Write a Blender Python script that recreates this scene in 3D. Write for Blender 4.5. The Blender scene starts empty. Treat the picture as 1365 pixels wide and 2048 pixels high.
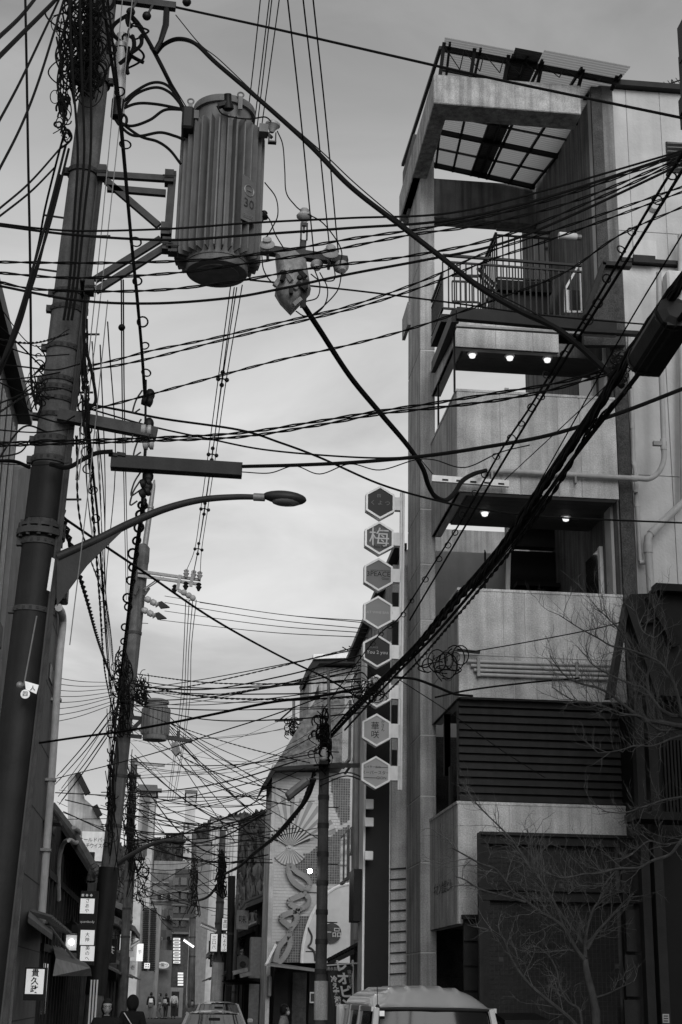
import bpy, bmesh, math, random
from mathutils import Vector, Matrix

# ------------------------------------------------------------------ camera, sky, sun, exposure
SC = bpy.context.scene
COL = SC.collection
F = 2950.0
CAM = Vector((0, 0, 1.8))
EZ = Vector((840 - 682.5, 1024 + 8005, -F)).normalized()
EY = Vector((350 - 682.5, 1024 - 1982, -F))
EY = (EY - EZ * EY.dot(EZ)).normalized()
EX = EY.cross(EZ)
cam = bpy.data.cameras.new('camera')
cam.sensor_fit = 'VERTICAL'; cam.sensor_height = 36; cam.sensor_width = 24
cam.lens = F / 2048 * 36
cam.clip_start = 0.1; cam.clip_end = 4000
camo = bpy.data.objects.new('camera', cam); COL.objects.link(camo)
M3 = Matrix((EX, EY, EZ)).to_4x4()
M3.translation = CAM
camo.matrix_world = M3
SC.camera = camo

world = bpy.data.worlds.new('World'); SC.world = world; world.use_nodes = True
wn = world.node_tree.nodes; wl = world.node_tree.links
for n in list(wn): wn.remove(n)
w_out = wn.new('ShaderNodeOutputWorld'); w_bg = wn.new('ShaderNodeBackground')
sky = wn.new('ShaderNodeTexSky'); sky.sky_type = 'NISHITA'; sky.sun_disc = False
SKYRAMP = [(0.0, 4.8), (1.0, 1.8), (.09, 4.7), (.15, 3.2), (.19, 3.5), (.26, 5.2), (.36, 5.1), (.46, 4.2), (.58, 2.7)]   # cloud-deck brightness by sine of elevation
SUN_EL, SUN_AZ = math.radians(27), math.radians(174)
sky.sun_elevation = SUN_EL; sky.sun_rotation = SUN_AZ
sky.air_density = 1.5; sky.dust_density = 2.0; sky.ozone_density = 1.0
sep = wn.new('ShaderNodeSeparateColor'); wl.new(sky.outputs[0], sep.inputs[0])
tc = wn.new('ShaderNodeTexCoord'); mp = wn.new('ShaderNodeMapping')
mp.inputs['Scale'].default_value = (2.2, 1.6, 7.0)
wl.new(tc.outputs['Generated'], mp.inputs[0])
nz = wn.new('ShaderNodeTexNoise'); nz.inputs['Scale'].default_value = 1.9
nz.inputs['Detail'].default_value = 9; nz.inputs['Roughness'].default_value = 0.56
nz.inputs['Distortion'].default_value = 0.5
wl.new(mp.outputs[0], nz.inputs['Vector'])
cl_ = wn.new('ShaderNodeMapRange'); cl_.inputs[1].default_value = .3; cl_.inputs[2].default_value = .7
cl_.inputs[3].default_value = .7; cl_.inputs[4].default_value = 1.18
wl.new(nz.outputs[0], cl_.inputs[0])
sx = wn.new('ShaderNodeSeparateXYZ'); wl.new(tc.outputs['Generated'], sx.inputs[0])
cr = wn.new('ShaderNodeValToRGB'); cr.color_ramp.interpolation = 'EASE'
for i, (p_, c_) in enumerate(SKYRAMP):
    e_ = cr.color_ramp.elements[i] if i < 2 else cr.color_ramp.elements.new(p_)
    e_.position = p_; e_.color = (c_, c_, c_, 1)
wob = wn.new('ShaderNodeMath'); wob.operation = 'MULTIPLY_ADD'; wob.inputs[1].default_value = .16; wob.inputs[2].default_value = -.08
wl.new(nz.outputs[0], wob.inputs[0])
adz = wn.new('ShaderNodeMath'); adz.operation = 'ADD'; wl.new(sx.outputs[2], adz.inputs[0]); wl.new(wob.outputs[0], adz.inputs[1])
wl.new(adz.outputs[0], cr.inputs[0])
mul = wn.new('ShaderNodeMath'); mul.operation = 'MULTIPLY'
wl.new(cr.outputs[0], mul.inputs[0]); wl.new(cl_.outputs[0], mul.inputs[1])
nis = wn.new('ShaderNodeMath'); nis.operation = 'MULTIPLY'; nis.inputs[1].default_value = .25
wl.new(sep.outputs[0], nis.inputs[0])
sm = wn.new('ShaderNodeMath'); sm.operation = 'ADD'; wl.new(mul.outputs[0], sm.inputs[0]); wl.new(nis.outputs[0], sm.inputs[1])
wl.new(sm.outputs[0], w_bg.inputs[0])
w_bg.inputs[1].default_value = 0.11
wl.new(w_bg.outputs[0], w_out.inputs[0])

sun = bpy.data.lights.new('sun', 'SUN'); sun.energy = 1.5; sun.angle = math.radians(40)
sun.color = (1, 1, 1)
suno = bpy.data.objects.new('sun', sun); COL.objects.link(suno)
sd = Vector((math.sin(SUN_AZ) * math.cos(SUN_EL), math.cos(SUN_AZ) * math.cos(SUN_EL), math.sin(SUN_EL)))
suno.rotation_euler = sd.to_track_quat('Z', 'Y').to_euler()
suno.location = (0, 0, 40)
SC.view_settings.view_transform = 'Standard'; SC.view_settings.look = 'None'
SC.view_settings.exposure = 0.15; SC.view_settings.gamma = 1.0
SC.view_settings.use_curve_mapping = False

# ------------------------------------------------------------------ helpers
rnd = random.Random(7)
def ray(u, v):
    c = Vector((u - 682.5, 1024 - v, -F))
    return Vector((EX.dot(c), EY.dot(c), EZ.dot(c)))
def P(u, v, Y):
    d = ray(u, v); return CAM + d * (Y / d.y)
def PXp(u, v, X):
    d = ray(u, v); return CAM + d * (X / d.x)
def PZ(u, v, Z):
    d = ray(u, v); return CAM + d * ((Z - CAM.z) / d.z)
def zat(v, Y, u=700): return P(u, v, Y).z
def xat(u, v, Y): return P(u, v, Y).x

ORG = {}
class MB:
    def __init__(s): s.v = []; s.f = []
    def add(s, vs, fs):
        b = len(s.v); s.v += [Vector(p) for p in vs]; s.f += [tuple(b + i for i in f) for f in fs]; return s
    def box(s, x0, x1, y0, y1, z0, z1):
        vs = [(x, y, z) for z in (z0, z1) for y in (y0, y1) for x in (x0, x1)]
        return s.add(vs, [(0, 2, 3, 1), (4, 5, 7, 6), (0, 1, 5, 4), (2, 6, 7, 3), (0, 4, 6, 2), (1, 3, 7, 5)])
    def bbox(s, x0, x1, y0, y1, z0, z1, b):       # box with bevelled edges on all axes (cheap chamfer)
        bm = bmesh.new(); bmesh.ops.create_cube(bm, size=1)
        for v in bm.verts:
            v.co = Vector(((x0 + x1) / 2 + v.co.x * (x1 - x0), (y0 + y1) / 2 + v.co.y * (y1 - y0), (z0 + z1) / 2 + v.co.z * (z1 - z0)))
        bmesh.ops.bevel(bm, geom=bm.edges[:], offset=b, segments=1, affect='EDGES', profile=0.5)
        bm.verts.index_update()
        s.add([v.co.copy() for v in bm.verts], [tuple(v.index for v in f.verts) for f in bm.faces]); bm.free(); return s
    def prism(s, poly, ext):
        n = len(poly); ext = Vector(ext); poly = [Vector(p) for p in poly]
        vs = poly + [p + ext for p in poly]
        fs = [tuple(range(n))[::-1], tuple(range(n, 2 * n))]
        fs += [(i, (i + 1) % n, n + (i + 1) % n, n + i) for i in range(n)]
        return s.add(vs, fs)
    def tube(s, pts, r, n=6, caps=True):
        pts = [Vector(p) for p in pts]; m = len(pts)
        rs = r if isinstance(r, (list, tuple)) else [r] * m
        t0 = (pts[1] - pts[0]).normalized()
        a = Vector((0, 0, 1)) if abs(t0.z) < .9 else Vector((1, 0, 0))
        nx = t0.cross(a).normalized(); vs = []
        for i in range(m):
            t = (pts[min(i + 1, m - 1)] - pts[max(i - 1, 0)])
            t = t.normalized() if t.length > 1e-9 else t0
            nx = (nx - t * nx.dot(t))
            nx = nx.normalized() if nx.length > 1e-6 else t.orthogonal().normalized()
            ny = t.cross(nx)
            for k in range(n):
                an = 2 * math.pi * k / n
                vs.append(pts[i] + (nx * math.cos(an) + ny * math.sin(an)) * rs[i])
        fs = [(i * n + k, i * n + (k + 1) % n, (i + 1) * n + (k + 1) % n, (i + 1) * n + k) for i in range(m - 1) for k in range(n)]
        if caps: fs += [tuple(range(n))[::-1], tuple((m - 1) * n + k for k in range(n))]
        return s.add(vs, fs)
    def lathe(s, prof, o, d=(0, 0, 1), n=16):       # prof [(radius, along)]
        o = Vector(o); d = Vector(d).normalized(); a = d.orthogonal().normalized(); b = d.cross(a); vs = []
        for r, h in prof:
            for k in range(n):
                an = 2 * math.pi * k / n
                vs.append(o + d * h + (a * math.cos(an) + b * math.sin(an)) * r)
        m = len(prof)
        fs = [(i * n + k, i * n + (k + 1) % n, (i + 1) * n + (k + 1) % n, (i + 1) * n + k) for i in range(m - 1) for k in range(n)]
        fs += [tuple(range(n))[::-1], tuple((m - 1) * n + k for k in range(n))]
        return s.add(vs, fs)
    def bar(s, p, q, w, h, up=(0, 0, 1)):           # rectangular bar p->q, w sideways, h along up
        p = Vector(p); q = Vector(q); t = (q - p).normalized(); up = Vector(up)
        sx = t.cross(up); sx = sx.normalized() if sx.length > 1e-6 else t.orthogonal().normalized()
        u = sx.cross(t).normalized()
        vs = [e + sx * (a * w / 2) + u * (b * h / 2) for e in (p, q) for a, b in ((-1, -1), (1, -1), (1, 1), (-1, 1))]
        return s.add(vs, [(3, 2, 1, 0), (4, 5, 6, 7), (0, 1, 5, 4), (1, 2, 6, 5), (2, 3, 7, 6), (3, 0, 4, 7)])
    def ball(s, c, rx, ry=None, rz=None, n=10, m=7):
        ry = ry or rx; rz = rz or rx; c = Vector(c); vs = [c + Vector((0, 0, -rz))]
        for i in range(1, m):
            th = -math.pi / 2 + math.pi * i / m
            for k in range(n):
                an = 2 * math.pi * k / n
                vs.append(c + Vector((rx * math.cos(th) * math.cos(an), ry * math.cos(th) * math.sin(an), rz * math.sin(th))))
        vs.append(c + Vector((0, 0, rz))); top = len(vs) - 1
        fs = [(0, 1 + (k + 1) % n, 1 + k) for k in range(n)]
        for i in range(m - 2):
            fs += [(1 + i * n + k, 1 + i * n + (k + 1) % n, 1 + (i + 1) * n + (k + 1) % n, 1 + (i + 1) * n + k) for k in range(n)]
        fs += [(1 + (m - 2) * n + k, 1 + (m - 2) * n + (k + 1) % n, top) for k in range(n)]
        return s.add(vs, fs)
    def torus(s, c, nrm, R, r, n=14, m=5):
        c = Vector(c); nrm = Vector(nrm).normalized(); a = nrm.orthogonal().normalized(); b = nrm.cross(a)
        pts = [c + (a * math.cos(2 * math.pi * k / n) + b * math.sin(2 * math.pi * k / n)) * R for k in range(n + 1)]
        return s.tube(pts, r, m)
    def mesh(s, name, mat, org, smooth=False):
        me = bpy.data.meshes.new(name)
        me.from_pydata([tuple(p - org) for p in s.v], [], s.f)
        me.materials.append(mat)
        if smooth:
            me.polygons.foreach_set('use_smooth', [True] * len(me.polygons))
        me.update(); return me
    def build(s, name, mat, parent=None, smooth=False, label=None, cat=None, group=None, kind=None):
        if parent is not None: org = ORG[parent.name]
        else:
            lo = [min(p[i] for p in s.v) for i in range(3)]; hi = [max(p[i] for p in s.v) for i in range(3)]
            org = Vector(((lo[0] + hi[0]) / 2, (lo[1] + hi[1]) / 2, lo[2]))
        me = s.mesh(name, mat, org, smooth)
        if smooth:
            try: me.set_sharp_from_angle(angle=math.radians(38))
            except Exception: pass
        o = bpy.data.objects.new(name, me); COL.objects.link(o)
        if parent is not None: o.parent = parent
        else: o.location = org
        ORG[o.name] = org
        tag(o, label, cat, group, kind); return o
def tag(o, label=None, cat=None, group=None, kind=None):
    if label: o['label'] = label
    if cat: o['category'] = cat
    if group: o['group'] = group
    if kind: o['kind'] = kind
    return o
def thing(name, label, cat, loc=(0, 0, 0), group=None, kind=None):
    o = bpy.data.objects.new(name, None); COL.objects.link(o); o.location = loc
    o.empty_display_size = .1
    ORG[o.name] = Vector(loc); return tag(o, label, cat, group, kind)
def copy_tree(o, parent=None):
    c = o.copy(); COL.objects.link(c)
    if parent is not None: c.parent = parent
    for ch in list(o.children): copy_tree(ch, c)
    return c
def inst(o, parent, off=(0, 0, 0)):              # a shared-mesh copy of a part, shifted
    c = o.copy(); COL.objects.link(c); c.parent = parent; c.location = o.location + Vector(off); ORG[c.name] = ORG.get(o.name, Vector()) + Vector(off)
    return c
def catmull(pts, sub):
    pts = [Vector(p) for p in pts]
    if len(pts) == 2:
        return [pts[0].lerp(pts[1], i / sub) for i in range(sub + 1)]
    out = []
    for i in range(len(pts) - 1):
        p0 = pts[i - 1] if i else pts[0] * 2 - pts[1]
        p1, p2 = pts[i], pts[i + 1]
        p3 = pts[i + 2] if i + 2 < len(pts) else p2 * 2 - p1
        for k in range(sub):
            t = k / sub
            out.append(.5 * ((2 * p1) + (p2 - p0) * t + (2 * p0 - 5 * p1 + 4 * p2 - p3) * t * t + (3 * p1 - p0 - 3 * p2 + p3) * t ** 3))
    out.append(pts[-1]); return out
def rect(u0, v0, u1, v1, Y):
    um, vm = (u0 + u1) / 2, (v0 + v1) / 2
    return xat(u0, vm, Y), xat(u1, vm, Y), P(um, v1, Y).z, P(um, v0, Y).z
def pbox(mb, u0, v0, u1, v1, Y, dep):
    a, b, c, d = rect(u0, v0, u1, v1, Y); return mb.box(a, b, Y, Y + dep, c, d)

# ------------------------------------------------------------------ materials (procedural greys)
def mk(name, val, rough=.8, nscale=3, namt=.25, bump=.15, bscale=None, streak=0, metal=0, speck=0, emit=0, spec=.22, alpha=None, coat=0):
    m = bpy.data.materials.new(name); m.use_nodes = True
    nt = m.node_tree; N = nt.nodes; L = nt.links; b = N['Principled BSDF']
    b.inputs['Roughness'].default_value = rough; b.inputs['Metallic'].default_value = metal
    b.inputs['Specular IOR Level'].default_value = spec
    if coat: b.inputs['Coat Weight'].default_value = coat; b.inputs['Coat Roughness'].default_value = .05
    geo = N.new('ShaderNodeNewGeometry'); pos = geo.outputs['Position']
    nz = N.new('ShaderNodeTexNoise'); nz.inputs['Scale'].default_value = nscale; nz.inputs['Detail'].default_value = 7
    nz.inputs['Roughness'].default_value = .62
    L.new(pos, nz.inputs['Vector'])
    mr = N.new('ShaderNodeMapRange'); mr.inputs[1].default_value = .28; mr.inputs[2].default_value = .72
    mr.inputs[3].default_value = 1 - namt; mr.inputs[4].default_value = 1 + namt
    L.new(nz.outputs[0], mr.inputs[0]); cur = mr.outputs[0]
    def times(a, bb):
        x = N.new('ShaderNodeMath'); x.operation = 'MULTIPLY'; L.new(a, x.inputs[0]); L.new(bb, x.inputs[1]); return x.outputs[0]
    if streak:
        mpn = N.new('ShaderNodeMapping'); mpn.inputs['Scale'].default_value = (7, 7, .35); L.new(pos, mpn.inputs[0])
        n2 = N.new('ShaderNodeTexNoise'); n2.inputs['Scale'].default_value = 1.6; n2.inputs['Detail'].default_value = 5
        L.new(mpn.outputs[0], n2.inputs['Vector'])
        m2 = N.new('ShaderNodeMapRange'); m2.inputs[1].default_value = .35; m2.inputs[2].default_value = .62
        m2.inputs[3].default_value = 1 - streak; m2.inputs[4].default_value = 1 + streak * .35
        L.new(n2.outputs[0], m2.inputs[0]); cur = times(cur, m2.outputs[0])
    if speck:
        n3 = N.new('ShaderNodeTexNoise'); n3.inputs['Scale'].default_value = 60; n3.inputs['Detail'].default_value = 2; L.new(pos, n3.inputs['Vector'])
        m3 = N.new('ShaderNodeMapRange'); m3.inputs[1].default_value = .35; m3.inputs[2].default_value = .65
        m3.inputs[3].default_value = 1 - speck; m3.inputs[4].default_value = 1 + speck
        L.new(n3.outputs[0], m3.inputs[0]); cur = times(cur, m3.outputs[0])
    oi = N.new('ShaderNodeObjectInfo'); mo = N.new('ShaderNodeMapRange')
    mo.inputs[3].default_value = .93; mo.inputs[4].default_value = 1.07
    L.new(oi.outputs['Random'], mo.inputs[0]); cur = times(cur, mo.outputs[0])
    vv = N.new('ShaderNodeMath'); vv.operation = 'MULTIPLY'; vv.inputs[1].default_value = val; L.new(cur, vv.inputs[0])
    cmb = N.new('ShaderNodeCombineColor')
    for i in range(3): L.new(vv.outputs[0], cmb.inputs[i])
    L.new(cmb.outputs[0], b.inputs['Base Color'])
    if bump:
        nb = N.new('ShaderNodeTexNoise'); nb.inputs['Scale'].default_value = bscale or nscale * 8; nb.inputs['Detail'].default_value = 5
        L.new(pos, nb.inputs['Vector'])
        bp = N.new('ShaderNodeBump'); bp.inputs['Strength'].default_value = bump; bp.inputs['Distance'].default_value = .02
        L.new(nb.outputs[0], bp.inputs['Height']); L.new(bp.outputs[0], b.inputs['Normal'])
    if emit:
        L.new(cmb.outputs[0], b.inputs['Emission Color']); b.inputs['Emission Strength'].default_value = emit
    if alpha is not None:
        b.inputs['Alpha'].default_value = alpha
    return m
CONC = mk('concrete', .48, .9, 1.4, .38, .3, 40, streak=.2, speck=.16)
CONCP = mk('concrete_pillar', .38, .9, 1.6, .3, .3, 40, streak=.34, speck=.14)
CONCT = mk('concrete_weathered', .36, .9, 5, .35, .3, 40, streak=.35, speck=.2)
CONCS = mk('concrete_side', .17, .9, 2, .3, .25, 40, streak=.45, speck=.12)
MORT = mk('pale_joint', .5, .9, 3, .15, .1)
PLAS = mk('pale_plaster', .46, .85, .9, .22, .25, 30, streak=.05)
PLAS2 = mk('white_plaster', .53, .85, .9, .2, .25, 30, streak=.05)
STUC = mk('dark_stucco', .06, .9, 6, .4, .4, 50, speck=.3)
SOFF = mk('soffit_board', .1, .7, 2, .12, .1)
STEEL = mk('dark_steel', .014, .55, 5, .3, .08, metal=.3)
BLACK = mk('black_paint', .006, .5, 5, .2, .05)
SHUT = mk('shutter_slat', .02, .6, 4, .3, .1, streak=.2)
PIPE = mk('pale_pipe', .42, .6, 5, .15, .06, streak=.12)
TILE = mk('dark_tile', .007, .45, 1.5, .5, .05)
GROUT = mk('tile_grout', .05, .9, 8, .3, .1)
def mkglass(name, val, rough=.08):
    m = mk(name, val, rough, 4, .1, 0, spec=.8); return m
GLASS = mkglass('window_glass', .03)
POLY = bpy.data.materials.new('polycarbonate'); POLY.use_nodes = True
b_ = POLY.node_tree.nodes['Principled BSDF']; b_.inputs['Base Color'].default_value = (.35, .35, .35, 1); b_.inputs['Roughness'].default_value = .5
tl_ = POLY.node_tree.nodes.new('ShaderNodeBsdfTranslucent'); tl_.inputs[0].default_value = (.4, .4, .4, 1)
mx_ = POLY.node_tree.nodes.new('ShaderNodeMixShader'); mx_.inputs[0].default_value = .65
POLY.node_tree.links.new(b_.outputs[0], mx_.inputs[1]); POLY.node_tree.links.new(tl_.outputs[0], mx_.inputs[2])
POLY.node_tree.links.new(mx_.outputs[0], POLY.node_tree.nodes['Material Output'].inputs[0])
POLYD = mk('grey_sheet', .1, .6, 4, .2, .05)
def lampmat(name, e, val=1.0):
    m = bpy.data.materials.new(name); m.use_nodes = True; b = m.node_tree.nodes['Principled BSDF']
    b.inputs['Base Color'].default_value = (.8, .8, .8, 1); b.inputs['Emission Color'].default_value = (val, val, val, 1)
    b.inputs['Emission Strength'].default_value = e; return m
LAMP = lampmat('lit_lamp', .9); SIGNLIT = lampmat('lit_sign_face', .3); TUBEL = lampmat('lit_tube', 1.5)
METALW = mk('white_metal', .78, .45, 6, .12, .04, streak=.08)
GALV = mk('galvanised_steel', .2, .5, 10, .25, .08, metal=.4)
RUST = mk('dull_steel', .05, .65, 8, .35, .1, metal=.2)
INK = mk('black_ink', .02, .8, 4, .1, 0)
PALEINK = mk('pale_ink', .5, .7, 4, .1, 0)
GREYINK = mk('grey_ink', .2, .7, 4, .1, 0)

# ------------------------------------------------------------------ text helper
def text_mb(body, size, origin, ax, ay, ax_n=None, align='CENTER', depth=.002, sx=1.0, vertical=False, bold=0):
    cu = bpy.data.curves.new('t', 'FONT'); cu.body = '\n'.join(body) if vertical else body
    cu.size = size; cu.align_x = align; cu.align_y = 'CENTER'; cu.resolution_u = 2; cu.offset = bold
    if vertical: cu.space_line = 1.0
    ob = bpy.data.objects.new('t', cu); COL.objects.link(ob)
    dg = bpy.context.evaluated_depsgraph_get(); me = bpy.data.meshes.new_from_object(ob.evaluated_get(dg))
    mb = MB(); ax = Vector(ax).normalized(); ay = Vector(ay).normalized(); nn = ax.cross(ay); o = Vector(origin)
    vs = [o + ax * (v.co.x * sx) + ay * v.co.y + nn * depth for v in me.vertices]
    mb.add(vs, [tuple(p.vertices) for p in me.polygons])
    bpy.data.objects.remove(ob); bpy.data.curves.remove(cu); bpy.data.meshes.remove(me)
    return mb
def lettering(body, size, origin, ax, ay, mat, parent, **k):
    mb = text_mb(body, size, origin, ax, ay, **k)
    if not mb.v: return None
    return mb.build('lettering', mat, parent)
XA = Vector((1, 0, 0)); ZA = Vector((0, 0, 1))
# ------------------------------------------------------------------ ground
ASPH = mk('asphalt', .05, .85, 2, .3, .4, 60, speck=.3)
mb = MB(); mb.add([(-1500, -60, 0), (1500, -60, 0), (1500, 2500, 0), (-1500, 2500, 0)], [(0, 1, 2, 3)])
mb.build('ground', ASPH, kind='structure')
PAVE = mk('paving', .16, .85, 3, .2, .2, 20, speck=.15)
mb = MB(); mb.box(-4.5, -2.35, -20, 112, -.05, .12); mb.build('pavement', PAVE, kind='structure')
mb = MB(); mb.box(3.35, 12, 12.5, 17, -.05, .12); mb.build('pavement', PAVE, kind='structure')
WHITEP = mk('road_paint', .55, .8, 8, .3, .1)
mb = MB(); mb.box(-2.2, -2.08, -20, 110, -.02, .004); mb.build('edge_line', WHITEP, kind='structure')
mb = MB(); mb.box(2.42, 2.54, -20, 28, -.02, .004); mb.box(2.42, 2.54, 50, 110, -.02, .004); mb.build('edge_line', WHITEP, kind='structure')

# ------------------------------------------------------------------ stair-tower building on the right
YB = 18.0
XL = xat(914, 900, YB); XR = xat(1234, 900, YB)
tower = thing('concrete_building', 'tall pale concrete building with stacked balconies and open stair tower', 'building', ((XL + XR) / 2, 20, 0))
XP0, XP1 = xat(841, 1300, 20.05), xat(872, 1300, 20.05)
ztop = zat(250, 20.3, 850)
# pillar, cast in lifts with pale joints
zs = [0, zat(1905, 20.05, 850), zat(1725, 20.05, 850), zat(1592, 20.05, 850), zat(1470, 20.05, 850), zat(1240, 20.05, 850), zat(1128, 20.05, 850), zat(1018, 20.05, 850), zat(700, 20.05, 850), zat(520, 20.05, 850), zat(270, 20.05, 850)]
core = MB().box(XP0 + .006, XP1 - .006, 20.056, 21.24, 0, zs[-1]).build('pillar', MORT, tower)
for a, b in zip(zs[:-1], zs[1:]):
    MB().bbox(XP0, XP1, 20.05, 21.25, a + .006, b - .006, .008).build('pillar_block', CONCP, core)
# small stepped haunches on the street side of the pillar
for v0, v1 in ((380, 430), (618, 660)):
    z1, z0 = zat(v0, 21.2, 815), zat(v1, 21.2, 815)
    MB().prism([(XP0, 21.0, z0), (XP0, 21.6, z0), (XP0, 21.6, z1), (XP0, 21.0, z1 + .03)], (-.05, 0, 0)).build('haunch', CONCP, tower)
def balcony(vt0, vt1, vb, u0, u1, cols, seam=None, Yb=YB, back=20.05, t=.14):
    x0 = xat(u0, (vt0 + vb) / 2, Yb); x1 = xat(u1, (vt0 + vb) / 2, Yb)
    z1 = zat(vt0, Yb, u0); z0 = zat(vb, Yb, u0)
    w = MB(); w.box(x0 + .02, x1 - .02, Yb + .012, Yb + t, z0 + .004, z1 - .01)
    w.box(x0 + .012, x0 + t, Yb + t, back, z0 + .004, z1 - .01); wo = w.build('parapet', MORT, tower)
    rows = [(z0, z1)] if seam is None else [(z0, zat(seam, Yb, u0)), (zat(seam, Yb, u0), z1)]
    for (a, b) in rows:
        cc = cols if (seam is None or b == z1) else [c + (.06 if 0 < c < 1 else 0) for c in cols]
        for c0, c1 in zip(cc[:-1], cc[1:]):
            MB().bbox(x0 + (x1 - x0) * c0 + .004, x0 + (x1 - x0) * c1 - .004, Yb, Yb + .05, a + .004, b - .004, .004).build('facing_panel', CONC, wo)
        for k in range(3):
            y0 = Yb + .05 + (back - Yb - .05) * k / 3; y1 = Yb + .05 + (back - Yb - .05) * (k + 1) / 3
            MB().bbox(x0, x0 + .05, y0 + .003, y1 - .003, a + .004, b - .004, .004).build('facing_panel', CONCP, wo)  # side panels darker than the front ones: shade put into their colour
    MB().box(x0 - .01, x1, Yb - .01, Yb + t + .02, z1 - .008, z1 + .025).build('coping', CONC, tower)
    MB().box(x0 - .01, x0 + t + .02, Yb + t + .02, back, z1 - .008, z1 + .025).build('coping', CONC, tower)
    return x0, x1, z0, z1
C6 = [0, .27, .42, .64, .76, 1]
B2 = balcony(781, 795, 983, 914, 1234, [0, .27, .39, .63, .77, 1])
B1 = balcony(1179, 1192, 1394, 917, 1250, [0, .27, .40, .65, .78, 1], seam=1310)
B0 = balcony(1606, 1622, 1848, 916, 1262, [0, .14, .30, .42, .65, .78, 1])
B3 = balcony(640, 655, 693, 906, 1118, [0, .4, .75, 1], Yb=18.25)
# floor slabs with board soffits (boards as separate strips) and downlights
def slab(z0, x0, x1, y0, y1, nb=7, rim=True):
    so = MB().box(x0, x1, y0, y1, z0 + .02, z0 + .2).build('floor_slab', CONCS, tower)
    for k in range(nb):
        a = y0 + (y1 - y0) * k / nb; b = y0 + (y1 - y0) * (k + 1) / nb
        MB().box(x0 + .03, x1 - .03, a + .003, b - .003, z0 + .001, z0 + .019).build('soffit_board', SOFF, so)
    return so
XS = XR + .02     # inner face of the right-hand stair wall
def downlight(u, v, z):
    p = PZ(u, v, z)
    d = MB().lathe([(.07, 0), (.074, -.014), (.056, -.024), (.046, -.024)], p, n=14).build('downlight', METALW, tower, True)
    MB().lathe([(.046, -.018), (.05, -.04), (.038, -.055), (.04, -.066), (.015, -.078)], p, n=12).build('lamp_glass', LAMP, d, True)
for (B, us, v_, yb) in ((B2, (970, 1053, 1132), (1022, 1028, 1032), 19.5), (B3, (945, 1020, 1095), (706, 711, 715), 19.1)):
    z0 = B[2] + .02
    slab(z0, B[0] + .15, XS, YB + .16 if B is B2 else 18.42, yb)
    for u, v in zip(us, v_): downlight(u, v, z0)
slab(B1[2] + .02, B1[0] + .15, XS, YB + .16, 20.0)
slab(B0[2] + .02, B0[0] + .15, XS, YB + .16, 20.0)
# right-hand stair wall, dark stucco, with the front strip
zs1 = zat(655, 18.2, 1200)
zf_ = zat(172, 18.2, 1170)
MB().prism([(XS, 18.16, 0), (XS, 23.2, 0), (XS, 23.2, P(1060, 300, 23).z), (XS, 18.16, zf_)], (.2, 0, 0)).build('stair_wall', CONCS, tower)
MB().box(XR + .04, xat(1190, 400, 18.14), 18.1, 18.16, zat(545, 18.1, 1190), zat(172, 18.1, 1170)).build('wall_strip', STUC, tower)
xs2 = xat(1260, 900, 18.1)
MB().box(XR + .04, xs2, 18.09, 18.16, 0, zat(545, 18.1, 1230)).build('wall_strip', STUC, tower)
# dark gable-shaped cheek beside the strip
zc = zat(532, 18.0, 1230)
MB().prism([P(1168, 640, 17.98), P(1205, 532, 17.98), P(1243, 533, 17.98), P(1252, 690, 17.98), P(1168, 690, 17.98)], (0, .1, 0)).build('cheek_wall', STUC, tower)
MB().bar(P(1166, 640, 17.95), P(1207, 528, 17.95), .12, .06, (0, 0, 1)).build('cheek_coping', STEEL, tower)
MB().bar(P(1204, 529, 17.95), P(1262, 533, 17.95), .12, .06, (0, 0, 1)).build('cheek_coping', STEEL, tower)
# pale main wall: panels with recessed joints
YW = 18.35
xw0 = xat(1188, 300, YW); xw0b = xat(1250, 700, YW)
zt = zat(180, YW, 1260); zm = zat(462, YW, 1260); zl = zat(536, YW, 1300); zj = zat(955, YW, 1320); zb = 0
wall = MB().box(xw0 + .02, 12, YW + .015, YW + .3, 0, zt - .02).build('wall', MORT, tower)
xj = [xw0, xat(1258, 320, YW), xat(1326, 320, YW)]; xj += [xj[-1] + .52 * k for k in range(1, 10)]
for a, b in zip(xj[:-1], xj[1:]):
    for z0, z1 in ((zm, zt), (zl, zm)):
        MB().bbox(a + .004, b - .004, YW, YW + .05, z0 + .004, z1 - .004, .003).build('wall_panel', PLAS, wall)
xj = [xw0b, xat(1333, 800, YW)]; xj += [xj[-1] + .8 * k for k in range(1, 7)]
for a, b in zip(xj[:-1], xj[1:]):
    for z0, z1 in ((zj, zl), (zat(1400, YW, 1300), zj), (0, zat(1400, YW, 1300))):
        MB().bbox(a + .004, b - .004, YW - .06, YW + .05, z0 + .004, z1 - .004, .003).build('wall_panel', PLAS2, wall)
MB().box(xw0 - .03, 12, YW - .12, YW + .35, zt, zt + .09).build('roof_coping', STEEL, tower)
MB().box(xw0b - .03, 12, YW - .16, YW - .001, zl, zl + .06).build('ledge', STEEL, tower)
MB().box(xat(1266, 533, 18.2), xat(1310, 533, 18.2), YW - .2, YW - .161, zl - .02, zl + .09).build('ledge', STEEL, tower)
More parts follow.
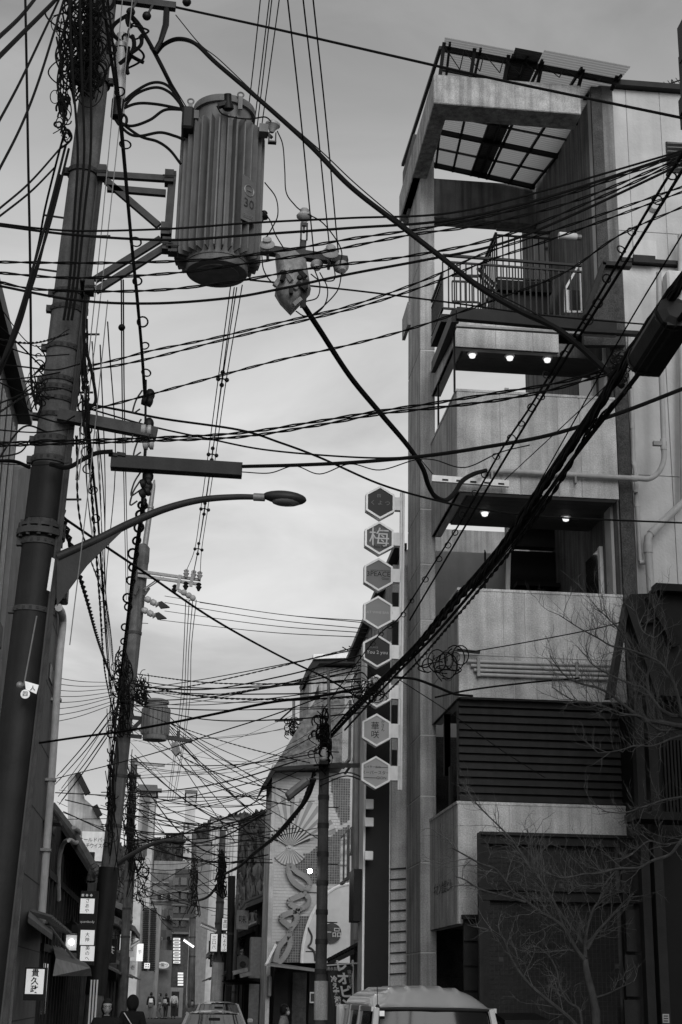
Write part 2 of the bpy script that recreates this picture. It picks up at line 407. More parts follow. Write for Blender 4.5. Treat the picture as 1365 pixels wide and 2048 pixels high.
# access hatch, vent louvre, vent cap
fr = pbox(MB(), 1268, 480, 1314, 528, YW - .015, .01).build('hatch', PLAS2, tower)
lv = pbox(MB(), 1334, 285, 1385, 345, YW - .02, .02).build('vent_grille', STEEL, tower)
for k in range(7):
    v = 288 + k * 8; MB().bar(P(1335, v, YW - .03), P(1384, v + 2, YW - .03), .04, .02, (0, .5, 1)).build('louvre', GALV, lv)
MB().lathe([(.085, 0), (.085, -.03), (.06, -.07), (.02, -.08)], P(1307, 415, YW - .001), (0, 1, 0), 18).build('vent_cap', PLAS2, tower, True)
MB().bbox(*rect(1330, 548, 1362, 600, 18.15)[:2], 18.02, 18.25, *rect(1330, 548, 1362, 590, 18.15)[2:], .03).build('vent_hood', PLAS2, tower)
# open top frame
YT = 18.0
xt0 = xat(868, 180, YT); xt1 = xat(1162, 200, YT); zt1 = zat(148, YT, 870); zt0 = zat(206, YT, 870)
fr = MB().bbox(xt0, xt1, YT, YT + .42, zt0, zt1, .012).build('frame_beam', CONCT, tower)
MB().bbox(xt0, xt0 + .24, YT + .421, 21.45, zt0, zt1, .012).build('frame_beam', CONCT, tower)
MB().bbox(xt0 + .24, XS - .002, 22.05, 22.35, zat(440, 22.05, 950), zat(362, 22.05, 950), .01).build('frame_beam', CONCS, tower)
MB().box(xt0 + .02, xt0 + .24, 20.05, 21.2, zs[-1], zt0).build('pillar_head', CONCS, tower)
# corrugated roof sheet, tilted, with steel frame
FL, FR_, BR, BL = P(889, 92, 17.85), P(1246, 160, 17.85), P(1066, 380, 22.0), P(866, 336, 22.0)
def bil(s, t, up=0):
    a = FL.lerp(FR_, s); b = BL.lerp(BR, s); return a.lerp(b, t) + Vector((0, 0, up))
def sheet(s0, s1, t0, t1, n=130):
    mbx = MB(); vs = []; fs = []
    for i in range(n + 1):
        t = t0 + (t1 - t0) * i / n; up = .05 + .009 * (i % 2)
        vs += [bil(s0, t, up), bil(s1, t, up)]
    for i in range(n): fs.append((2 * i, 2 * i + 1, 2 * i + 3, 2 * i + 2))
    return mbx.add(vs, fs)
canopy = thing('corrugated_canopy', 'tilted corrugated sheet canopy on steel frame above the concrete tower top', 'canopy', tuple(bil(.5, .5)))
sheet(0, .38, -.04, 1).build('roof_sheet', POLY, canopy); sheet(.381, .53, -.06, 1).build('roof_sheet', POLYD, canopy); sheet(.531, 1, -.08, 1).build('roof_sheet', POLY, canopy)
for t in (.02, .36, .66, .97):
    MB().bar(bil(0, t), bil(1, t), .05, .08).build('purlin', BLACK, canopy)
for t in (.18, .52, .82):
    MB().bar(bil(0, t, .02), bil(1, t, .02), .025, .03).build('purlin', RUST, canopy)
for s in (.03, .2, .38, .46, .54, .76, .98):
    MB().bar(bil(s, -.02, .02), bil(s, 1, .02), .035, .04).build('rafter', BLACK, canopy)
for s in (.0, .17, .36, .55, .78, .97):
    q = bil(s, 0, .06); MB().bar(q, Vector((q.x - .03, YT + .05, max(zt1, q.z - 1.0))), .05, .05, (0, 1, 0)).build('post', BLACK, canopy)
for k in range(8):
    s0, s1 = k / 9, (k + .5) / 9; q0 = bil(s0, 0); q1 = bil(s1 + .03, 0)
    MB().tube([q0, Vector((q1.x, q1.y, zt1))], .008, 4).build('brace', BLACK, canopy)
    q2 = bil((k + 1) / 9, 0); MB().tube([Vector((q1.x, q1.y, zt1)), q2], .008, 4).build('brace', BLACK, canopy)
# steel angle running down the street side of the frame
MB().bar(P(882, 95, 17.9), P(806, 330, 22.2), .05, .05).build('side_rail', BLACK, canopy)
# thin canopy over the third-floor balcony
MB().bar(P(913, 628, 17.6), P(1232, 656, 17.6), .1, .17).build('awning_beam', STEEL, tower)
MB().bar(P(913, 652, 17.55), P(1232, 672, 17.55), .06, .03).build('awning_trim', GALV, tower)
MB().bar(P(911, 632, 17.6), P(870, 735, 19.7), .1, .17).build('awning_beam', STEEL, tower)
MB().bar(P(1165, 662, 17.5), P(1276, 668, 17.5), .1, .05).build('awning_beam', STEEL, tower)
zpp = zat(640, 17.7, 910)
for u, v, Y in ((909, 700, 18.06), (877, 780, 19.6)):
    p = P(u, v, Y); MB().tube([(p.x, p.y, B2[3]), (p.x, p.y, B3[3] - .1)], .016, 6).build('post', BLACK, tower)
# railings on the roof deck
def railing(p, q, h, nb, name='railing', th=.02, bot=.06):
    p = Vector(p); q = Vector(q); r = MB().bar(p + ZA * h, q + ZA * h, .04, .035).build(name, BLACK, tower)
    MB().bar(p + ZA * (h - .1), q + ZA * (h - .1), .03, .025).build('rail', BLACK, r)
    MB().bar(p + ZA * bot, q + ZA * bot, .03, .025).build('rail', BLACK, r)
    for k in range(nb + 1):
        e = p.lerp(q, k / nb); MB().box(e.x - .009, e.x + .009, e.y - .009, e.y + .009, e.z + bot, e.z + h - .1).build('baluster', BLACK, r)
    return r
zd = zat(622, 18.3, 900); xd0 = xat(886, 600, 18.35); xd1 = xat(1166, 600, 18.35)
MB().box(xd0 - .02, XS, 18.4, 19.25, zd - .12, zd).build('deck_slab', STEEL, tower)
railing((xd0, 18.35, zd), (xd1, 18.35, zd - .02), zat(518, 18.35, 1000) - zd, 24)
railing((xd0, 18.38, zd), (xd0, 19.25, zd), .6, 9)
zd2 = zat(600, 20.3, 1040)
xg0, xg1 = xat(994, 500, 20.3), xat(1102, 500, 20.3)
railing((xg0, 20.3, zd2 + .3), (xg1, 20.3, zd2 + .3), zat(462, 20.3, 1040) - zd2 - .3, 9)
railing((xg0, 20.33, zd2 + .3), (xg0, 21.6, zd2 + .3), zat(462, 20.3, 1040) - zd2 - .35, 9)
railing(P(957, 612, 19.6), P(994, 650, 19.0), .62, 7)
railing(P(905, 610, 20.0), P(957, 612, 20.0), .5, 6)
# stair mass, doors
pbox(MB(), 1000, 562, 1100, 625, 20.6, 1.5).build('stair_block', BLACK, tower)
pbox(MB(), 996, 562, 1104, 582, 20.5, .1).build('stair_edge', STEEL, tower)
dr = pbox(MB(), 1070, 470, 1098, 572, 21.3, .06).build('door', PLAS, tower)
MB().ball(P(1093, 496, 21.25), .03).build('handle', GALV, dr, True)
g = MB(); pbox(g, 1131, 580, 1163, 624, 18.9, .04); gd = g.build('gate', GLASS, tower)
for a, b in ((P(1131, 625, 18.88), P(1131, 578, 18.88)), (P(1131, 578, 18.88), P(1161, 524, 18.88)), (P(1161, 524, 18.88), P(1164, 625, 18.88)), (P(1131, 624, 18.88), P(1164, 624, 18.88))):
    MB().bar(a, b, .03, .03).build('gate_frame', METALW, gd)
wl_ = MB().lathe([(.05, 0), (.055, .02), (.055, .26), (.045, .27)], P(1118, 471, 18.5), (1, .05, 0), 14).build('wall_lamp', PLAS2, tower, True)
MB().lathe([(.045, .27), (.045, .33)], P(1118, 471, 18.5), (1, .05, 0), 10).build('lamp_cap', GALV, wl_, True)
# dark stair flights with stringer inside each storey
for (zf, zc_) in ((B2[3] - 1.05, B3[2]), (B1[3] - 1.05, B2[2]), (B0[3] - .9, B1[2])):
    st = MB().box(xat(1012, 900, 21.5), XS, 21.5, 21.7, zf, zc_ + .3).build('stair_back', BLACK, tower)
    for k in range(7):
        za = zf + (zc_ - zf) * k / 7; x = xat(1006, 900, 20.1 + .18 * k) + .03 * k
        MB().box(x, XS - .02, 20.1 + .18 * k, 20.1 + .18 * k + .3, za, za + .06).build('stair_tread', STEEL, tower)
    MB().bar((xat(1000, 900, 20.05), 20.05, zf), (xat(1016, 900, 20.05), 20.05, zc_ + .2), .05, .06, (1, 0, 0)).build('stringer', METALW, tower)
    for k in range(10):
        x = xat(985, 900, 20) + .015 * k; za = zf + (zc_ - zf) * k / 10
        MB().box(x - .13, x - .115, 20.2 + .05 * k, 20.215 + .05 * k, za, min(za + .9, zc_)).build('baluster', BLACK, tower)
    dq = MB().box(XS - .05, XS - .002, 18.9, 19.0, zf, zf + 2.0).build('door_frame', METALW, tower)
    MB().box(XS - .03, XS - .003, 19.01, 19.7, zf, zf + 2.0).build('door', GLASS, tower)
# shutter of horizontal slats between the lowest two balconies
x0, x1, z0, z1 = rect(919, 1395, 1252, 1607, 18.12)
sh = MB().box(x0, x1, 18.16, 18.3, B0[3] + .03, B1[2]).build('shutter', BLACK, tower)
ns = 13; zz0 = B0[3] + .03; zz1 = B1[2] - .01
for k in range(ns):
    a = zz0 + (zz1 - zz0) * k / ns; b = zz0 + (zz1 - zz0) * (k + 1) / ns
    MB().prism([(x0, 18.155, a + .012), (x0, 18.10, a + .02), (x0, 18.13, b - .006), (x0, 18.155, b - .006)], (x1 - x0, 0, 0)).build('shutter_slat', SHUT, sh)
MB().box(XP1, XS, 21.0, 21.1, 0, B1[2]).build('inner_wall', STUC, tower)
MB().box(XP1 + .01, x0, 18.8, 18.9, B0[3] + .05, zat(1470, 18.8, 890) - .4).build('inner_panel', STEEL, tower)
for k in range(9):
    x = XP1 + .03 + k * (x0 - XP1 - .04) / 9
    MB().box(x, x + .02, 19.2, 19.24, B0[3] + .5, B1[2]).build('screen_slat', BLACK, tower)
# lettering on the side of the lowest balcony
lettering('ギオン会館ビル', .17, (B0[0] - .004, 19.05, B0[2] + .48), (0, -1, 0), (0, 0, 1), STEEL, tower, sx=1.15)
# service pipes
def pipe(pts, r, Y, joints=(), name='pipe'):
    q = catmull([P(u, v, Y) for u, v in pts], 6)
    o = MB().tube(q, r, 10).build(name, PIPE, tower, True)
    for (u, v, u2, v2) in joints:
        MB().tube([P(u, v, Y), P(u2, v2, Y)], r * 1.18, 10).build('pipe_collar', PIPE, o, True)
    return o
pipe([(1258, 672), (1262, 760), (1266, 860), (1267, 925)], .03, 18.18, [(1265, 846, 1265.3, 858)])
pipe([(1267, 925), (1271, 938), (1273, 965), (1272, 985)], .034, 18.12)
pipe([(1272, 975), (1276, 1040), (1281, 1122)], .03, 18.18, [(1274, 1008, 1274.3, 1014)])
pipe([(1279, 1124), (1292, 1125)], .032, 18.18)
pipe([(972, 941), (1100, 947), (1200, 953), (1275, 957), (1300, 957), (1318, 944), (1328, 920), (1328, 892), (1325, 800), (1320, 680), (1318, 545)], .036, 17.93, [(1327, 878, 1328, 900), (1262, 956.5, 1275, 957)])
pipe([(1362, 470), (1364, 700), (1368, 1000)], .045, 18.15)
pipe([(1372, 1000), (1340, 1030), (1305, 1065), (1297, 1076)], .05, 18.12, [(1308, 1062, 1302, 1068)])
pipe([(1297, 1072), (1296, 1088), (1299, 1130), (1303, 1195)], .052, 18.12, [(1296.3, 1086, 1296.8, 1106)])
for (u0, u1, v) in ((935, 1232, 1322), (942, 1230, 1331), (948, 1228, 1340), (955, 1226, 1349)):
    pipe([(u0, v), ((u0 + u1) / 2, v + 5), (u1, v + 9)], .022, 17.95)
for u, v in ((958, 1334), (1155, 1342)):
    pbox(MB(), u - 3, v - 18, u + 3, v + 18, 17.9, .08).build('pipe_clamp', GALV, tower)
for u, v in ((985, 941), (1152, 950), (1320, 886)):
    pbox(MB(), u - 12 if u > 1300 else u - 2, v - 4, u + 14 if u > 1300 else u + 2, v + 4 if u > 1300 else v + 16, 17.9, .06).build('pipe_clamp', GALV, tower)
pb = MB().bar(P(864, 957, 17.86), P(1018, 968, 17.86), .05, .085).build('cable_bracket', METALW, tower)
for k in range(5):
    u = 885 + k * 28; MB().bar(P(u, 959 + k * 2, 17.83), P(u + 12, 960 + k * 2, 17.83), .01, .02).build('slot', BLACK, pb)
MB().bar(P(915, 1300, 17.9), P(960, 1305, 17.9), .05, .03).build('cable_bracket', STEEL, tower)
# pale lower building seen through the open stair
bk = thing('white_building', 'pale rendered building seen through the open stairwell', 'building', (P(935, 1100, 29).x, 29, 0))
a, b, c, d = rect(860, 1062, 1075, 1500, 29)
MB().box(a, b, 29, 33, 0, d).build('wall', CONCP, bk)
MB().prism([P(860, 1215, 28.9), P(1000, 1150, 28.9), P(1000, 1170, 28.9), P(860, 1235, 28.9)], (0, .1, 0)).build('roof_edge', STEEL, bk)
MB().prism([P(860, 1228, 28.95), P(1010, 1165, 28.95), P(1010, 1500, 28.95), P(860, 1500, 28.95)], (0, .04, 0)).build('gable_wall', STUC, bk)

# ------------------------------------------------------------------ dark tiled wall in front
YT2 = 17.25
tw = thing('tiled_wall', 'dark tiled wall in a black steel frame below the balconies', 'wall', (xat(1100, 1900, YT2), YT2, 0))
x0, x1, z0, z1 = rect(958, 1672, 1272, 2048, YT2)
MB().box(x0 + .05, x1 + 1.5, YT2 + .05, YT2 + .25, 0, z1).build('backing', GROUT, tw)
for (u0, u1) in ((958, 979), (1246, 1266)):
    q = rect(u0, 1672, u1, 2048, YT2); mbx = MB().box(q[0], q[1], YT2 - .06, YT2 + .05, 0, z1); mbx.box(q[0] - .02, q[0] + .015, YT2 - .12, YT2 - .06, 0, z1); mbx.build('column', STEEL, tw)
for (v0, v1) in ((1670, 1692), (1779, 1804)):
    q = rect(958, v0, 1272, v1, YT2); mbx = MB().box(x0 + .02, x1 + 1.4, YT2 - .075, YT2 + .049, q[2], q[3]); mbx.box(x0, x1 + 1.4, YT2 - .13, YT2 - .0755, q[3] - .03, q[3] + .004); mbx.build('beam', STEEL, tw)
tl = MB(); q = rect(981, 1694, 1246, 2048, YT2); ts = .052; nx = int((q[1] - q[0]) / ts)
nzr = int(z1 / ts)
for i in range(nx):
    for k in range(nzr):
        if rnd.random() < .012: continue
        xx = q[0] + i * ts; zz = k * ts; dy = rnd.uniform(-.0008, .0008)
        tl.add([(xx + .004, YT2 + .04 + dy, zz + .003), (xx + ts - .002, YT2 + .04 + rnd.uniform(-.0008, .0008), zz + .003), (xx + ts - .002, YT2 + .04 + dy, zz + ts - .002), (xx + .004, YT2 + .04, zz + ts - .003)], [(0, 1, 2, 3)])
tl.build('wall_tiles', TILE, tw, kind='stuff')
MB().prism([P(990, 2026, YT2 - .3), P(1070, 2026, YT2 - .3), P(1100, 2040, YT2 - .7), P(1010, 2040, YT2 - .7)], (0, 0, -.06)).build('ledge', STEEL, tw)
# slatted side door left of the frame
sd_ = thing('slatted_door', 'dark slatted door left of the tiled wall', 'door', (xat(945, 1950, 17.9), 17.9, 0))
q = rect(930, 1836, 958, 2048, 17.9)
MB().box(q[0], q[1], 17.95, 18.0, 0, q[3]).build('leaf', BLACK, sd_)
for k in range(9):
    z = q[3] - .28 * (k + 1); 
    if z > 0: MB().box(q[0], q[1], 17.92, 17.949, z + .02, z + .27).build('slat', SHUT, sd_)
MB().bar(P(925, 1834, 17.85), P(958, 1834, 17.85), .15, .05).build('lintel', STEEL, sd_)
# ------------------------------------------------------------------ dark gabled house at the right edge
dh = thing('dark_house', 'dark steel clad house with steep gable roof at right edge', 'house', (xat(1340, 1900, 16.8), 16.8, 0))
YH = 16.75
q = rect(1286, 1380, 1420, 2048, YH)
MB().box(q[0] + .2, 9.5, YH + .35, 18.25, 0, q[3]).build('wall', BLACK, dh)
MB().prism([P(1221, 1392, YH), P(1256, 1200, YH), P(1262, 1188, YH), P(1300, 1187, YH), P(1312, 1172, YH), P(1450, 1178, YH), P(1450, 1392, YH), P(1285, 1392, YH), P(1256, 1232, YH), P(1231, 1392, YH)], (0, .25, 0)).build('roof', STEEL, dh)
MB().bar(P(1256, 1205, YH - .06), P(1320, 1392, YH - .06), .1, .1, (1, 0, .3)).build('barge_board', SHUT, dh)
MB().bar(P(1256, 1200, YH - .05), P(1220, 1392, YH - .05), .08, .05, (1, 0, .2)).build('barge_board', BLACK, dh)
MB().bar(P(1301, 1192, YH - .08), P(1352, 1292, YH - .08), .12, .12, (1, 0, .3)).build('barge_board', STEEL, dh)
MB().bar(P(1308, 1177, YH - .08), P(1420, 1183, YH - .08), .2, .09).build('ridge_cap', STEEL, dh)
MB().bar(P(1282, 1245, YH - .05), P(1320, 1243, YH - .05), .05, .02).build('seam', BLACK, dh)
MB().bar(P(1262, 1634, YH - .25), P(1420, 1640, YH - .25), .5, .09).build('eave', STEEL, dh)
for (u0, u1) in ((1283, 1300), (1309, 1327)):
    q = rect(u0, 1640, u1, 2048, YH); MB().box(q[0], q[1], YH - .1, YH + .05, 0, zat(1395, YH, 1300)).build('column', SHUT, dh)
for k in range(3):
    q = rect(1270 - k, 1820 + k * 90, 1284, 1905 + k * 90, YH + .3); MB().box(q[0] - .1, q[1], YH + .3, YH + .349, max(0, q[2] + .01), q[3]).build('cladding_panel', SHUT, dh)
for k in range(8):
    u = 1330 + k * 7; q = rect(u, 1480, u + 4, 1625, YH + .3); MB().box(q[0], q[1], YH + .3, YH + .349, q[2], q[3]).build('cladding_rib', STEEL, dh)
nt = pbox(MB(), 1326, 2028, 1339, 2046, YH - .12, .015).build('notice', PLAS, dh)
for k in range(3): pbox(MB(), 1328, 2031 + k * 5, 1337, 2033 + k * 5, YH - .125, .004).build('print_line', INK, nt)
# near dark building edge at top right
ne = thing('dark_eaves', 'black stepped eaves of a near building at top right', 'building', (4.5, 14, 0))
for (u0, v0, v1, dy) in ((1357, 60, 130, 0), (1360, 118, 215, .05), (1358, 205, 235, .0), (1361, 235, 262, .1)):
    a, b, c, d = rect(u0, v0, 1420, v1, 14 + dy); MB().box(a, b + .5, 9, 14 + dy, c, d).build('eave_step', BLACK, ne)
MB().box(rect(1375, 100, 1420, 200, 14.)[0] + .15, 7, 9, 13.9, 0, zat(250, 14., 1370)).build('wall', BLACK, ne)
# yagi antenna on the roof
an = thing('roof_antenna', 'small yagi antenna on the roof coping at top right', 'antenna', tuple(P(1348, 185, 19)))
MB().tube([P(1346, 190, 19), P(1344, 160, 19)], .012, 5).build('mast', STEEL, an)
MB().tube([P(1312, 177, 19), P(1362, 160, 19)], .012, 5).build('boom', STEEL, an)
for k in range(6):
    u = 1316 + k * 8; v = 175.5 - k * 2.7; MB().tube([P(u - 4, v - 6, 18.9), P(u + 4, v + 5, 19.1)], .006, 4).build('element', STEEL, an)
# ------------------------------------------------------------------ projecting hexagon signs and their rack
YS = 20.6
FACES = {}
def facemat(i, val):
    return mk('sign_face_%d' % i, val, .6, 2.0, .12, 0)
rack = thing('sign_rack', 'white steel upright carrying the column of hexagonal bar signs', 'sign rack', tuple(P(804, 1300, YS)))
for (u0, u1, uu) in ((802, 806, 0), (806.5, 811, 0)):
    p0 = P(u0, 985, YS + .05); p1 = P(u0 - 8, 1580, YS + .05)
    xm = xat((u0 + u1) / 2, 985, YS); xb = xat((u0 + u1) / 2 - 6, 1560, YS)
    w_ = .03
    MB().bar((xm, YS + .05, p0.z), (xb, YS + .05, p1.z), w_, .08, (0, 1, 0)).build('upright', METALW, rack)
HEX = [((761, 1005), .035, '暗', [('く よ つ', .07, 0, -.01, 'p'), ('四', .05, -.02, .1, 'p')]),
       ((759, 1076), .1, 'x', [('梅', .26, 0, -.01, 'P'), ('ろくん', .045, .0, .125, 'p'), ('Meis BAR', .055, .02, -.135, 'k')]),
       ((757.5, 1149), .16, 'x', [('3PEACE', .085, 0, .005, 'k'), ('DARTS & KARAOKE BAR', .022, .03, .06, 'k'), ('Gion', .045, .1, -.06, 'k')]),
       ((756.5, 1225), .22, 'x', [('CULT WINE BAR F2', .042, 0, .0, 'P')]),
       ((755, 1302), .03, 'x', [('You 2 you', .06, 0, -.02, 'P'), ('LOUNGE', .03, -.06, .05, 'p')]),
       ((754, 1382), .3, 'x', [('柳', .2, 0, .02, 'k')]),
       ((753.5, 1460), .33, 'x', [('華咲', .1, -.02, -.01, 'kv'), ('かさん', .045, .09, .06, 'kv')]),
       ((752, 1545), .36, 'x', [('レイヤーBAR', .034, -.05, .075, 'k'), ('スーパースター', .047, 0, -.005, 'k'), ('GION', .045, .08, -.075, 'k')])]
DESC = ['topmost hexagonal sign, near black face with faint characters', 'hexagonal sign with one large brushed plum character', 'hexagonal sign reading 3PEACE in dark capitals', 'hexagonal sign reading CULT WINE BAR F2 on plain grey', 'black hexagonal sign with pale looping script', 'pale hexagonal sign mostly hidden behind the cable tangle', 'pale hexagonal sign with brushed vertical characters', 'lowest hexagonal sign with outlined katakana, white face']
for i, ((u, v), val, _, txt) in enumerate(HEX):
    c = P(u, v, YS); R = P(u, v - 33, YS).z - c.z; W = xat(u + 28.5, v, YS) - c.x
    txt = [(t0, t1 * 1.22, t2, t3, t4) for (t0, t1, t2, t3, t4) in txt]
    h = thing('hexagon_sign', DESC[i], 'sign', tuple(c), 'hexagonal bar signs')
    def ring(s, y): return [Vector((c.x + s * W * a, y, c.z + s * R * b)) for a, b in ((0, 1), (1, .5), (1, -.5), (0, -1), (-1, -.5), (-1, .5))]
    o, n = ring(1, YS - .01), ring(.87, YS - .01); ob = ring(1, YS + .13); nb = ring(.87, YS + .004)
    f_ = MB(); f_.add(o + n + ob + nb, [(k, 6 + k, 6 + (k + 1) % 6, (k + 1) % 6) for k in range(6)] + [(k, (k + 1) % 6, 12 + (k + 1) % 6, 12 + k) for k in range(6)] + [(6 + k, 18 + k, 18 + (k + 1) % 6, 6 + (k + 1) % 6) for k in range(6)] + [tuple(range(12, 18))])
    f_.build('frame', METALW, h)
    fm = MB().add(ring(.875, YS + .003), [tuple(range(6))[::-1]]).build('face', facemat(i, val), h)
    for (b, sz, dx, dz, fl) in txt:
        m_ = INK if 'k' in fl else (PALEINK if 'P' in fl else GREYINK)
        lettering(b, sz, (c.x + dx, YS + .003, c.z + dz), XA, ZA, m_, fm, vertical='v' in fl, depth=.004)
    if i == 7:
        for dz, a, b in ((.075, .05, .17), (-.075, -.17, .02)): MB().box(c.x + a, c.x + b, YS - .002, YS + .001, c.z + dz - .003, c.z + dz + .003).build('rule', INK, fm)
    MB().box(c.x + W * 1.0, P(803, v, YS).x, YS + .01, YS + .11, c.z - .1, c.z + .1).build('arm', METALW, h)
# ------------------------------------------------------------------ pale building that carries the signs
XF = 3.27
sb = thing('sign_building', 'narrow pale rendered building beside the hexagon signs, with tall slit windows', 'building', (XF + 1.5, 26, 0))
yn, yf = 22.3, 29.0
zr0 = PXp(790, 1130, XF).z; zr1 = PXp(690, 1355, XF).z
MB().prism([(XF, yn, 0), (XF, yf, 0), (XF, yf, zr1), (XF, yn, zr0)], (5, 0, 0)).build('wall', PLAS, sb)
MB().bar((XF - .05, yn - .1, zr0 + .03), (XF - .05, yf + .1, zr1 + .03), .2, .09).build('roof_edge', BLACK, sb)
def slit(u0, v0, u1, v1, parent=sb):
    a = PXp(u0, (v0 + v1) / 2, XF); b = PXp(u1, (v0 + v1) / 2, XF); zt_, zb_ = PXp((u0 + u1) / 2, v0, XF).z, PXp((u0 + u1) / 2, v1, XF).z
    w = MB().box(XF - .03, XF + .02, min(a.y, b.y), max(a.y, b.y), zb_, zt_).build('window', GALV, parent)
    MB().box(XF - .034, XF - .0305, min(a.y, b.y) + .04, max(a.y, b.y) - .04, zb_ + .05, zt_ - .05).build('pane', GLASS, w)
slit(688, 1412, 701, 1528); slit(684, 1672, 690, 1768); slit(693, 1662, 698, 1760); slit(703, 1655, 706, 1710); slit(715, 1640, 720, 1698); slit(709, 1400, 711, 1520)
for k in range(12):   # vertical cladding joints
    y = yn + .4 + k * .5; MB().box(XF - .006, XF, y, y + .02, 0, zr1 + .3).build('cladding_joint', STUC, sb)
dp = catmull([PXp(714, 1340, XF - .08), PXp(713, 1600, XF - .08), PXp(711, 1880, XF - .08)], 4)
MB().tube(dp, .05, 8).build('downpipe', PIPE, sb, True)
MB().tube([PXp(724, 1300, XF - .06), PXp(722, 1590, XF - .06)], .02, 6).build('conduit', BLACK, sb, True)
# projecting black sign tower and grey flank
x0, x1, z0, z1 = rect(731, 1285, 779, 2048, 21.6)
bt = MB().box(x0, x1, 21.6, 22.2, 0, z1).build('sign_tower', BLACK, sb)
MB().box(x0 - .03, x0, 21.58, 22.1, .5, z1 + .03).build('tower_edge', METALW, bt)
MB().box(x1, x1 + .03, 21.58, 22.1, .5, z1 + .03).build('tower_edge', METALW, bt)
a, b, c, d = rect(708, 1738, 729, 1842, 21.7); MB().box(a, b, 21.7, 22.3, c, d).build('tower_box', STEEL, bt)
x0, x1, z0, z1 = rect(783, 1180, 811, 2048, 21.5)
MB().box(x0, x1 + .25, 21.5, 22.29, 0, P(800, 1130, 21.5).z).build('flank_wall', CONC, sb)
for k in range(11):
    v = 1738 + k * 21; MB().bar(P(780, v, 21.48), P(812, v - 2, 21.48), .03, .015).build('flank_joint', BLACK, sb)
for (v0, v1) in ((1185, 1225), (1240, 1290), (1410, 1455), (1500, 1530)):
    q = rect(785, v0, 800, v1, 21.45); MB().box(q[0], q[1], 21.45, 21.499, q[2], q[3]).build('flank_panel', STEEL, sb)
for (u0, v0, u1, v1, nm) in ((731, 1598, 748, 1618, 'floodlight'), (730, 1635, 748, 1653, 'sign_plate'), (730, 1702, 747, 1720, 'floodlight')):
    q = rect(u0, v0, u1, v1, 21.3); f2 = MB().bbox(q[0], q[1], 21.3, 21.36, q[2], q[3], .008).build(nm, METALW, bt)
    MB().box((q[0] + q[1]) / 2 - .01, (q[0] + q[1]) / 2 + .01, 21.36, 21.6, q[2] + .05, q[2] + .07).build('bracket', STEEL, f2)
# tiled pent roof at the foot
pr = MB().prism([PXp(655, 1925, 2.9), PXp(708, 1898, 2.9), (XF, PXp(708, 1898, 2.9).y, PXp(708, 1870, 2.9).z), (XF, PXp(655, 1925, 2.9).y, PXp(655, 1905, 2.9).z)], (0, 0, -.08)).build('pent_roof', STEEL, sb)
for k in range(10):
    t = k / 9; p = PXp(655, 1925, 2.9).lerp(PXp(708, 1898, 2.9), t); q_ = Vector((XF, p.y, p.z + .18))
    MB().tube([p + ZA * .03, q_ + ZA * .03], .05, 6).build('roof_tile', SHUT, pr, True)
# louvre panel and shop front below
for k in range(9):
    p = PXp(712, 1935 + k * 11, 3.2); MB().box(3.2, 3.26, 22.6, 24.6, p.z, p.z + .06).build('louvre', STEEL, sb)
# ------------------------------------------------------------------ nobori banner
YN = 24.5
bn = thing('banner_flag', 'tall dark advertising banner with white katakana on a pole', 'banner', tuple(Vector((xat(690, 2000, YN), YN, 0))))
MB().tube([Vector((xat(712, 2000, YN), YN, 0)), P(706, 1920, YN)], .018, 8).build('pole', METALW, bn, True)
MB().tube([P(651, 1931, YN), P(722, 1926, YN)], .012, 6).build('crossbar', METALW, bn, True)
cl = MB(); n_ = 16; rows = []
for i in range(n_ + 1):
    v = 1932 + i * 13
    for j in range(7):
        u = (655 + 1.9 * i) + (705 - 655) * j / 6 - .25 * i
        pt = P(u, v, YN); pt.y += .05 * math.sin(i * .7 + j * .9); cl.v.append(pt)
for i in range(n_):
    for j in range(6): cl.f.append((i * 7 + j, (i + 1) * 7 + j, (i + 1) * 7 + j + 1, i * 7 + j + 1))
fb = cl.build('cloth', mk('banner_cloth', .045, .8, 6, .25, .1), bn, True)
dn = (P(690, 2040, YN) - P(672, 1940, YN)).normalized()
lettering('レオピンロ', .2, P(692, 1985, YN - .08), XA, -dn, METALW, fb, vertical=True, bold=.008)
lettering('冷え症滋養強壮', .105, P(676, 2000, YN - .08), XA, -dn, METALW, fb, vertical=True, bold=.004)
lettering('疲労回復', .07, P(702, 1958, YN - .08), XA, -dn, PALEINK, fb, vertical=True)
lettering('湧永製薬', .06, P(668, 1938, YN - .08), XA, ZA, PALEINK, fb)
# ------------------------------------------------------------------ fan building
YFN = 46.0
fanb = thing('fan_building', 'building with giant paper-fan reliefs on its brick and tile end wall', 'building', (xat(620, 1900, YFN), YFN + 2, 0))
BRK = mk('pale_brick', .5, .85, 1.2, .2, .3, 12); BRKT = mk('mosaic_tile', .1, .5, 9, .5, .1); MOS = mk('mosaic_grout', .3, .9, 3, .1, 0)
SLATE = mk('slate_roof', .14, .8, 6, .6, .4, 30, streak=.2); CREAM = mk('cream_relief', .5, .7, 2, .12, .05); GREYR = mk('grey_relief', .28, .7, 2, .15, .05)
x0, x1, z0, z1 = rect(547, 1545, 700, 1925, YFN)
MB().box(x0, x1 + 2.5, YFN, YFN + 3, z0, z1).build('wall', PLAS, fanb)
MB().box(x0 + .3, x1 + 2.5, YFN + .8, YFN + 3, 0, z0).build('ground_floor', BLACK, fanb)
q = rect(537, 1560, 548, 2048, YFN); MB().box(q[0], x0 - .002, YFN - .1, YFN + 3, 0, z1 + .2).build('corner_pier', CONC, fanb)
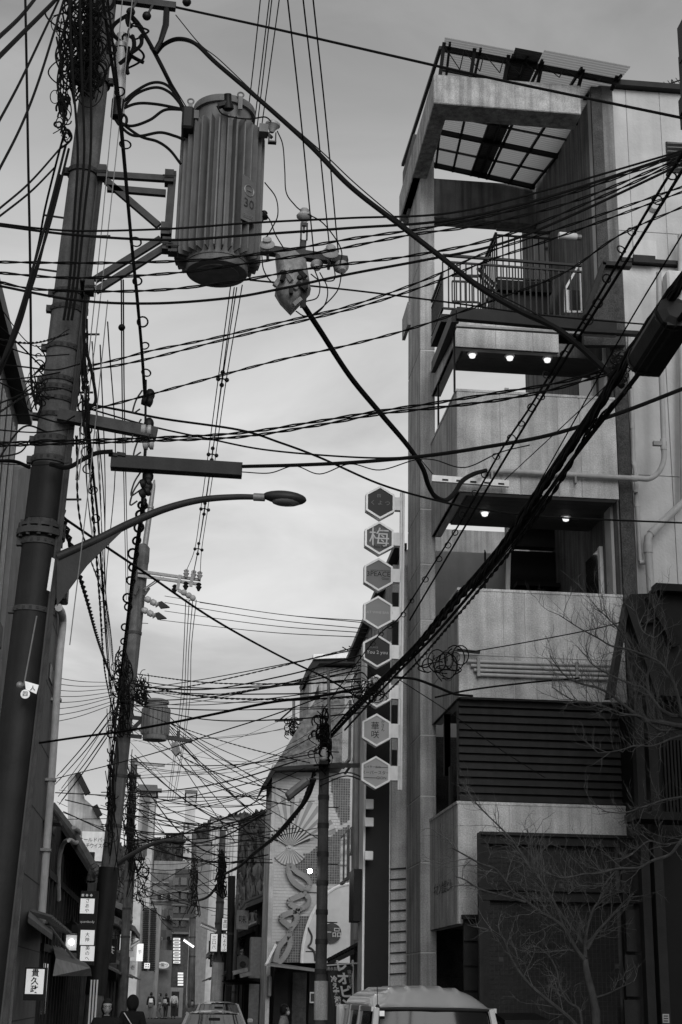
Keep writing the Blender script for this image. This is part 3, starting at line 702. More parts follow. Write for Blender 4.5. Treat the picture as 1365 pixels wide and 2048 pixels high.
# brick courses (joined, too small to pick apart)
bk_ = MB(); nb_r = 60
for r in range(nb_r):
    za = z0 + (z1 - z0) * r / nb_r; zb_ = za + (z1 - z0) / nb_r * .82; off = (r % 2) * .06
    x = x0 + .02 - off
    while x < x1:
        xa = max(x, x0 + .02); xb = min(x + .115, x1)
        if xb - xa > .02: bk_.box(xa, xb, YFN - .012 - rnd.random() * .004, YFN + .002, za, zb_)
        x += .12
bk_.build('brick_courses', BRK, fanb, kind='stuff')
mo_ = MB()
def mosaic(poly_uv):
    us = [p[0] for p in poly_uv]; vs = [p[1] for p in poly_uv]
    a, b, c, d = rect(min(us), min(vs), max(us), max(vs), YFN)
    pl = [P(u, v, YFN) for u, v in poly_uv]
    MB().prism([p + Vector((0, -.02, 0)) for p in pl], (0, .01, 0)).build('mosaic_backing', MOS, fanb)
    st = .075; x = a
    while x < b:
        z = c
        while z < d:
            cx_, cz_ = x + st / 2, z + st / 2; ins = False; n = len(pl)
            for i in range(n):
                p, q2 = pl[i], pl[(i + 1) % n]
                if (p.z > cz_) != (q2.z > cz_) and cx_ < (q2.x - p.x) * (cz_ - p.z) / (q2.z - p.z) + p.x: ins = not ins
            if ins: mo_.box(x + .008, x + st - .008, YFN - .032, YFN - .02, z + .008, z + st - .008)
            z += st
        x += st
mosaic([(582, 1716), (618, 1706), (676, 1662), (700, 1650), (700, 1768), (620, 1768), (596, 1742)])
mosaic([(662, 1556), (700, 1556), (700, 1640), (684, 1650), (668, 1615)])
mosaic([(588, 1832), (622, 1832), (608, 1870), (604, 1925), (552, 1925), (552, 1882), (568, 1882)])
mo_.build('mosaic_tiles', BRKT, fanb, kind='stuff')
def fan(cu, cv, rpx, a0, a1, nrib, m1, m2, r0=.12, yoff=.06):
    c = P(cu, cv, YFN - yoff); R = P(cu, cv - rpx, YFN).z - c.z
    f = MB().lathe([(R * .07, -.03), (R * .07, .03)], c, (0, 1, 0), 12).build('fan', m1, fanb, True)
    for k in range(nrib):
        t0 = math.radians(a0 + (a1 - a0) * k / nrib); t1 = math.radians(a0 + (a1 - a0) * (k + 1) / nrib)
        m = m1 if k % 2 else m2; yy = .0 if k % 2 else .025
        pts = [c + Vector((math.cos(t) * r, yy, math.sin(t) * r)) for t, r in ((t0, R * r0), (t0, R), (t1, R), (t1, R * r0))]
        MB().prism(pts, (0, .04, 0)).build('fan_leaf', m, f)
fan(580, 1694, 100, 18, 108, 16, CREAM, GREYR, .35, .045)
fan(580, 1694, 44, 20, 150, 26, CREAM, STUC, .1, .1)
fan(580, 1694, 36, 215, 330, 22, CREAM, GREYR, .15, .08)
# twisted ribbon reliefs
def ribbon(pts, w=.16):
    q = catmull([P(u, v, YFN - .1) for u, v in pts], 6); mbx = MB()
    for a, b in zip(q[:-1], q[1:]): mbx.bar(a, b, .14, w, (1, 0, .35))
    mbx.build('ribbon', GREYR, fanb, True)
ribbon([(579, 1727), (578, 1745), (588, 1765), (610, 1785), (578, 1803), (600, 1820), (592, 1822), (562, 1835), (580, 1855), (578, 1870), (558, 1895), (551, 1925)])
ribbon([(580, 1727), (592, 1742), (612, 1755), (620, 1768), (612, 1783), (618, 1800), (612, 1812), (592, 1822), (594, 1840), (580, 1862), (580, 1890), (568, 1915), (556, 1926)])
# big round relief, cut by the pole
c = P(690, 1880, YFN - .05); mbx = MB()
arc = [P(604, 1926, YFN - .12)] + [P(604 + 96 * (1 - math.cos(t)), 1926 - 158 * math.sin(t), YFN - .12) for t in [k * math.pi / 2 / 14 for k in range(1, 15)]] + [P(700, 1926, YFN - .12)]
MB().prism(arc, (0, .08, 0)).build('round_relief', CREAM, fanb)
MB().tube(arc[:-1], .05, 6).build('relief_rim', METALW, fanb, True)
MB().lathe([(P(664, 1846, YFN).z - P(664, 1866, YFN).z, 0), (P(664, 1846, YFN).z - P(664, 1866, YFN).z, .1)], P(664, 1866, YFN - .2), (0, 1, 0), 20).build('relief_disc', STUC, fanb)
lettering('一品', .3, P(664, 1866, YFN - .21), XA, ZA, PALEINK, fanb)
MB().tube(catmull([P(616, 1855, YFN - .14), P(624, 1872, YFN - .14), P(622, 1886, YFN - .14), P(617, 1893, YFN - .14), P(624, 1898, YFN - .14), P(629, 1905, YFN - .14), P(631, 1922, YFN - .14)], 5), .03, 5).build('relief_line', STUC, fanb, True)
# steep slate roof, chimney block above, eave soffit
rf = MB().prism([P(525, 1570, YFN - .6), P(552, 1528, YFN - .3), P(636, 1392, YFN + 1), P(690, 1388, YFN + 1), P(690, 1530, YFN - .3), P(545, 1538, YFN - .6)], (0, 5, 0)).build('roof', SLATE, fanb)
MB().prism([P(524, 1572, YFN - .7), P(549, 1534, YFN - .7), P(690, 1524, YFN - .7), P(690, 1532, YFN - .7), P(552, 1541, YFN - .7), P(530, 1575, YFN - .7)], (0, .5, 0)).build('eave', STEEL, rf)
a, b, c, d = rect(617, 1335, 720, 1560, YFN + 3); MB().box(a, b + 1, YFN + 3, YFN + 7, c, d).build('roof_tower', CONCT, fanb)
MB().bar(P(626, 1316, YFN + 2.6), P(730, 1313, YFN + 2.6), .5, .16).build('tower_coping', METALW, fanb)
MB().prism([P(613, 1340, YFN + 2.5), P(628, 1318, YFN + 2.5), P(730, 1318, YFN + 2.5), P(730, 1326, YFN + 2.5), P(640, 1326, YFN + 2.5), P(616, 1350, YFN + 2.5)], (0, 3, 0)).build('tower_eave', STEEL, fanb)
MB().prism([P(628, 1395, YFN + .9), P(638, 1368, YFN + .9), P(638, 1398, YFN + .9)], (0, .4, 0)).build('roof_horn', BLACK, fanb)
# awning with strut over the entrance
MB().prism([P(533, 1928, YFN - 1.2), P(632, 1940, YFN - 1.2), P(632, 1937, YFN), P(545, 1925, YFN)], (0, 0, -.05)).build('awning', GALV, fanb)
MB().tube([P(532, 1930, YFN - 1.2), P(552, 1890, YFN - .1)], .04, 6).build('awning_strut', METALW, fanb, True)
for u in (548, 585, 618):
    q = rect(u, 1945, u + 28, 2048, YFN + .6); MB().box(q[0], q[1], YFN + .6, YFN + .79, 0, q[3]).build('shopfront_panel', STEEL if u != 585 else STUC, fanb)
q = rect(534, 1950, 543, 1995, YFN - .2); MB().bbox(q[0], q[1], YFN - .3, YFN - .101, q[2], q[3], .05).build('meter_box', GALV, fanb)
pt = pbox(MB(), 620, 1984, 632, 2006, YFN + .5, .05).build('poster', METALW, fanb); pbox(MB(), 622, 1987, 630, 2003, YFN + .49, .008).build('print', STUC, pt)
# bright floodlight beside the pole
fl = thing('floodlight', 'small glaring floodlight beside the middle utility pole', 'lamp', tuple(P(620, 1742, 24.5)))
MB().lathe([(.02, 0), (.036, .04), (.04, .07)], P(620, 1742, 24.6), (0, -1, -.1), 14).build('housing', STEEL, fl, True)
MB().lathe([(.038, .02), (.02, .03)], P(620, 1742, 24.5), (0, -1, -.1), 14).build('lens', lampmat('glare_lens', 40), fl, True)
MB().bar(P(622, 1744, 24.6), P(636, 1748, 24.55), .03, .03).build('bracket', STEEL, fl)
# ------------------------------------------------------------------ near utility pole
POLEC = mk('pole_concrete', .1, .85, 3, .4, .25, 40, streak=.3, speck=.12)
POLES = mk('pole_sleeve', .013, .6, 3, .35, .12, 30, streak=.3)
WIRE = mk('cable_black', .006, .7, 4, .2, 0, spec=.1); WIREG = mk('cable_grey', .06, .6, 4, .2, 0)
PORC = mk('porcelain', .32, .25, 6, .15, 0); TRF = mk('transformer_paint', .16, .6, 6, .18, .1, streak=.2)
YN1 = 12.5
A0, A1 = P(37, 1456, YN1), P(188, 180, YN1)
def axis(v):      # point of the near pole's axis at photo height v
    lo, hi = A0 + (A0 - A1) * .5, A1 + (A1 - A0) * .5
    t = (v - 1456) / (180 - 1456); zz = P(112, v, YN1).z
    k = (zz - A0.z) / (A1.z - A0.z); return A0.lerp(A1, k)
AX = (A1 - A0).normalized()
base = A0 - AX * (A0.z / AX.z)
top = axis(-60)
pole = thing('utility_pole', 'nearest and largest utility pole with steel sleeve at left edge', 'utility pole', tuple(base), 'utility poles')
fl_p = axis(1060)
PM = 2950.0
def rad(w, v): d = (axis(v) - CAM); return w / 2 * (EX * 0 + Vector((0, 0, 0))).length if False else w / 2 * (-(M3.to_3x3().transposed() @ d).z) / PM
r_low, r_mid, r_up = rad(75, 1456), rad(70, 900), rad(54, 180)
MB().tube([base, fl_p], [r_low * 1.1, r_low * .98], 24).build('steel_sleeve', POLES, pole, True)
MB().tube([fl_p, axis(935)], [r_mid * .98, r_mid], 24).build('lower_collar', RUST, pole, True)
MB().tube([axis(935), axis(640), axis(180), top], [r_mid * .95, rad(64, 640), r_up, r_up * .9], 24).build('shaft', POLEC, pole, True)
MB().tube([axis(1045), axis(935)], [r_mid * 1.02, r_mid * 1.0], 24).build('dark_wrap', POLES, pole, True)
fo = MB(); fo.tube([axis(1078), axis(1066)], [rad(97, 1066)] * 2, 28); fg = fo.build('flange', RUST, pole, True)
MB().tube([axis(1062), axis(1056)], [rad(92, 1066)] * 2, 28).build('flange_plate', RUST, fg, True)
for k in range(12):
    an = 2 * math.pi * k / 12; R = rad(86, 1066); c = axis(1060) + Vector((math.cos(an) * R, math.sin(an) * R, 0))
    MB().tube([c + AX * .05, c - AX * .1], .018, 6).build('bolt', RUST, fg)
for (v, h, grow) in ((1225, 10, 1.05), (1090, 12, 1.06), (925, 12, 1.08), (885, 14, 1.07), (838, 9, 1.06), (805, 9, 1.05), (783, 10, 1.06), (765, 9, 1.06), (700, 9, 1.06), (622, 10, 1.06), (345, 9, 1.07), (590, 8, 1.06), (160, 8, 1.08)):
    R = rad(74 - (1225 - v) * .014, v) * grow
    bn_ = MB().tube([axis(v + h / 2), axis(v - h / 2)], [R, R], 24).build('band', RUST, pole, True)
    for sgn in (-1, 1):
        c = axis(v) + Vector((sgn * R, -.02, 0)); MB().box(c.x - .03, c.x + .03, c.y - .04, c.y + .02, c.z - .03, c.z + .03).build('clamp', RUST, bn_)
    for k in range(9):
        an = math.pi + math.pi * (k + .5) / 9; c = axis(v) + Vector((math.cos(an) * R, math.sin(an) * R, 0))
        MB().box(c.x - .012, c.x + .012, c.y - .004, c.y + .004, c.z - .012, c.z + .012).build('band_slot', BLACK, bn_)
for (v, s) in ((437, -1), (545, -1), (668, 1), (770, -1), (560, 1), (785, 1), (1000, 1), (470, 1)):      # step bolts
    c = axis(v); MB().tube([c, c + Vector((s * (r_mid + .16), -.05, 0))], .01, 6).build('step_bolt', RUST, pole, True)
# riser conduits on the right flank
for (du, r, m) in ((43, .016, RUST), (40, .012, WIREG), (45, .008, RUST)):
    pts = [axis(v) + Vector((r_mid * 1.05 + (du - 42) * .008, -.1 - (du - 42) * .004, 0)) for v in (360, 600, 800, 1000, 1200, 1500, 1900, 2330)]
    MB().tube(pts, r, 6).build('riser_conduit', m, pole, True)
cyl = MB().tube([P(245, 70, 12.35), P(238, 230, 12.35)], .055, 14).build('surge_arrester', PORC, pole, True)
MB().tube([P(237, 200, 12.33), P(234, 235, 12.33)], .06, 12).build('arrester_cap', STEEL, cyl, True)
MB().tube([P(243, 88, 12.34), P(242.4, 97, 12.34)], .057, 14).build('arrester_band', GALV, cyl, True)
# metal tags on a wire
tg = MB().tube([P(74, 1232, 12.2), P(48, 1372, 12.2)], .006, 5).build('tag_wire', GALV, pole)
MB().prism([P(50, 1362, 12.18), P(78, 1370, 12.18), P(73, 1388, 12.18), P(52, 1378, 12.18)], (0, .01, 0)).build('tag', METALW, tg)
MB().lathe([(.038, 0), (.038, .012)], P(51, 1388, 12.17), (0, 1, 0), 16).build('tag', METALW, tg)
MB().ball(P(40, 1370, 12.17), .03).build('tag_bolt', GALV, tg, True)
lettering('四', .045, P(51, 1388, 12.165), XA, ZA, INK, tg); lettering('人', .045, P(66, 1377, 12.175), XA, ZA, INK, tg)
MB().prism([P(104, 1115, 12.25), P(110, 1118, 12.25), P(101, 1183, 12.25), P(94, 1180, 12.25)], (0, .01, 0)).build('number_plate', METALW, pole)
# cross-arm at mid height with insulator stack
arm = thing('crossarm_assembly', 'short square steel arm with insulator stack on the nearest pole', 'cross arm', tuple(axis(850)))
MB().bar(axis(846) + Vector((.05, -.2, 0)), P(314, 868, 12.3), .09, .1).build('arm', RUST, arm)
for i, (u, v, s) in enumerate(((295, 802, 1), (293, 860, 1), (297, 888, 1.1), (292, 966, .9), (290, 985, .9))):
    o = MB(); c = P(u, v, 12.28)
    o.lathe([(.02, -.05), (.045 * s, -.045), (.05 * s, -.01), (.028, 0), (.048 * s, .012), (.05 * s, .04), (.02, .05)], c, (1, 0, -.25 + .2 * i), 14); o.build('insulator', PORC if i in (1, 2) else STEEL, arm, True)
    o = MB(); o.ball(c + Vector((.02, .0, .06)), .045, .03, .06); o.build('dead_end_clamp', BLACK, arm, True)
    MB().tube(catmull([c + Vector((-.05, 0, .1)), c + Vector((-.1, 0, .0)), c + Vector((-.12, 0, -.12)), c + Vector((-.06, 0, -.08))], 4), .008, 5).build('strap', BLACK, arm, True)
MB().tube([P(292, 760, 12.28), P(291, 900, 12.28)], .012, 6).build('link_rod', BLACK, arm)
MB().tube([P(291, 900, 12.28), P(288, 1010, 12.28)], .01, 6).build('link_rod', BLACK, arm)
# long cable guard
cg = thing('cable_guard', 'long dark angled cable guard hung beside the nearest pole', 'cable guard', tuple(P(350, 935, 12.2)))
g0, g1 = P(222, 921, 12.2), P(485, 938, 12.2)
MB().bar(g0, g1, .02, .115).build('web', SHUT, cg)
MB().bar(g0 + Vector((0, .06, .055)), g1 + Vector((0, .06, .055)), .12, .015).build('top_flange', SHUT, cg)
MB().bar(g0 + Vector((0, .05, -.055)), g1 + Vector((0, .05, -.055)), .1, .012).build('bottom_flange', BLACK, cg)
for u in (224, 240): MB().bar(P(u - 6, 908, 12.2), P(u + 12, 911, 12.2), .05, .03).build('end_clip', STEEL, cg)
# ------------------------------------------------------------------ street lamp on the near pole
sl = thing('street_lamp', 'street lamp on long curved arm reaching from the nearest pole', 'street lamp', tuple(axis(1110)), 'street lamps')
LM = mk('lamp_arm_paint', .025, .5, 5, .3, .08)
pts = catmull([P(116, 1114, 12.35), P(190, 1082, 12.33), P(258, 1048, 12.3), P(330, 1018, 12.25), (P(400, 1000, 12.2)), P(470, 994, 12.15), P(527, 994.5, 12.1)], 8)
MB().tube(pts, [.042 - .018 * i / (len(pts) - 1) for i in range(len(pts))], 12).build('arm', LM, sl, True)
MB().prism([P(114, 1116, 12.34), P(255, 1052, 12.29), P(175, 1130, 12.31), P(114, 1212, 12.34)], (0, .015, 0)).build('gusset_plate', LM, sl)
MB().tube([P(508, 994, 12.12), P(530, 995, 12.1)], .035, 12).build('socket', GALV, sl, True)
hc = P(569, 996, 12.1); hd = MB()
hd.ball((0, 0, 0), .195, .095, .06, 20, 12)
for i, p in enumerate(hd.v):
    t = (p.x + .195) / .39; p.z *= (.75 + .35 * t) if p.z < 0 else 1.0; p.y *= .8 + .35 * t
    hd.v[i] = hc + Matrix.Rotation(math.radians(3), 3, 'Y') @ p
hd.build('lamp_head', LM, sl, True)
lg = MB(); lg.ball((0, 0, 0), .13, .08, .035, 16, 8)
lg.v = [hc + Vector((.02, 0, -.036)) + p for p in lg.v]; lg.build('lamp_glass', mkglass('lamp_lens', .12, .2), sl, True)
# ------------------------------------------------------------------ near transformer
def transformer(name, label, c, R, Rt, zt, zb, zneck, zbot, nf, detail=True):
    t = thing(name, label, 'transformer', (c.x, c.y, zbot), 'pole transformers'); o = Vector((c.x, c.y, 0))
    MB().lathe([(Rt * .97, zbot), (Rt, zbot + .015), (Rt, zbot + .06), (Rt, zt + .02), (Rt * .97, zt + .06)], o, n=40).build('tank', TRF, t, True)
    MB().lathe([(Rt * .72, zbot - .012), (Rt * .72, zbot + .01), (Rt * .7, zbot + .012)], o, n=36).build('base_ring', TRF, t, True)
    MB().lathe([(Rt * 1.0, zb - .03), (Rt * 1.03, zb - .03), (Rt * 1.03, zb + .02)], o, n=40).build('collar', TRF, t, True)
    MB().lathe([(Rt * .93, zt + .05), (Rt * .93, zneck - .05)], o, n=40).build('neck', TRF, t, True)
    MB().lathe([(Rt * .95, zneck - .05), (Rt * 1.04, zneck - .05), (Rt * 1.06, zneck - .02), (Rt * 1.04, zneck + .02), (Rt * .7, zneck + .07), (.02, zneck + .09)], o, n=40).build('lid', TRF, t, True)
    f = MB(); f.prism([(Rt - .01, -.007, zb), (R - .01, -.007, zb), (R, -.007, zb + .03), (R, -.007, zt - .03), (R - .03, -.007, zt), (Rt - .01, -.007, zt)], (0, .014, 0))
    f.v = [p + Vector((c.x, c.y, 0)) for p in f.v]
    fo = f.build('fin', TRF, t)
    for k in range(1, nf):
        x = inst(fo, t); x.rotation_euler = (0, 0, 2 * math.pi * k / nf)
    return t
TX = P(441, 400, 12.5); tc_ = Vector((TX.x, 12.5, 0))
tzt, tzb = zat(270, 12.5, 440), zat(528, 12.5, 435); tzn, tzbot = zat(226, 12.5, 440), zat(548, 12.5, 432)
TR, TRt = .405, .29
tr1 = transformer('pole_transformer', 'large finned transformer hung beside the nearest pole', tc_, TR, TRt, tzt, tzb, tzn, tzbot, 30)
for u, v in ((382, 203), (482, 190)):
    c = P(u, v, 12.2); MB().torus(c, (0, 1, 0), .028, .009).build('lifting_eye', TRF, tr1, True)
    MB().bar(c + Vector((0, 0, -.02)), c + Vector((0, 0, -.16)), .04, .02, (0, 1, 0)).build('eye_strap', TRF, tr1)
bsh = MB(); bsh.lathe([(.03, 0), (.055, .02), (.05, .06), (.035, .08), (.035, .16)], P(457, 222, 12.13), (-.05, -.2, .6), 14); bsh.build('bushing', BLACK, tr1, True)
MB().bar(P(437, 212, 12.1), P(455, 207, 12.1), .05, .04).build('bushing_lug', BLACK, tr1)
jb = MB(); a, b, c, d = rect(364, 222, 388, 266, 12.25); jb.bbox(a, b, 12.15, 12.4, c, d, .02); jb.build('terminal_box', SHUT, tr1)
for u, v in ((389, 230), (528, 257)):
    a, b, c, d = rect(u - 9, v - 8, u + 9, v + 8, 12.2); MB().box(a, b, 12.18, 12.3, c, d).build('lug_bracket', TRF, tr1)
# rating plate with raised figures, angled round the right side
ang = math.radians(-52); nrm = Vector((math.cos(ang), math.sin(ang), 0)); tan = Vector((-math.sin(ang), math.cos(ang), 0)); pc = tc_ + nrm * (TR + .012)
z0p, z1p = zat(448, 12.2, 508), zat(358, 12.2, 508)
npz = MB(); npz.prism([pc - tan * .085 + ZA * z0p, pc + tan * .085 + ZA * z0p, pc + tan * .085 + ZA * (z1p - .05), pc - tan * .085 + ZA * z1p], nrm * .008)
npl = npz.build('rating_plate', mk('rating_plate', .12, .6, 5, .2, .05), tr1)
zc2 = z1p - .15; o_ = pc + nrm * .01
MB().torus(o_ + ZA * zc2, nrm, .055, .007, 20).build('emblem', GALV, npl, True)
MB().bar(o_ + ZA * zc2 - tan * .025, o_ + ZA * zc2 + tan * .025, .012, .012).build('emblem', GALV, npl)
lettering('30', .13, o_ + ZA * (zc2 - .14), tan, ZA, RUST, npl, depth=.004); lettering('BB00', .06, o_ + ZA * (z0p + .05), tan, ZA, GALV, npl, depth=.004)
# hanger frame between pole and transformer
hg = thing('transformer_bracket', 'steel bracket frame holding the large transformer to its pole', 'bracket', tuple(axis(560)))
for a, b, w in (((196, 349), (335, 358), .06), ((215, 377), (332, 387), .06), ((190, 560), (322, 478), .06), ((192, 582), (330, 495), .06), ((213, 362), (318, 452), .06)):
    MB().bar(P(*a, 12.4), P(*b, 12.4), .05, w).build('strut', RUST, hg)
MB().bar(P(346, 345, 12.38), P(336, 470, 12.38), .07, .07, (0, 1, 0)).build('hanger', RUST, hg)
for u, v in ((203, 340), (338, 350), (330, 455), (178, 570), (333, 485), (345, 490)):
    a, b, c, d = rect(u - 8, v - 12, u + 10, v + 12, 12.3); MB().box(a, b, 12.3, 12.42, c, d).build('cleat', RUST, hg)
    MB().tube([P(u - 12, v, 12.28), P(u + 14, v + 1, 12.28)], .008, 5).build('bolt', RUST, hg)
# ------------------------------------------------------------------ crossarm with line insulators and switch
ca = thing('insulator_arm', 'horizontal steel arm with disc insulators right of the transformer', 'cross arm', tuple(P(600, 515, 12.45)))
MB().bar(P(492, 495, 12.5), P(695, 523, 12.3), .09, .075).build('arm', RUST, ca)
MB().bar(P(604, 515, 12.4), P(607, 482, 12.4), .06, .05, (0, 1, 0)).build('upright', RUST, ca)
def pin(u, v, Y, s, d, mat=PORC):
    c = P(u, v, Y)
    i_ = MB().lathe([(.015, -.09 * s), (.03 * s, -.05 * s), (.04 * s, -.045 * s), (.07 * s, -.02 * s), (.075 * s, 0), (.06 * s, .02 * s), (.04 * s, .035 * s), (.045 * s, .06 * s), (.03 * s, .075 * s)], c, d, 20).build('insulator', mat, ca, True)
    MB().tube([c - Vector(d).normalized() * .17 * s, c - Vector(d).normalized() * .06 * s], .014 * s, 6).build('pin', GALV, i_)
pin(609, 432, 12.35, 1, (0, -.1, 1)); pin(535, 489, 12.2, .95, (-.1, -.9, .5)); pin(661, 506, 12.15, 1.05, (0, -.8, .45)); pin(683, 534, 12.25, .95, (.1, -.5, -.8)); pin(634, 530, 12.3, .8, (0, -.4, -.8)); pin(527, 432, 12.55, .7, (.3, 0, 1), STEEL)
a, b, c, d = rect(601, 447, 616, 480, 12.35); fr_ = MB()
for bx in ((a, a + .015), (b - .015, b)): fr_.box(bx[0], bx[1], 12.33, 12.36, c, d)
fr_.box(a + .015, b - .015, 12.33, 12.36, d - .03, d); fr_.build('pin_yoke', RUST, ca)
tb = thing('bushing_insulator', 'single disc insulator on a yoke at the top right of the large transformer', 'insulator', tuple(P(545, 255, 12.3)))
c = P(546, 250, 12.28)
MB().lathe([(.02, -.08), (.04, -.04), (.072, -.01), (.072, .01), (.05, .03), (.03, .04)], c, (.1, -.05, 1), 20).build('disc', PORC, tb, True)
for dx in (-.032, .032): MB().box(c.x + dx - .006, c.x + dx + .006, c.y - .02, c.y + .02, c.z - .19, c.z - .09).build('yoke', RUST, tb)
MB().box(c.x - .04, c.x + .04, c.y - .025, c.y + .025, c.z - .2, c.z - .185).build('yoke', RUST, tb)
MB().bar(P(520, 255, 12.35), P(544, 275, 12.3), .03, .03).build('bracket', RUST, tb)
sw = thing('line_switch', 'grey cast cut-out switch hanging below the insulator arm', 'switch', tuple(P(588, 560, 12.2)))
s1 = [P(552, 508, 12.15), P(588, 500, 12.15), P(612, 520, 12.15), P(622, 580, 12.15), P(604, 600, 12.15), P(583, 622, 12.15), P(562, 600, 12.15), P(551, 582, 12.15), P(556, 545, 12.15)]
cc = sum(s1, Vector()) / len(s1)
def shr(k, y): return [cc + (p - cc) * k + Vector((0, y, 0)) for p in s1]
L_ = [shr(.5, -.12), shr(.82, -.09), shr(1, -.02), shr(1, .1), shr(.8, .16)]; sm_ = MB(); n = len(s1)
sm_.add(sum(L_, []), [(i * n + k, i * n + (k + 1) % n, (i + 1) * n + (k + 1) % n, (i + 1) * n + k) for i in range(4) for k in range(n)] + [tuple(range(n))[::-1], tuple(4 * n + k for k in range(n))])
SWM = mk('cast_enamel', .2, .4, 14, .5, .3, 20); sm_.build('case', SWM, sw, True)
for k, (u, v) in enumerate(((566, 545), (584, 540), (592, 575), (600, 555))):
    c = P(u, v, 12.02); MB().lathe([(.024, .05), (.026, 0), (.018, -.012), (.008, -.015)], c, (rnd.uniform(-.3, .3), 1, rnd.uniform(-.3, .3)), 10).build('boss', SWM if k % 3 else BLACK, sw, True)
for k in range(7):
    u0, v0 = 560 + rnd.random() * 45, 515 + rnd.random() * 85; u1, v1 = u0 + rnd.uniform(-18, 18), v0 + rnd.uniform(-8, 20)
    MB().bar(P(u0, v0, 12.03), P(u1, v1, 12.0), .03, .035).build('rib', SWM if k % 2 else SHUT, sw)
MB().bar(P(612, 560, 12.05), P(606, 615, 12.1), .05, .05, (0, 1, 0)).build('handle', BLACK, sw)
ta_ = thing('crossarm_assembly', 'steel arm with black insulators at the very top of the nearest pole', 'cross arm', tuple(P(300, 8, 12.4)))
MB().bar(P(232, -2, 12.4), P(352, 14, 12.4), .07, .07).build('arm', RUST, ta_)
for u, v in ((262, 24), (294, 32), (374, 4)):
    MB().ball(P(u, v, 12.3), .045, .045, .045).build('insulator', BLACK, ta_, True); MB().tube([P(u, v, 12.3), P(u + 12, v - 22, 12.35)], .012, 6).build('pin', RUST, ta_)
MB().tube([P(334, 14, 12.4), P(332, 50, 12.35), P(322, 82, 12.3), P(310, 103, 12.3)], [.03, .032, .026, .024], 8).build('sleeve', BLACK, ta_, True)
# ------------------------------------------------------------------ second and further poles
def far_pole(label, ub, vb, ut, vt, Y, rb, rt, steel=False, bands=6, name='utility_pole'):
    b = P(ub, vb, Y); t = P(ut, vt, Y); ax = (t - b).normalized(); base = b - ax * (b.z / ax.z)
    p = thing(name, label, 'utility pole', tuple(base), 'utility poles')
    MB().tube([base, base.lerp(t, .5), t], [rb, (rb + rt) / 2, rt], 16).build('shaft', POLES if steel else POLEC, p, True)
    for k in range(bands):
        c = base.lerp(t, .35 + .6 * k / bands); r = rb + (rt - rb) * (.35 + .6 * k / bands)
        MB().tube([c - ax * .04, c + ax * .04], [r * 1.1] * 2, 16).build('band', RUST, p, True)
        s = 1 if k % 2 else -1
        MB().tube([c + ax * .3, c + ax * .3 + Vector((s * (r + .16), 0, 0))], .01, 5).build('step_bolt', RUST, p)
    return p, base, t
YQ2 = 41.0
p2, b2, t2 = far_pole('second utility pole, behind the lamp arm, with its own transformer', 191, 1990, 285, 1130, YQ2, .25, .17)
MB().tube([P(191, 1990, YQ2), P(214, 1785, YQ2)], [.27, .26], 16).build('dark_sleeve', POLES, p2, True)
MB().tube([P(200, 1905, YQ2), P(219, 1735, YQ2)], [.285, .27], 16).build('dark_sleeve', POLES, p2, True)
for k in range(3): q = P(181 + k * 6, 2000, YQ2 - .3); MB().box(q.x - .02, q.x + .02, q.y - .01, q.y, q.z - .9, q.z + .5).build('reflective_stripe', METALW, p2)
MB().lathe([(.17, 0), (.19, .1), (.19, .5), (.1, .62)], t2, n=14).build('pole_cap', POLEC, p2, True)
q = P(288, 1125, YQ2); MB().lathe([(.085, .4), (.08, 1.7), (.1, 1.72), (.1, 1.78), (.075, 1.8), (.06, 2.4), (.02, 2.6)], t2, (P(295, 1060, YQ2) - t2), 12).build('top_extension', GALV, p2, True)
xa = thing('crossarm_assembly', 'double steel cross arm with insulators atop the second pole', 'cross arm', tuple(P(335, 1150, YQ2)))
for dv in (0, 9):
    MB().bar(P(276, 1142 + dv, YQ2 - .25), P(402, 1160 + dv, YQ2 - .25), .07, .08).build('arm', GALV, xa)
MB().tube([P(288, 1178, YQ2 - .2), P(322, 1154, YQ2 - .2)], .02, 5).build('brace', GALV, xa); MB().tube([P(290, 1180, YQ2 - .2), P(328, 1155, YQ2 - .2)], .02, 5).build('brace', GALV, xa)
for u, v in ((373, 1145), (388, 1147), (400, 1149), (372, 1170), (398, 1172), (350, 1176)):
    MB().lathe([(.03, -.15), (.05, -.1), (.09, -.03), (.05, 0), (.08, .05), (.03, .1)], P(u, v, YQ2 - .35), (0, 0, 1), 12).build('insulator', PORC if v < 1170 else STEEL, xa, True)
for a, b in (((361, 1150), (355, 1180)), ((387, 1142), (382, 1173)), ((357, 1180), (385, 1196))): MB().bar(P(*a, YQ2 - .4), P(*b, YQ2 - .4), .06, .09).build('bracket', GALV, xa)
for k, (u, v) in enumerate(((368, 1185), (378, 1191), (386, 1196))): MB().ball(P(u, v, YQ2 - .45), .09).build('insulator', PORC, xa, True)
# strain insulators with guards
for i, (u, v) in enumerate(((298, 1200), (292, 1222))):
    st = thing('strain_insulator', 'tilted strain insulator pair %s on the second pole, right side' % ('upper' if i == 0 else 'lower'), 'insulator', tuple(P(u + 20, v, YQ2 - .2)), 'strain insulators')
    for k in range(2):
        MB().lathe([(.03, -.13), (.09, -.08), (.09, .02), (.05, .06), (.1, .1), (.03, .14)], P(u + k * 11, v + k * 6, YQ2 - .25), (1, 0, -.5), 12).build('disc', PORC, st, True)
    MB().prism([P(u + 16, v + 5, YQ2 - .25), P(u + 26, v + 2, YQ2 - .25), P(u + 42, v + 14, YQ2 - .25), P(u + 24, v + 16, YQ2 - .25)], (0, .12, 0)).build('guard', BLACK, st)
for a, b in (((278, 1172), (270, 1190)), ((299, 1176), (288, 1192))): MB().bar(P(*a, YQ2 - .3), P(*b, YQ2 - .3), .1, .06).build('bracket', RUST, p2)
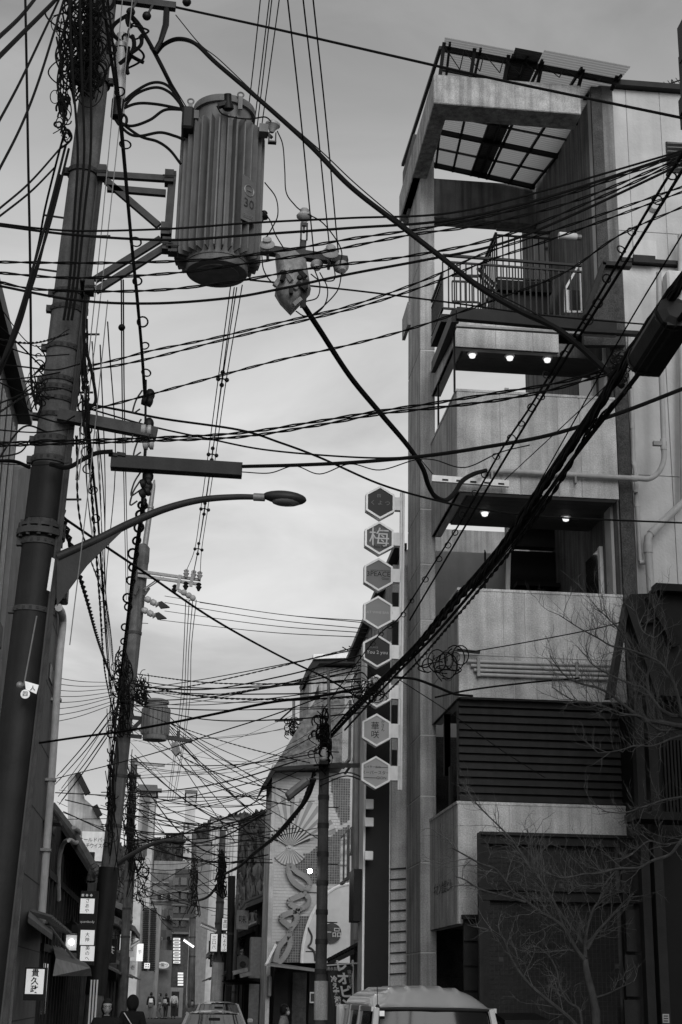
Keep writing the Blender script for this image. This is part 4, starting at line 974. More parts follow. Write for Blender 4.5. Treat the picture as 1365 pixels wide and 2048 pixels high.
T2 = P(312, 1440, YQ2); c2 = Vector((T2.x, YQ2 - .1, 0))
tr2 = transformer('pole_transformer', 'smaller pale finned transformer on the second pole', c2, .4, .33, zat(1418, YQ2, 312), zat(1470, YQ2, 312), zat(1405, YQ2, 312), zat(1482, YQ2, 312), 18)
hb = thing('transformer_bracket', 'steel arms carrying the smaller transformer on the second pole', 'bracket', tuple(P(260, 1450, YQ2)))
for a, b in (((246, 1433), (284, 1437)), ((244, 1470), (284, 1474)), ((258, 1466), (284, 1440))): MB().bar(P(*a, YQ2 - .1), P(*b, YQ2 - .1), .09, .1).build('strut', RUST, hb)
MB().bar(P(334, 1475, YQ2 - .1), P(385, 1483, YQ2 - .1), .1, .1).build('outer_arm', RUST, hb)
MB().bar(P(357, 1480, YQ2 - .1), P(358, 1462, YQ2 - .1), .08, .08, (0, 1, 0)).build('post', RUST, hb)
sw2 = thing('line_switch', 'small pale switch box hanging beside the smaller transformer', 'switch', tuple(P(352, 1495, YQ2 - .1)))
MB().prism([P(343, 1486, YQ2 - .3), P(356, 1482, YQ2 - .3), P(362, 1502, YQ2 - .3), P(352, 1510, YQ2 - .3), P(344, 1500, YQ2 - .3)], (0, .35, 0)).build('case', SWM, sw2)
p3, b3, t3 = far_pole('third utility pole, slim, behind the second pole', 244, 2019, 269, 1518, 62, .2, .14)
MB().bar(P(270, 1526, 61.8), P(330, 1531, 61.8), .1, .12).build('side_arm', GALV, p3)
MB().bar(P(255, 1552, 61.8), P(282, 1552, 61.8), .15, .1).build('side_arm', STEEL, p3)
T3 = P(274, 1700, 62); transformer('pole_transformer', 'distant transformer half hidden in cables on the third pole', Vector((T3.x, 62, 0)), .42, .36, zat(1688, 62, 274), zat(1712, 62, 274), zat(1682, 62, 274), zat(1720, 62, 274), 18)
p4, b4, t4 = far_pole('grey telephone pole on the right behind the parked cars', 433, 2004, 446, 1660, 58, .2, .12)
MB().tube([P(433, 2004, 58), P(437, 1925, 58)], [.24, .23], 14).build('pale_wrap', CONC, p4, True)
p5, b5, t5 = far_pole('far pole in the middle of the street view', 383, 2010, 389, 1668, 88, .2, .14)
p6, b6, t6 = far_pole('dark slim post right of the grey telephone pole', 461, 1935, 464, 1752, 56, .14, .14, steel=True, bands=2)
p6b, _, _ = far_pole('pale thin conduit post beside the dark slim post', 468, 1990, 475, 1790, 55, .09, .06, bands=1)
YC = 24.5
pc_, bc, tcp = far_pole('middle utility pole in front of the fan wall with cable clutter', 641, 2040, 650, 1448, YC, .098, .083, bands=8)
MB().tube([P(642, 2040, YC), P(643, 1962, YC)], [.112, .11], 16).build('pale_wrap', CONC, pc_, True)
MB().tube([P(660, 1500, YC - .05), P(657, 1340, YC - .05)], .025, 8).build('riser_pipe', GALV, pc_, True)
MB().bar(P(655, 1531, YC - .1), P(728, 1531, YC - 1), .04, .07).build('side_arm', GALV, pc_)
MB().bar(P(690, 1548, YC - .4), P(700, 1534, YC - .5), .03, .03).build('arm_brace', GALV, pc_)
bx_ = thing('junction_box', 'pale dome junction box on the middle utility pole', 'box', tuple(P(648, 1510, YC - .3)))
a, b, c, d = rect(641, 1495, 655, 1522, YC - .35); MB().bbox(a, b, YC - .4, YC - .15, c, d, .03).build('case', PLAS, bx_)
MB().box(a - .01, b + .01, YC - .41, YC - .14, c - .06, c - .002).build('skirt', STEEL, bx_)
cl2 = thing('cable_closure', 'tilted grey cable closure hanging left of the middle utility pole', 'cable closure', tuple(P(595, 1575, YC)))
e0, e1 = P(574, 1594, YC), P(617, 1560, YC)
MB().tube([e0, e0.lerp(e1, .06), e0.lerp(e1, .94), e1], [.045, .075, .075, .045], 8).build('case', GALV, cl2)
MB().bar(e0.lerp(e1, .05) + Vector((0, 0, -.07)), e0.lerp(e1, .95) + Vector((0, 0, -.05)), .08, .05).build('lower_half', STEEL, cl2)
cl3 = thing('cable_closure', 'large black cable closure on the bundle at the right edge', 'cable closure', tuple(PXp(1320, 680, 2.42)))
CX3 = 2.42
e0, e1 = PXp(1282, 728, CX3), PXp(1352, 618, CX3)
MB().tube([e0, e0.lerp(e1, .04), e0.lerp(e1, .96), e1], [.05, .09, .09, .05], 8).build('case', SHUT, cl3)
MB().bar(e0.lerp(e1, .03) + Vector((.025, 0, -.04)), e0.lerp(e1, .97) + Vector((.025, 0, -.04)), .14, .09).build('lower_half', BLACK, cl3)
for t in (.1, .9): c_ = e0.lerp(e1, t); MB().torus(c_, (e1 - e0), .092, .006, 14).build('strap', BLACK, cl3, True)
# pole lamp arms further on
for (lab, pts, Y) in (('distant street lamp on curved arm from the second pole', [(225, 1735), (262, 1710), (300, 1690), (330, 1682), (352, 1682)], YQ2 + 1), ):
    s2 = thing('street_lamp', lab, 'street lamp', tuple(P(*pts[0], Y)), 'street lamps'); q = catmull([P(u, v, Y) for u, v in pts], 5)
    MB().tube(q, .06, 8).build('arm', LM, s2, True); MB().ball(P(357, 1683, Y), .22, .13, .08).build('lamp_head', LM, s2, True)
    MB().prism([P(222, 1738, Y), P(262, 1711, Y), P(240, 1735, Y), P(222, 1760, Y)], (0, .03, 0)).build('gusset_plate', LM, s2)
# ------------------------------------------------------------------ cables
def path(pts, mode, sub=8):
    if isinstance(mode, tuple):
        ds = [0]
        for a, b in zip(pts[:-1], pts[1:]): ds.append(ds[-1] + math.hypot(b[0] - a[0], b[1] - a[1]))
        out = [P(u, v, 1 / (1 / mode[0] + (1 / mode[1] - 1 / mode[0]) * d / ds[-1])) for (u, v), d in zip(pts, ds)]
    elif mode > 0 and mode < 5: out = [PXp(u, v, mode) for u, v in pts]
    else: out = [PZ(u, v, -mode) for u, v in pts]
    return catmull(out, sub)
def wire(label, pts, mode, r, group=None, tw=0, mat=None, rings=None, sub=8, name='cable', cat='cable'):
    q = path(pts, mode, sub); mb = MB()
    if tw:
        L = 0; q2 = [q[0]]
        tot = sum((b - a).length for a, b in zip(q[:-1], q[1:])); n = max(12, min(160, int(tot / tw * 6))); dl = tot / n
        res = []; acc = 0; seg = 0; pos = q[0]; 
        cum = [0]
        for a, b in zip(q[:-1], q[1:]): cum.append(cum[-1] + (b - a).length)
        for i in range(n + 1):
            t = min(i * dl, tot - 1e-6)
            while seg < len(cum) - 2 and cum[seg + 1] < t: seg += 1
            res.append(q[seg].lerp(q[seg + 1], (t - cum[seg]) / max(1e-6, cum[seg + 1] - cum[seg])))
        tg_ = (q[-1] - q[0]).normalized(); nx = tg_.cross(ZA).normalized(); ny = nx.cross(tg_)
        for s in (0, math.pi):
            mb.tube([p + (nx * math.cos(i * math.pi / 3 * 1.03 + s) + ny * math.sin(i * math.pi / 3 * 1.03 + s)) * r * .9 for i, p in enumerate(res)], r * .8, 4)
    else: mb.tube(q, r, 6)
    o = mb.build(name, mat or WIRE, None, True, label, cat, group)
    if rings:
        n_, R = rings; org = ORG[o.name]
        for k in range(n_):
            i = int((k + .5 + rnd.uniform(-.2, .2)) / n_ * (len(q) - 1)); p = q[max(1, min(i, len(q) - 2))]; t = (q[min(i + 1, len(q) - 1)] - q[max(i - 1, 0)]).normalized()
            sd_ = t.cross(Vector((0, 1, 0))).normalized(); R_ = R * rnd.uniform(.8, 1.15)
            MB().torus(p + sd_ * R_ * rnd.uniform(.3, .8), (rnd.uniform(-.3, .3), 1, rnd.uniform(-.3, .3)), R_, r * .55, 14, 4).build('hanger_ring', WIRE, o, True)
    return o
W = wire
W('straight black line across the top of the sky to the upper right', [(350, 14), (560, 60), (800, 115), (1000, 160), (1365, 236)], (12.5, 10), .012)
W('heavy black cable looping off the nearest pole and down to the right', [(312, 108), (330, 88), (358, 78), (392, 88), (435, 128), (520, 200), (620, 290), (700, 372), (800, 450), (880, 512), (960, 575), (1040, 622), (1130, 668), (1245, 772)], (12.5, 8.2), .022)
W('thin messenger wire above the heavy cable', [(352, 30), (400, 88), (440, 120), (530, 205), (640, 300), (720, 375), (870, 500), (960, 568), (1100, 645), (1240, 765)], (12.45, 8.2), .005)
W('heavy cable from the switch down to the conduit on the concrete balcony', [(603, 604), (640, 660), (700, 752), (760, 825), (815, 890), (845, 935), (857, 970), (870, 992), (890, 1001), (908, 988), (925, 962), (948, 948), (972, 941)], (12.4, 17.85), .03)
W('thin tie wire along the switch cable', [(612, 615), (690, 735), (780, 845), (866, 948)], (12.35, 17.8), .006)
W('lead from the pole top down to the transformer box', [(262, 32), (290, 70), (320, 125), (350, 185), (372, 226)], (12.4, 12.3), .022)
W('thin lead beside the transformer feed', [(300, 95), (340, 160), (378, 222)], (12.35, 12.25), .006)
for k, pts in enumerate(([(236, 218), (262, 190), (300, 167), (330, 168), (352, 190), (366, 222)], [(240, 225), (270, 190), (310, 175), (340, 185), (366, 214)], [(232, 240), (262, 252), (300, 240), (330, 220), (366, 219)], [(232, 225), (270, 208), (310, 208), (364, 218)], [(228, 235), (255, 265), (280, 272), (320, 265), (350, 272), (370, 280)], [(235, 240), (280, 272), (315, 283), (340, 300), (362, 328)], [(243, 225), (253, 235), (252, 248), (240, 250), (232, 240)])):
    W('curving black lead between pole and large transformer', pts, (12.35, 12.25), .014, 'transformer leads')
W('thin jumper from the top insulator down to the arm insulator', [(555, 262), (566, 290), (570, 340), (573, 385), (590, 410), (603, 422)], (12.3, 12.35), .006)
W('jumper looping from the insulator bushing across the transformer top', [(434, 212), (445, 228), (470, 235), (500, 238), (530, 234), (543, 243)], (12.05, 12.2), .007)
for k, pts in enumerate((([(616, 428), (645, 445), (672, 478), (684, 505), (680, 530)]), ([(530, 365), (552, 395), (556, 430), (545, 455), (533, 475)]), ([(525, 422), (540, 440), (552, 470), (570, 500)]), ([(524, 510), (528, 540), (545, 565), (575, 575)]), ([(630, 540), (640, 570), (635, 595), (612, 603)]), ([(655, 512), (668, 535), (668, 560), (640, 560), (622, 548)]), ([(684, 545), (676, 580), (650, 610), (625, 630)]), ([(640, 545), (655, 575), (652, 605), (635, 625), (610, 632), (592, 622)]))):
    W('thin jumper loop around the insulator arm and switch', pts, (12.2, 12.15), .006, 'insulator jumpers')
# bunch crossing in front of the pole and transformer
LONG = [[(-10, 446), (90, 458), (180, 462), (350, 457), (500, 446), (700, 436), (900, 426), (1100, 378), (1370, 300)],
        [(-10, 450), (150, 470), (340, 480), (500, 470), (700, 456), (900, 440), (1100, 393), (1370, 304)],
        [(-10, 524), (200, 526), (400, 520), (560, 502), (700, 478), (900, 448), (1100, 400), (1370, 308)],
        [(-10, 545), (150, 556), (350, 546), (500, 526), (640, 505), (820, 470), (960, 450), (1150, 402), (1370, 313)],
        [(-10, 562), (80, 579), (280, 582), (450, 566), (620, 537), (820, 512), (1000, 474), (1200, 395), (1370, 318)],
        [(-10, 570), (150, 600), (300, 607), (450, 597), (560, 578), (700, 548), (850, 520), (1000, 488), (1150, 428), (1370, 325)]]
for i, pts in enumerate(LONG):
    W(['uppermost dark cable crossing in front of the transformer', 'thick second cable crossing in front of the transformer', 'twisted third cable crossing in front of the transformer base', 'twisted fourth cable crossing in front of the transformer base', 'fifth cable down crossing below the transformer brackets', 'lowest thick cable sagging below the large transformer'][i], pts, (11.4, 10.2), .011 if i in (1, 5) else .009, 'cables crossing in front of the transformer', tw=.55 if i in (2, 3, 4) else 0)
W('upper twisted pair rising from the nearest pole to the right', [(165, 735), (240, 718), (300, 702), (420, 678), (560, 645), (700, 612), (850, 560), (960, 510), (1080, 470), (1230, 420), (1370, 372)], (12.4, 10.4), .008, tw=.5)
W('lower twisted pair rising from the nearest pole to the right', [(165, 742), (250, 728), (320, 712), (430, 684), (570, 650), (710, 616), (850, 572), (980, 520), (1100, 480), (1370, 382)], (12.4, 10.5), .008, tw=.5)
W('single twisted line rising right past the roof deck', [(120, 830), (200, 815), (290, 792), (400, 762), (560, 720), (690, 692), (830, 655), (1000, 596), (1130, 545), (1240, 470), (1370, 412)], (12.4, 10.5), .008, tw=.5)
W('straight thin line sloping down right past the awning', [(500, 560), (700, 580), (900, 605), (1100, 632), (1370, 655)], (12.5, 15), .009)
W('upper of the twisted lines reaching the bundle joint', [(-10, 886), (150, 881), (300, 876), (480, 866), (640, 842), (760, 822), (870, 806), (1000, 785), (1120, 765), (1235, 733)], (12.1, 8.3), .008, tw=.5)
W('lower of the twisted lines reaching the bundle joint', [(-10, 892), (150, 887), (300, 882), (480, 874), (640, 850), (760, 828), (870, 816), (1000, 800), (1110, 778), (1225, 745)], (12.1, 8.3), .008, tw=.5)
W('line dropping from the pole and running right below the balcony', [(165, 806), (240, 820), (330, 838), (480, 860), (560, 885), (640, 915), (760, 968), (870, 1000), (960, 1018), (1100, 1034), (1370, 1046)], (12.4, 16.5), .011)
W('thin line meeting the cable guard run over the sky', [(170, 815), (300, 852), (420, 878), (520, 898), (640, 910), (760, 916), (870, 912)], (12.4, 11.9), .008)
W('heavy cable from the cable guard to the right edge', [(485, 933), (600, 930), (720, 924), (850, 912), (960, 896), (1100, 870), (1240, 826), (1370, 776)], (12.2, 10.3), .016)
W('thin spiral wire hung under the guard cable', [(485, 944), (540, 946), (590, 932), (640, 948), (700, 928), (760, 940), (830, 920), (870, 920), (930, 935), (1000, 905), (1060, 890)], (12.2, 11.2), .005)
W('cable from the pole into the cable guard', [(100, 928), (135, 935), (168, 918), (195, 906), (226, 903)], (12.2, 12.15), .02)
W('cable running left from the nearest pole at guard height', [(-10, 922), (30, 923), (60, 935)], (12, 12.3), .016)
W('taut line crossing the sky from the near pole to the middle pole', [(128, 1036), (200, 1085), (300, 1152), (430, 1240), (560, 1312), (660, 1360), (725, 1402)], (12.4, 21), .012)
# lines leaving to the upper left
for pts, r in (([(-10, 82), (40, 35), (75, -8)], .018), ([(-10, 122), (50, 62), (100, 12), (118, -8)], .02), ([(-10, 258), (40, 165), (90, 60), (122, -8)], .012), ([(-10, 356), (40, 258), (75, 170), (110, 60), (128, 0)], .012)):
    W({.018: 'topmost thick cable in the upper left corner', .02: 'second thick cable in the upper left corner'}.get(r) or ('third cable from the upper left corner, steeper' if pts[0][1] < 300 else 'lowest of the four cables in the upper left corner'), pts, (10, 12.3), r, 'cables to the upper left')
W('long plumb cable hanging down the left edge of the sky', [(51, -8), (54, 150), (57, 330), (60, 480), (62, 640), (63, 760), (72, 810)], (11.2, 12), .012)
for k, pts in enumerate(([(132, 290), (98, 425), (58, 565), (30, 655), (-10, 762)], [(138, 298), (105, 430), (64, 565), (38, 655), (-10, 770)], [(120, 350), (92, 470), (68, 560), (20, 690), (-10, 745)])):
    W(('long cable slanting down left from the nearest pole', 'cable just right of the long slanting one on the left', 'lower cable slanting down left from the nearest pole')[k], pts, (12.3, 9.5), .012, 'cables slanting down left')
for pts in ([(-10, 425), (60, 365), (125, 292)], [(-10, 440), (60, 385), (110, 335)], [(128, 270), (112, 330), (90, 420), (75, 500), (40, 640)]):
    W('service drop from the pole to the left edge', pts, (10.5, 12.2), .009, 'drops to the left edge')
for pts in ([(-10, 728), (50, 734), (110, 740), (160, 728)], [(-10, 760), (60, 755), (120, 745)], [(-10, 810), (40, 790), (90, 760)], [(-10, 832), (60, 830), (120, 845), (150, 832)], [(-10, 645), (40, 690), (90, 740)], [(-10, 915), (40, 905), (60, 880)]):
    W('thin drop line left of the nearest pole', pts, (10.8, 12.2), .007, 'thin drops left of the pole')
# plumb runs along and behind the pole towards the second pole
W('ringed cable bundle hanging from the pole top to the arm insulators', [(205, -8), (222, 110), (240, 235), (262, 470), (275, 600), (284, 700), (290, 790)], (9.8, 12.2), .014, rings=(9, .045), sub=12)
W('second strand of the ringed bundle above the arm', [(215, -8), (230, 120), (245, 260), (264, 480), (278, 620), (289, 790)], (9.9, 12.25), .01)
W('ringed cable bundle from the arm insulators away to the second pole', [(290, 1000), (281, 1050), (272, 1110), (264, 1170), (256, 1240), (247, 1310), (238, 1390), (228, 1480)], (13, 40.5), .022, rings=(16, .05), sub=18)
W('second strand of the ringed bundle towards the second pole', [(291, 900), (285, 1000), (275, 1110), (263, 1200), (252, 1300), (240, 1400)], (12.4, 40.4), .014)
W('left ringed cable running away between the poles', [(172, 800), (180, 880), (188, 960), (198, 1060), (206, 1180), (214, 1300), (222, 1390)], (12.3, 40.5), .014, rings=(12, .05), sub=14)
W('twisted dark cable running away left of the ringed one', [(165, 560), (168, 700), (176, 870), (188, 1040), (200, 1200), (210, 1340), (226, 1420)], (12.1, 40.5), .013, tw=.4)
W('slanting dark cable from the near pole to the second pole', [(125, 1020), (145, 1100), (175, 1200), (200, 1290), (225, 1360)], (12.5, 40.6), .02, tw=.4)
for k in range(3):
    W('heavy black cable up the face of the nearest pole, %s' % ('left one', 'middle one', 'right one')[k], [(138 + k * 22, -8), (146 + k * 18, 150), (156 + k * 13, 300), (150 + k * 10, 420), (140 + k * 8, 560), (128 + k * 8, 640)], (12.0, 12.2), .013, 'cables up the pole face')
W('cable curling along the pole shoulder below the bracket', [(172, 590), (168, 640), (170, 690), (182, 735), (192, 800), (178, 815)], (12.1, 12.1), .016)
for k, (a, b) in enumerate((((246, -8), (152, 960)), ((266, -8), (158, 960)), ((216, 600), (140, 1290)))):
    W('pale thin wire plunging past the nearest pole', [a, ((a[0] + b[0]) / 2 + 3, (a[1] + b[1]) / 2), b], (12.0, 12.15), .005, 'thin wires past the pole', mat=GALV)
for k, u in enumerate((243, 247)):
    W('thin parallel line dropping behind the ringed bundle', [(u, 560), (u + 2, 800), (u + 6, 1000), (u + 10, 1200)], (14, 40), .008, 'thin parallel drop lines')
sp = thing('line_spacer', 'small black spacer on the thin plumb lines left of the ringed cable', 'spacer', tuple(P(244, 655, 15))); MB().ball(P(244, 655, 15), .04).build('body', BLACK, sp, True)
# high-voltage lines, level above the street
for k, (a, m, b) in enumerate((((522, -8), (503, 170), (470, 440)), ((540, -8), (515, 200), (485, 440)), ((545, -8), (520, 210), (492, 440)), ((560, -8), (527, 230), (497, 440)))):
    W('thin high line rising behind the large transformer', [a, m, b], (14.5, 19.5), .007, 'high lines behind the transformer')
for k, (a, b) in enumerate((((575, -8), (628, 505)), ((606, -8), (660, 500)), ((626, -8), (677, 505)))):
    W('thin high line descending to the insulator arm, %s' % ('left one', 'middle one', 'right one')[k], [a, ((a[0] + b[0]) / 2 + 2, 250), b], (9, 12.3), .006, 'high lines to the insulator arm')
HVL = [[(462, 570), (437, 757), (417, 908), (402, 1018), (390, 1098), (374, 1140)], [(469, 575), (446, 745), (427, 895), (411, 1005), (399, 1085), (388, 1143)], [(474, 575), (444, 770), (424, 920), (409, 1027), (396, 1105), (388, 1145)], [(485, 570), (453, 760), (432, 910), (416, 1018), (404, 1098), (401, 1145)]]
for pts in HVL: W('thin high-voltage line running from overhead to the second pole', pts, (21, 40.6), .009, 'high-voltage lines')
for (u, v, Y) in ((445, 757, 25.5), (425, 908, 30), (409.5, 1017, 34.2), (397, 1097, 38)):
    s_ = thing('line_spacer', 'cross-shaped spacer on the high-voltage lines, %s' % {757: 'highest one', 908: 'second from the top', 1017: 'third from the top', 1097: 'lowest one'}[v], 'spacer', tuple(P(u, v, Y)), 'high-voltage line spacers')
    k = 10 * (26 / Y) ** .5
    for du, dv in ((-k * .8, 1), (k * .9, 3), (1, -k * 1.2), (-1, k * 1.3)):
        MB().bar(P(u, v, Y), P(u + du, v + dv, Y), .02, .025).build('spacer_arm', BLACK, s_); MB().ball(P(u + du, v + dv, Y), .045).build('spacer_clamp', BLACK, s_, True)
for k in range(4):
    W('thin high line running on beyond the second pole', [(372 + k * 7, 1200), (368 + k * 5, 1300), (362 + k * 6, 1400), (350 + k * 7 - (k % 2) * 4, 1500), (335 + k * 5, 1600)], (42, 85), .012, 'high lines beyond the second pole')
# big bundle along the right side of the street
MAIN = [(655, 1478), (700, 1428), (760, 1368), (830, 1296), (900, 1214), (960, 1146), (1010, 1086), (1060, 1012), (1130, 908), (1200, 806), (1240, 742), (1290, 664), (1340, 592), (1375, 545)]
for k in range(9):
    du, dv = rnd.uniform(-7, 9), rnd.uniform(-5, 7)
    W('cable in the thick black bundle slanting along the right side', [(u + du * (.4 + .6 * (u - 650) / 700) + rnd.uniform(-2, 2), v + dv + rnd.uniform(-2, 2)) for u, v in MAIN], 2.42 + rnd.uniform(-.03, .03), rnd.choice((.007, .009, .013, .016)), 'cables in the right-hand bundle', tw=.5 if k % 3 == 0 else 0)
W('single thick cable just below the right-hand bundle', [(690, 1460), (790, 1352), (870, 1270), (960, 1164), (1060, 1034), (1165, 892), (1262, 768), (1375, 618)], 2.44, .015)
W('thinner cable hugging the underside of the right-hand bundle', [(760, 1400), (830, 1330), (900, 1250), (1000, 1130), (1070, 1040), (1130, 950), (1180, 860), (1260, 775)], 2.42, .009, tw=.4)
W('ringed cable slanting up across the balconies to the upper right', [(640, 1430), (700, 1345), (760, 1268), (800, 1234), (870, 1125), (930, 1030), (1000, 905), (1060, 815), (1130, 700), (1200, 588), (1290, 430), (1375, 292)], 2.4, .009, rings=(34, .03), sub=14)
W('straight black line slanting steeply across the balconies', [(820, 1240), (900, 1105), (985, 960), (1110, 752), (1230, 560), (1375, 325)], 2.38, .01)
W('thin line right of the steep straight line', [(1060, 1000), (1150, 840), (1250, 660), (1375, 452)], 2.4, .005)
W('thin grey line crossing the drainpipes', [(1010, 960), (1150, 830), (1250, 735), (1375, 610)], (16, 9), .005)
W('thin line between the bundle and its closure', [(960, 1170), (1040, 1070), (1100, 985), (1165, 890), (1215, 790)], 2.4, .006)
W('line sagging in front of the pipes from the building bracket', [(870, 1395), (940, 1380), (1050, 1366), (1160, 1356)], (17.7, 17.6), .012)
W('cable from the bundle to the bracket on the lower balcony', [(790, 1355), (830, 1358), (870, 1372), (910, 1388), (945, 1392)], (16.3, 17.8), .016)
W('taut drop wire over the shutter', [(800, 1360), (900, 1425), (1000, 1498), (1090, 1555)], (16.3, 17.5), .005)
W('thin line from the bracket to the gable house', [(935, 1305), (1050, 1285), (1180, 1260), (1240, 1245)], (17.8, 16.8), .007)
for k in range(6):
    c = (845 + k * 16 + rnd.uniform(-5, 5), 1320 + rnd.uniform(-15, 25)); R = rnd.uniform(12, 26)
    W('slack coil of cable hanging at the lower balcony corner', [(c[0] + R * math.cos(t) * .8, c[1] + R * math.sin(t)) for t in [i * 2 * math.pi / 9 + k for i in range(8 + k % 3)]], (17.85, 17.8), .008, 'slack coils at the balcony')
# ------------------------------------------------------------------ tangles (nobody could count these)
def tangle(name, label, cu, cv, su, sv, Y, n, r, seed, span=1.0, parent_cat='cable tangle'):
    g = random.Random(seed); mb = MB()
    for k in range(n):
        u, v = g.gauss(cu, su * .45), g.uniform(cv - sv, cv + sv); a = g.uniform(0, 6.28); pts = []
        if g.random() < .4:
            R = g.uniform(.2, .8) * su * span; sq = g.uniform(.7, 1.7); st = g.choice((-1, 1)) * .7; n_ = g.randint(5, 10); yy = Y + g.uniform(-.25, .0)
            for i in range(n_):
                pts.append(P(u + R * math.cos(a), v + R * sq * math.sin(a) + i * g.uniform(0, .04) * R, yy)); a += st
        else:
            L = g.uniform(.3, 1.1) * sv; u1 = cu + g.gauss(0, su * .6); bow = g.gauss(0, su * .5); yy = Y + g.uniform(-.25, .05)
            for i in range(5):
                t = i / 4; pts.append(P(u + (u1 - u) * t + bow * math.sin(math.pi * t), v - L / 2 + L * t, yy))
        mb.tube(catmull(pts, 4), r * g.uniform(.4, 1.1), 4)
    return mb.build(name, WIRE, None, True, label, cat=parent_cat, kind='stuff')
tangle('cable_tangle', 'dense tangle of black cables wrapped on the top of the nearest pole', 172, 70, 36, 100, 12.3, 170, .011, 1)
tangle('cable_tangle', 'loops of cable left of the nearest pole top', 128, 130, 16, 90, 12.3, 44, .009, 2)
tangle('cable_tangle', 'thick looped leads beside the arrester on the nearest pole', 262, 75, 26, 55, 12.3, 14, .02, 3)
tangle('cable_tangle', 'knot of fittings and wire left of the nearest pole below its top', 128, 235, 12, 45, 12.25, 34, .011, 4)
tangle('cable_tangle', 'wire knot at the left of the nearest pole by the bands', 75, 755, 18, 60, 12.2, 26, .007, 5)
tangle('cable_tangle', 'wire knot right of the nearest pole at band height', 172, 770, 8, 110, 12.2, 26, .009, 6)
tangle('cable_tangle', 'thick cable tangle wrapped around the second pole', 245, 1390, 17, 70, YQ2 - .2, 90, .02, 7)
tangle('cable_tangle', 'looped leads between second pole and its transformer', 285, 1378, 14, 26, YQ2 - .2, 26, .022, 8)
tangle('cable_tangle', 'hanging cable clutter down the second pole', 222, 1560, 10, 140, YQ2 - .3, 60, .018, 9)
tangle('cable_tangle', 'cable clutter on the third pole', 262, 1640, 15, 110, 61.5, 80, .022, 10)
tangle('cable_tangle', 'cable clutter below the third pole transformer', 285, 1765, 14, 45, 60, 34, .018, 11)
tangle('cable_tangle', 'cable clutter on the grey telephone pole', 444, 1745, 9, 40, 57.7, 50, .03, 12)
tangle('cable_tangle', 'cable clutter on the far middle pole', 388, 1775, 11, 55, 87, 44, .028, 13)
tangle('cable_tangle', 'cable clutter on the middle utility pole head', 645, 1480, 16, 50, YC - .15, 60, .014, 14)
tangle('cable_tangle', 'knot of wire where the bundle passes the hexagon signs', 735, 1376, 24, 20, 18.0, 44, .006, 15)
tangle('cable_tangle', 'wire knot at the bundle joint by the large closure', 1238, 735, 16, 26, 8.2, 40, .005, 16)
tangle('cable_tangle', 'wire knot at the balcony corner bracket', 895, 1325, 30, 22, 17.85, 16, .007, 17)
tangle('cable_tangle', 'small cable clutter on the far roof mast', 586, 1455, 12, 16, 50, 26, .02, 18)
# far lines strung across the street
g = random.Random(21)
for k in range(16):
    u0, v0 = 250 + g.uniform(-10, 25), 1355 + g.uniform(-12, 60); u1, v1 = 728 + g.uniform(-10, 10), 1290 + k * 9 + g.uniform(-6, 6); s = g.uniform(4, 26)
    W('line strung from the second pole to the sign building', [(u0, v0), (u0 * .7 + u1 * .3, v0 * .7 + v1 * .3 + s), (u0 * .35 + u1 * .65, v0 * .35 + v1 * .65 + s * .8), (u1, v1)], (40, 24), g.choice((.008, .01, .014)), 'lines from second pole to sign building', tw=.8 if k % 4 == 0 else 0)
for (a, b) in (((330, 1192), (735, 1246)), ((330, 1205), (735, 1258)), ((330, 1222), (735, 1266)), ((320, 1240), (735, 1275)), ((400, 1205), (735, 1242))):
    W('thin line from the strain insulators across the cloudy sky', [a, ((a[0] + b[0]) / 2, (a[1] + b[1]) / 2 + 6), b], (40.5, 26), .009, 'lines from the strain insulators')
for k in range(10):
    a = (256 + g.uniform(-5, 8), 1320 + k * 9); b = (470 + k * 20, 1560 + g.uniform(0, 140))
    W('drop line fanning down right from the second pole', [a, ((a[0] + b[0]) / 2 - 8, (a[1] + b[1]) / 2 + 14), b], (40.7, 46), .012, 'drops fanning from the second pole')
for k in range(9):
    a = (218 + g.uniform(-8, 5), 1420 + k * 7); b = (118 + g.uniform(-8, 8), 1545 + k * 8)
    W('drop line fanning down left from the second pole', [a, ((a[0] + b[0]) / 2, (a[1] + b[1]) / 2 + 4), b], (40.7, 42), .01, 'drops fanning left from the second pole')
for k in range(8):
    a = (230 + g.uniform(-5, 5), 1365 + k * 6); b = (88, 1350 + k * 14)
    W('line from the second pole to the left house', [a, ((a[0] + b[0]) / 2, (a[1] + b[1]) / 2 + 5), b], (40.6, 34), .009, 'lines to the left house')
W('thick black cable sweeping left to right below the transformer', [(72, 1487), (160, 1474), (250, 1462), (340, 1446), (430, 1428), (540, 1405), (640, 1392), (740, 1372)], (30, 21), .022)
W('long line rising from the second pole to the right past the switch', [(100, 1560), (240, 1525), (330, 1500), (420, 1470), (540, 1432), (640, 1395)], (40, 26), .012)
for k in range(34):
    u0, v0 = g.choice(((255, 1540), (262, 1600), (215, 1590), (205, 1640), (262, 1680), (120, 1600))); u0 += g.uniform(-12, 12); v0 += g.uniform(-30, 40)
    u1, v1 = g.choice(((640, 1530), (545, 1600), (446, 1680), (545, 1690), (600, 1560), (446, 1740), (640, 1620))); u1 += g.uniform(-14, 14); v1 += g.uniform(-40, 40); s = g.uniform(5, 40)
    W('dark line in the web of wires over the far street', [(u0, v0), (u0 * .66 + u1 * .34, v0 * .66 + v1 * .34 + s), (u0 * .33 + u1 * .67, v0 * .33 + v1 * .67 + s), (u1, v1)], (g.uniform(45, 60), g.uniform(36, 56)), g.choice((.01, .014, .02)), 'web of wires over the far street')
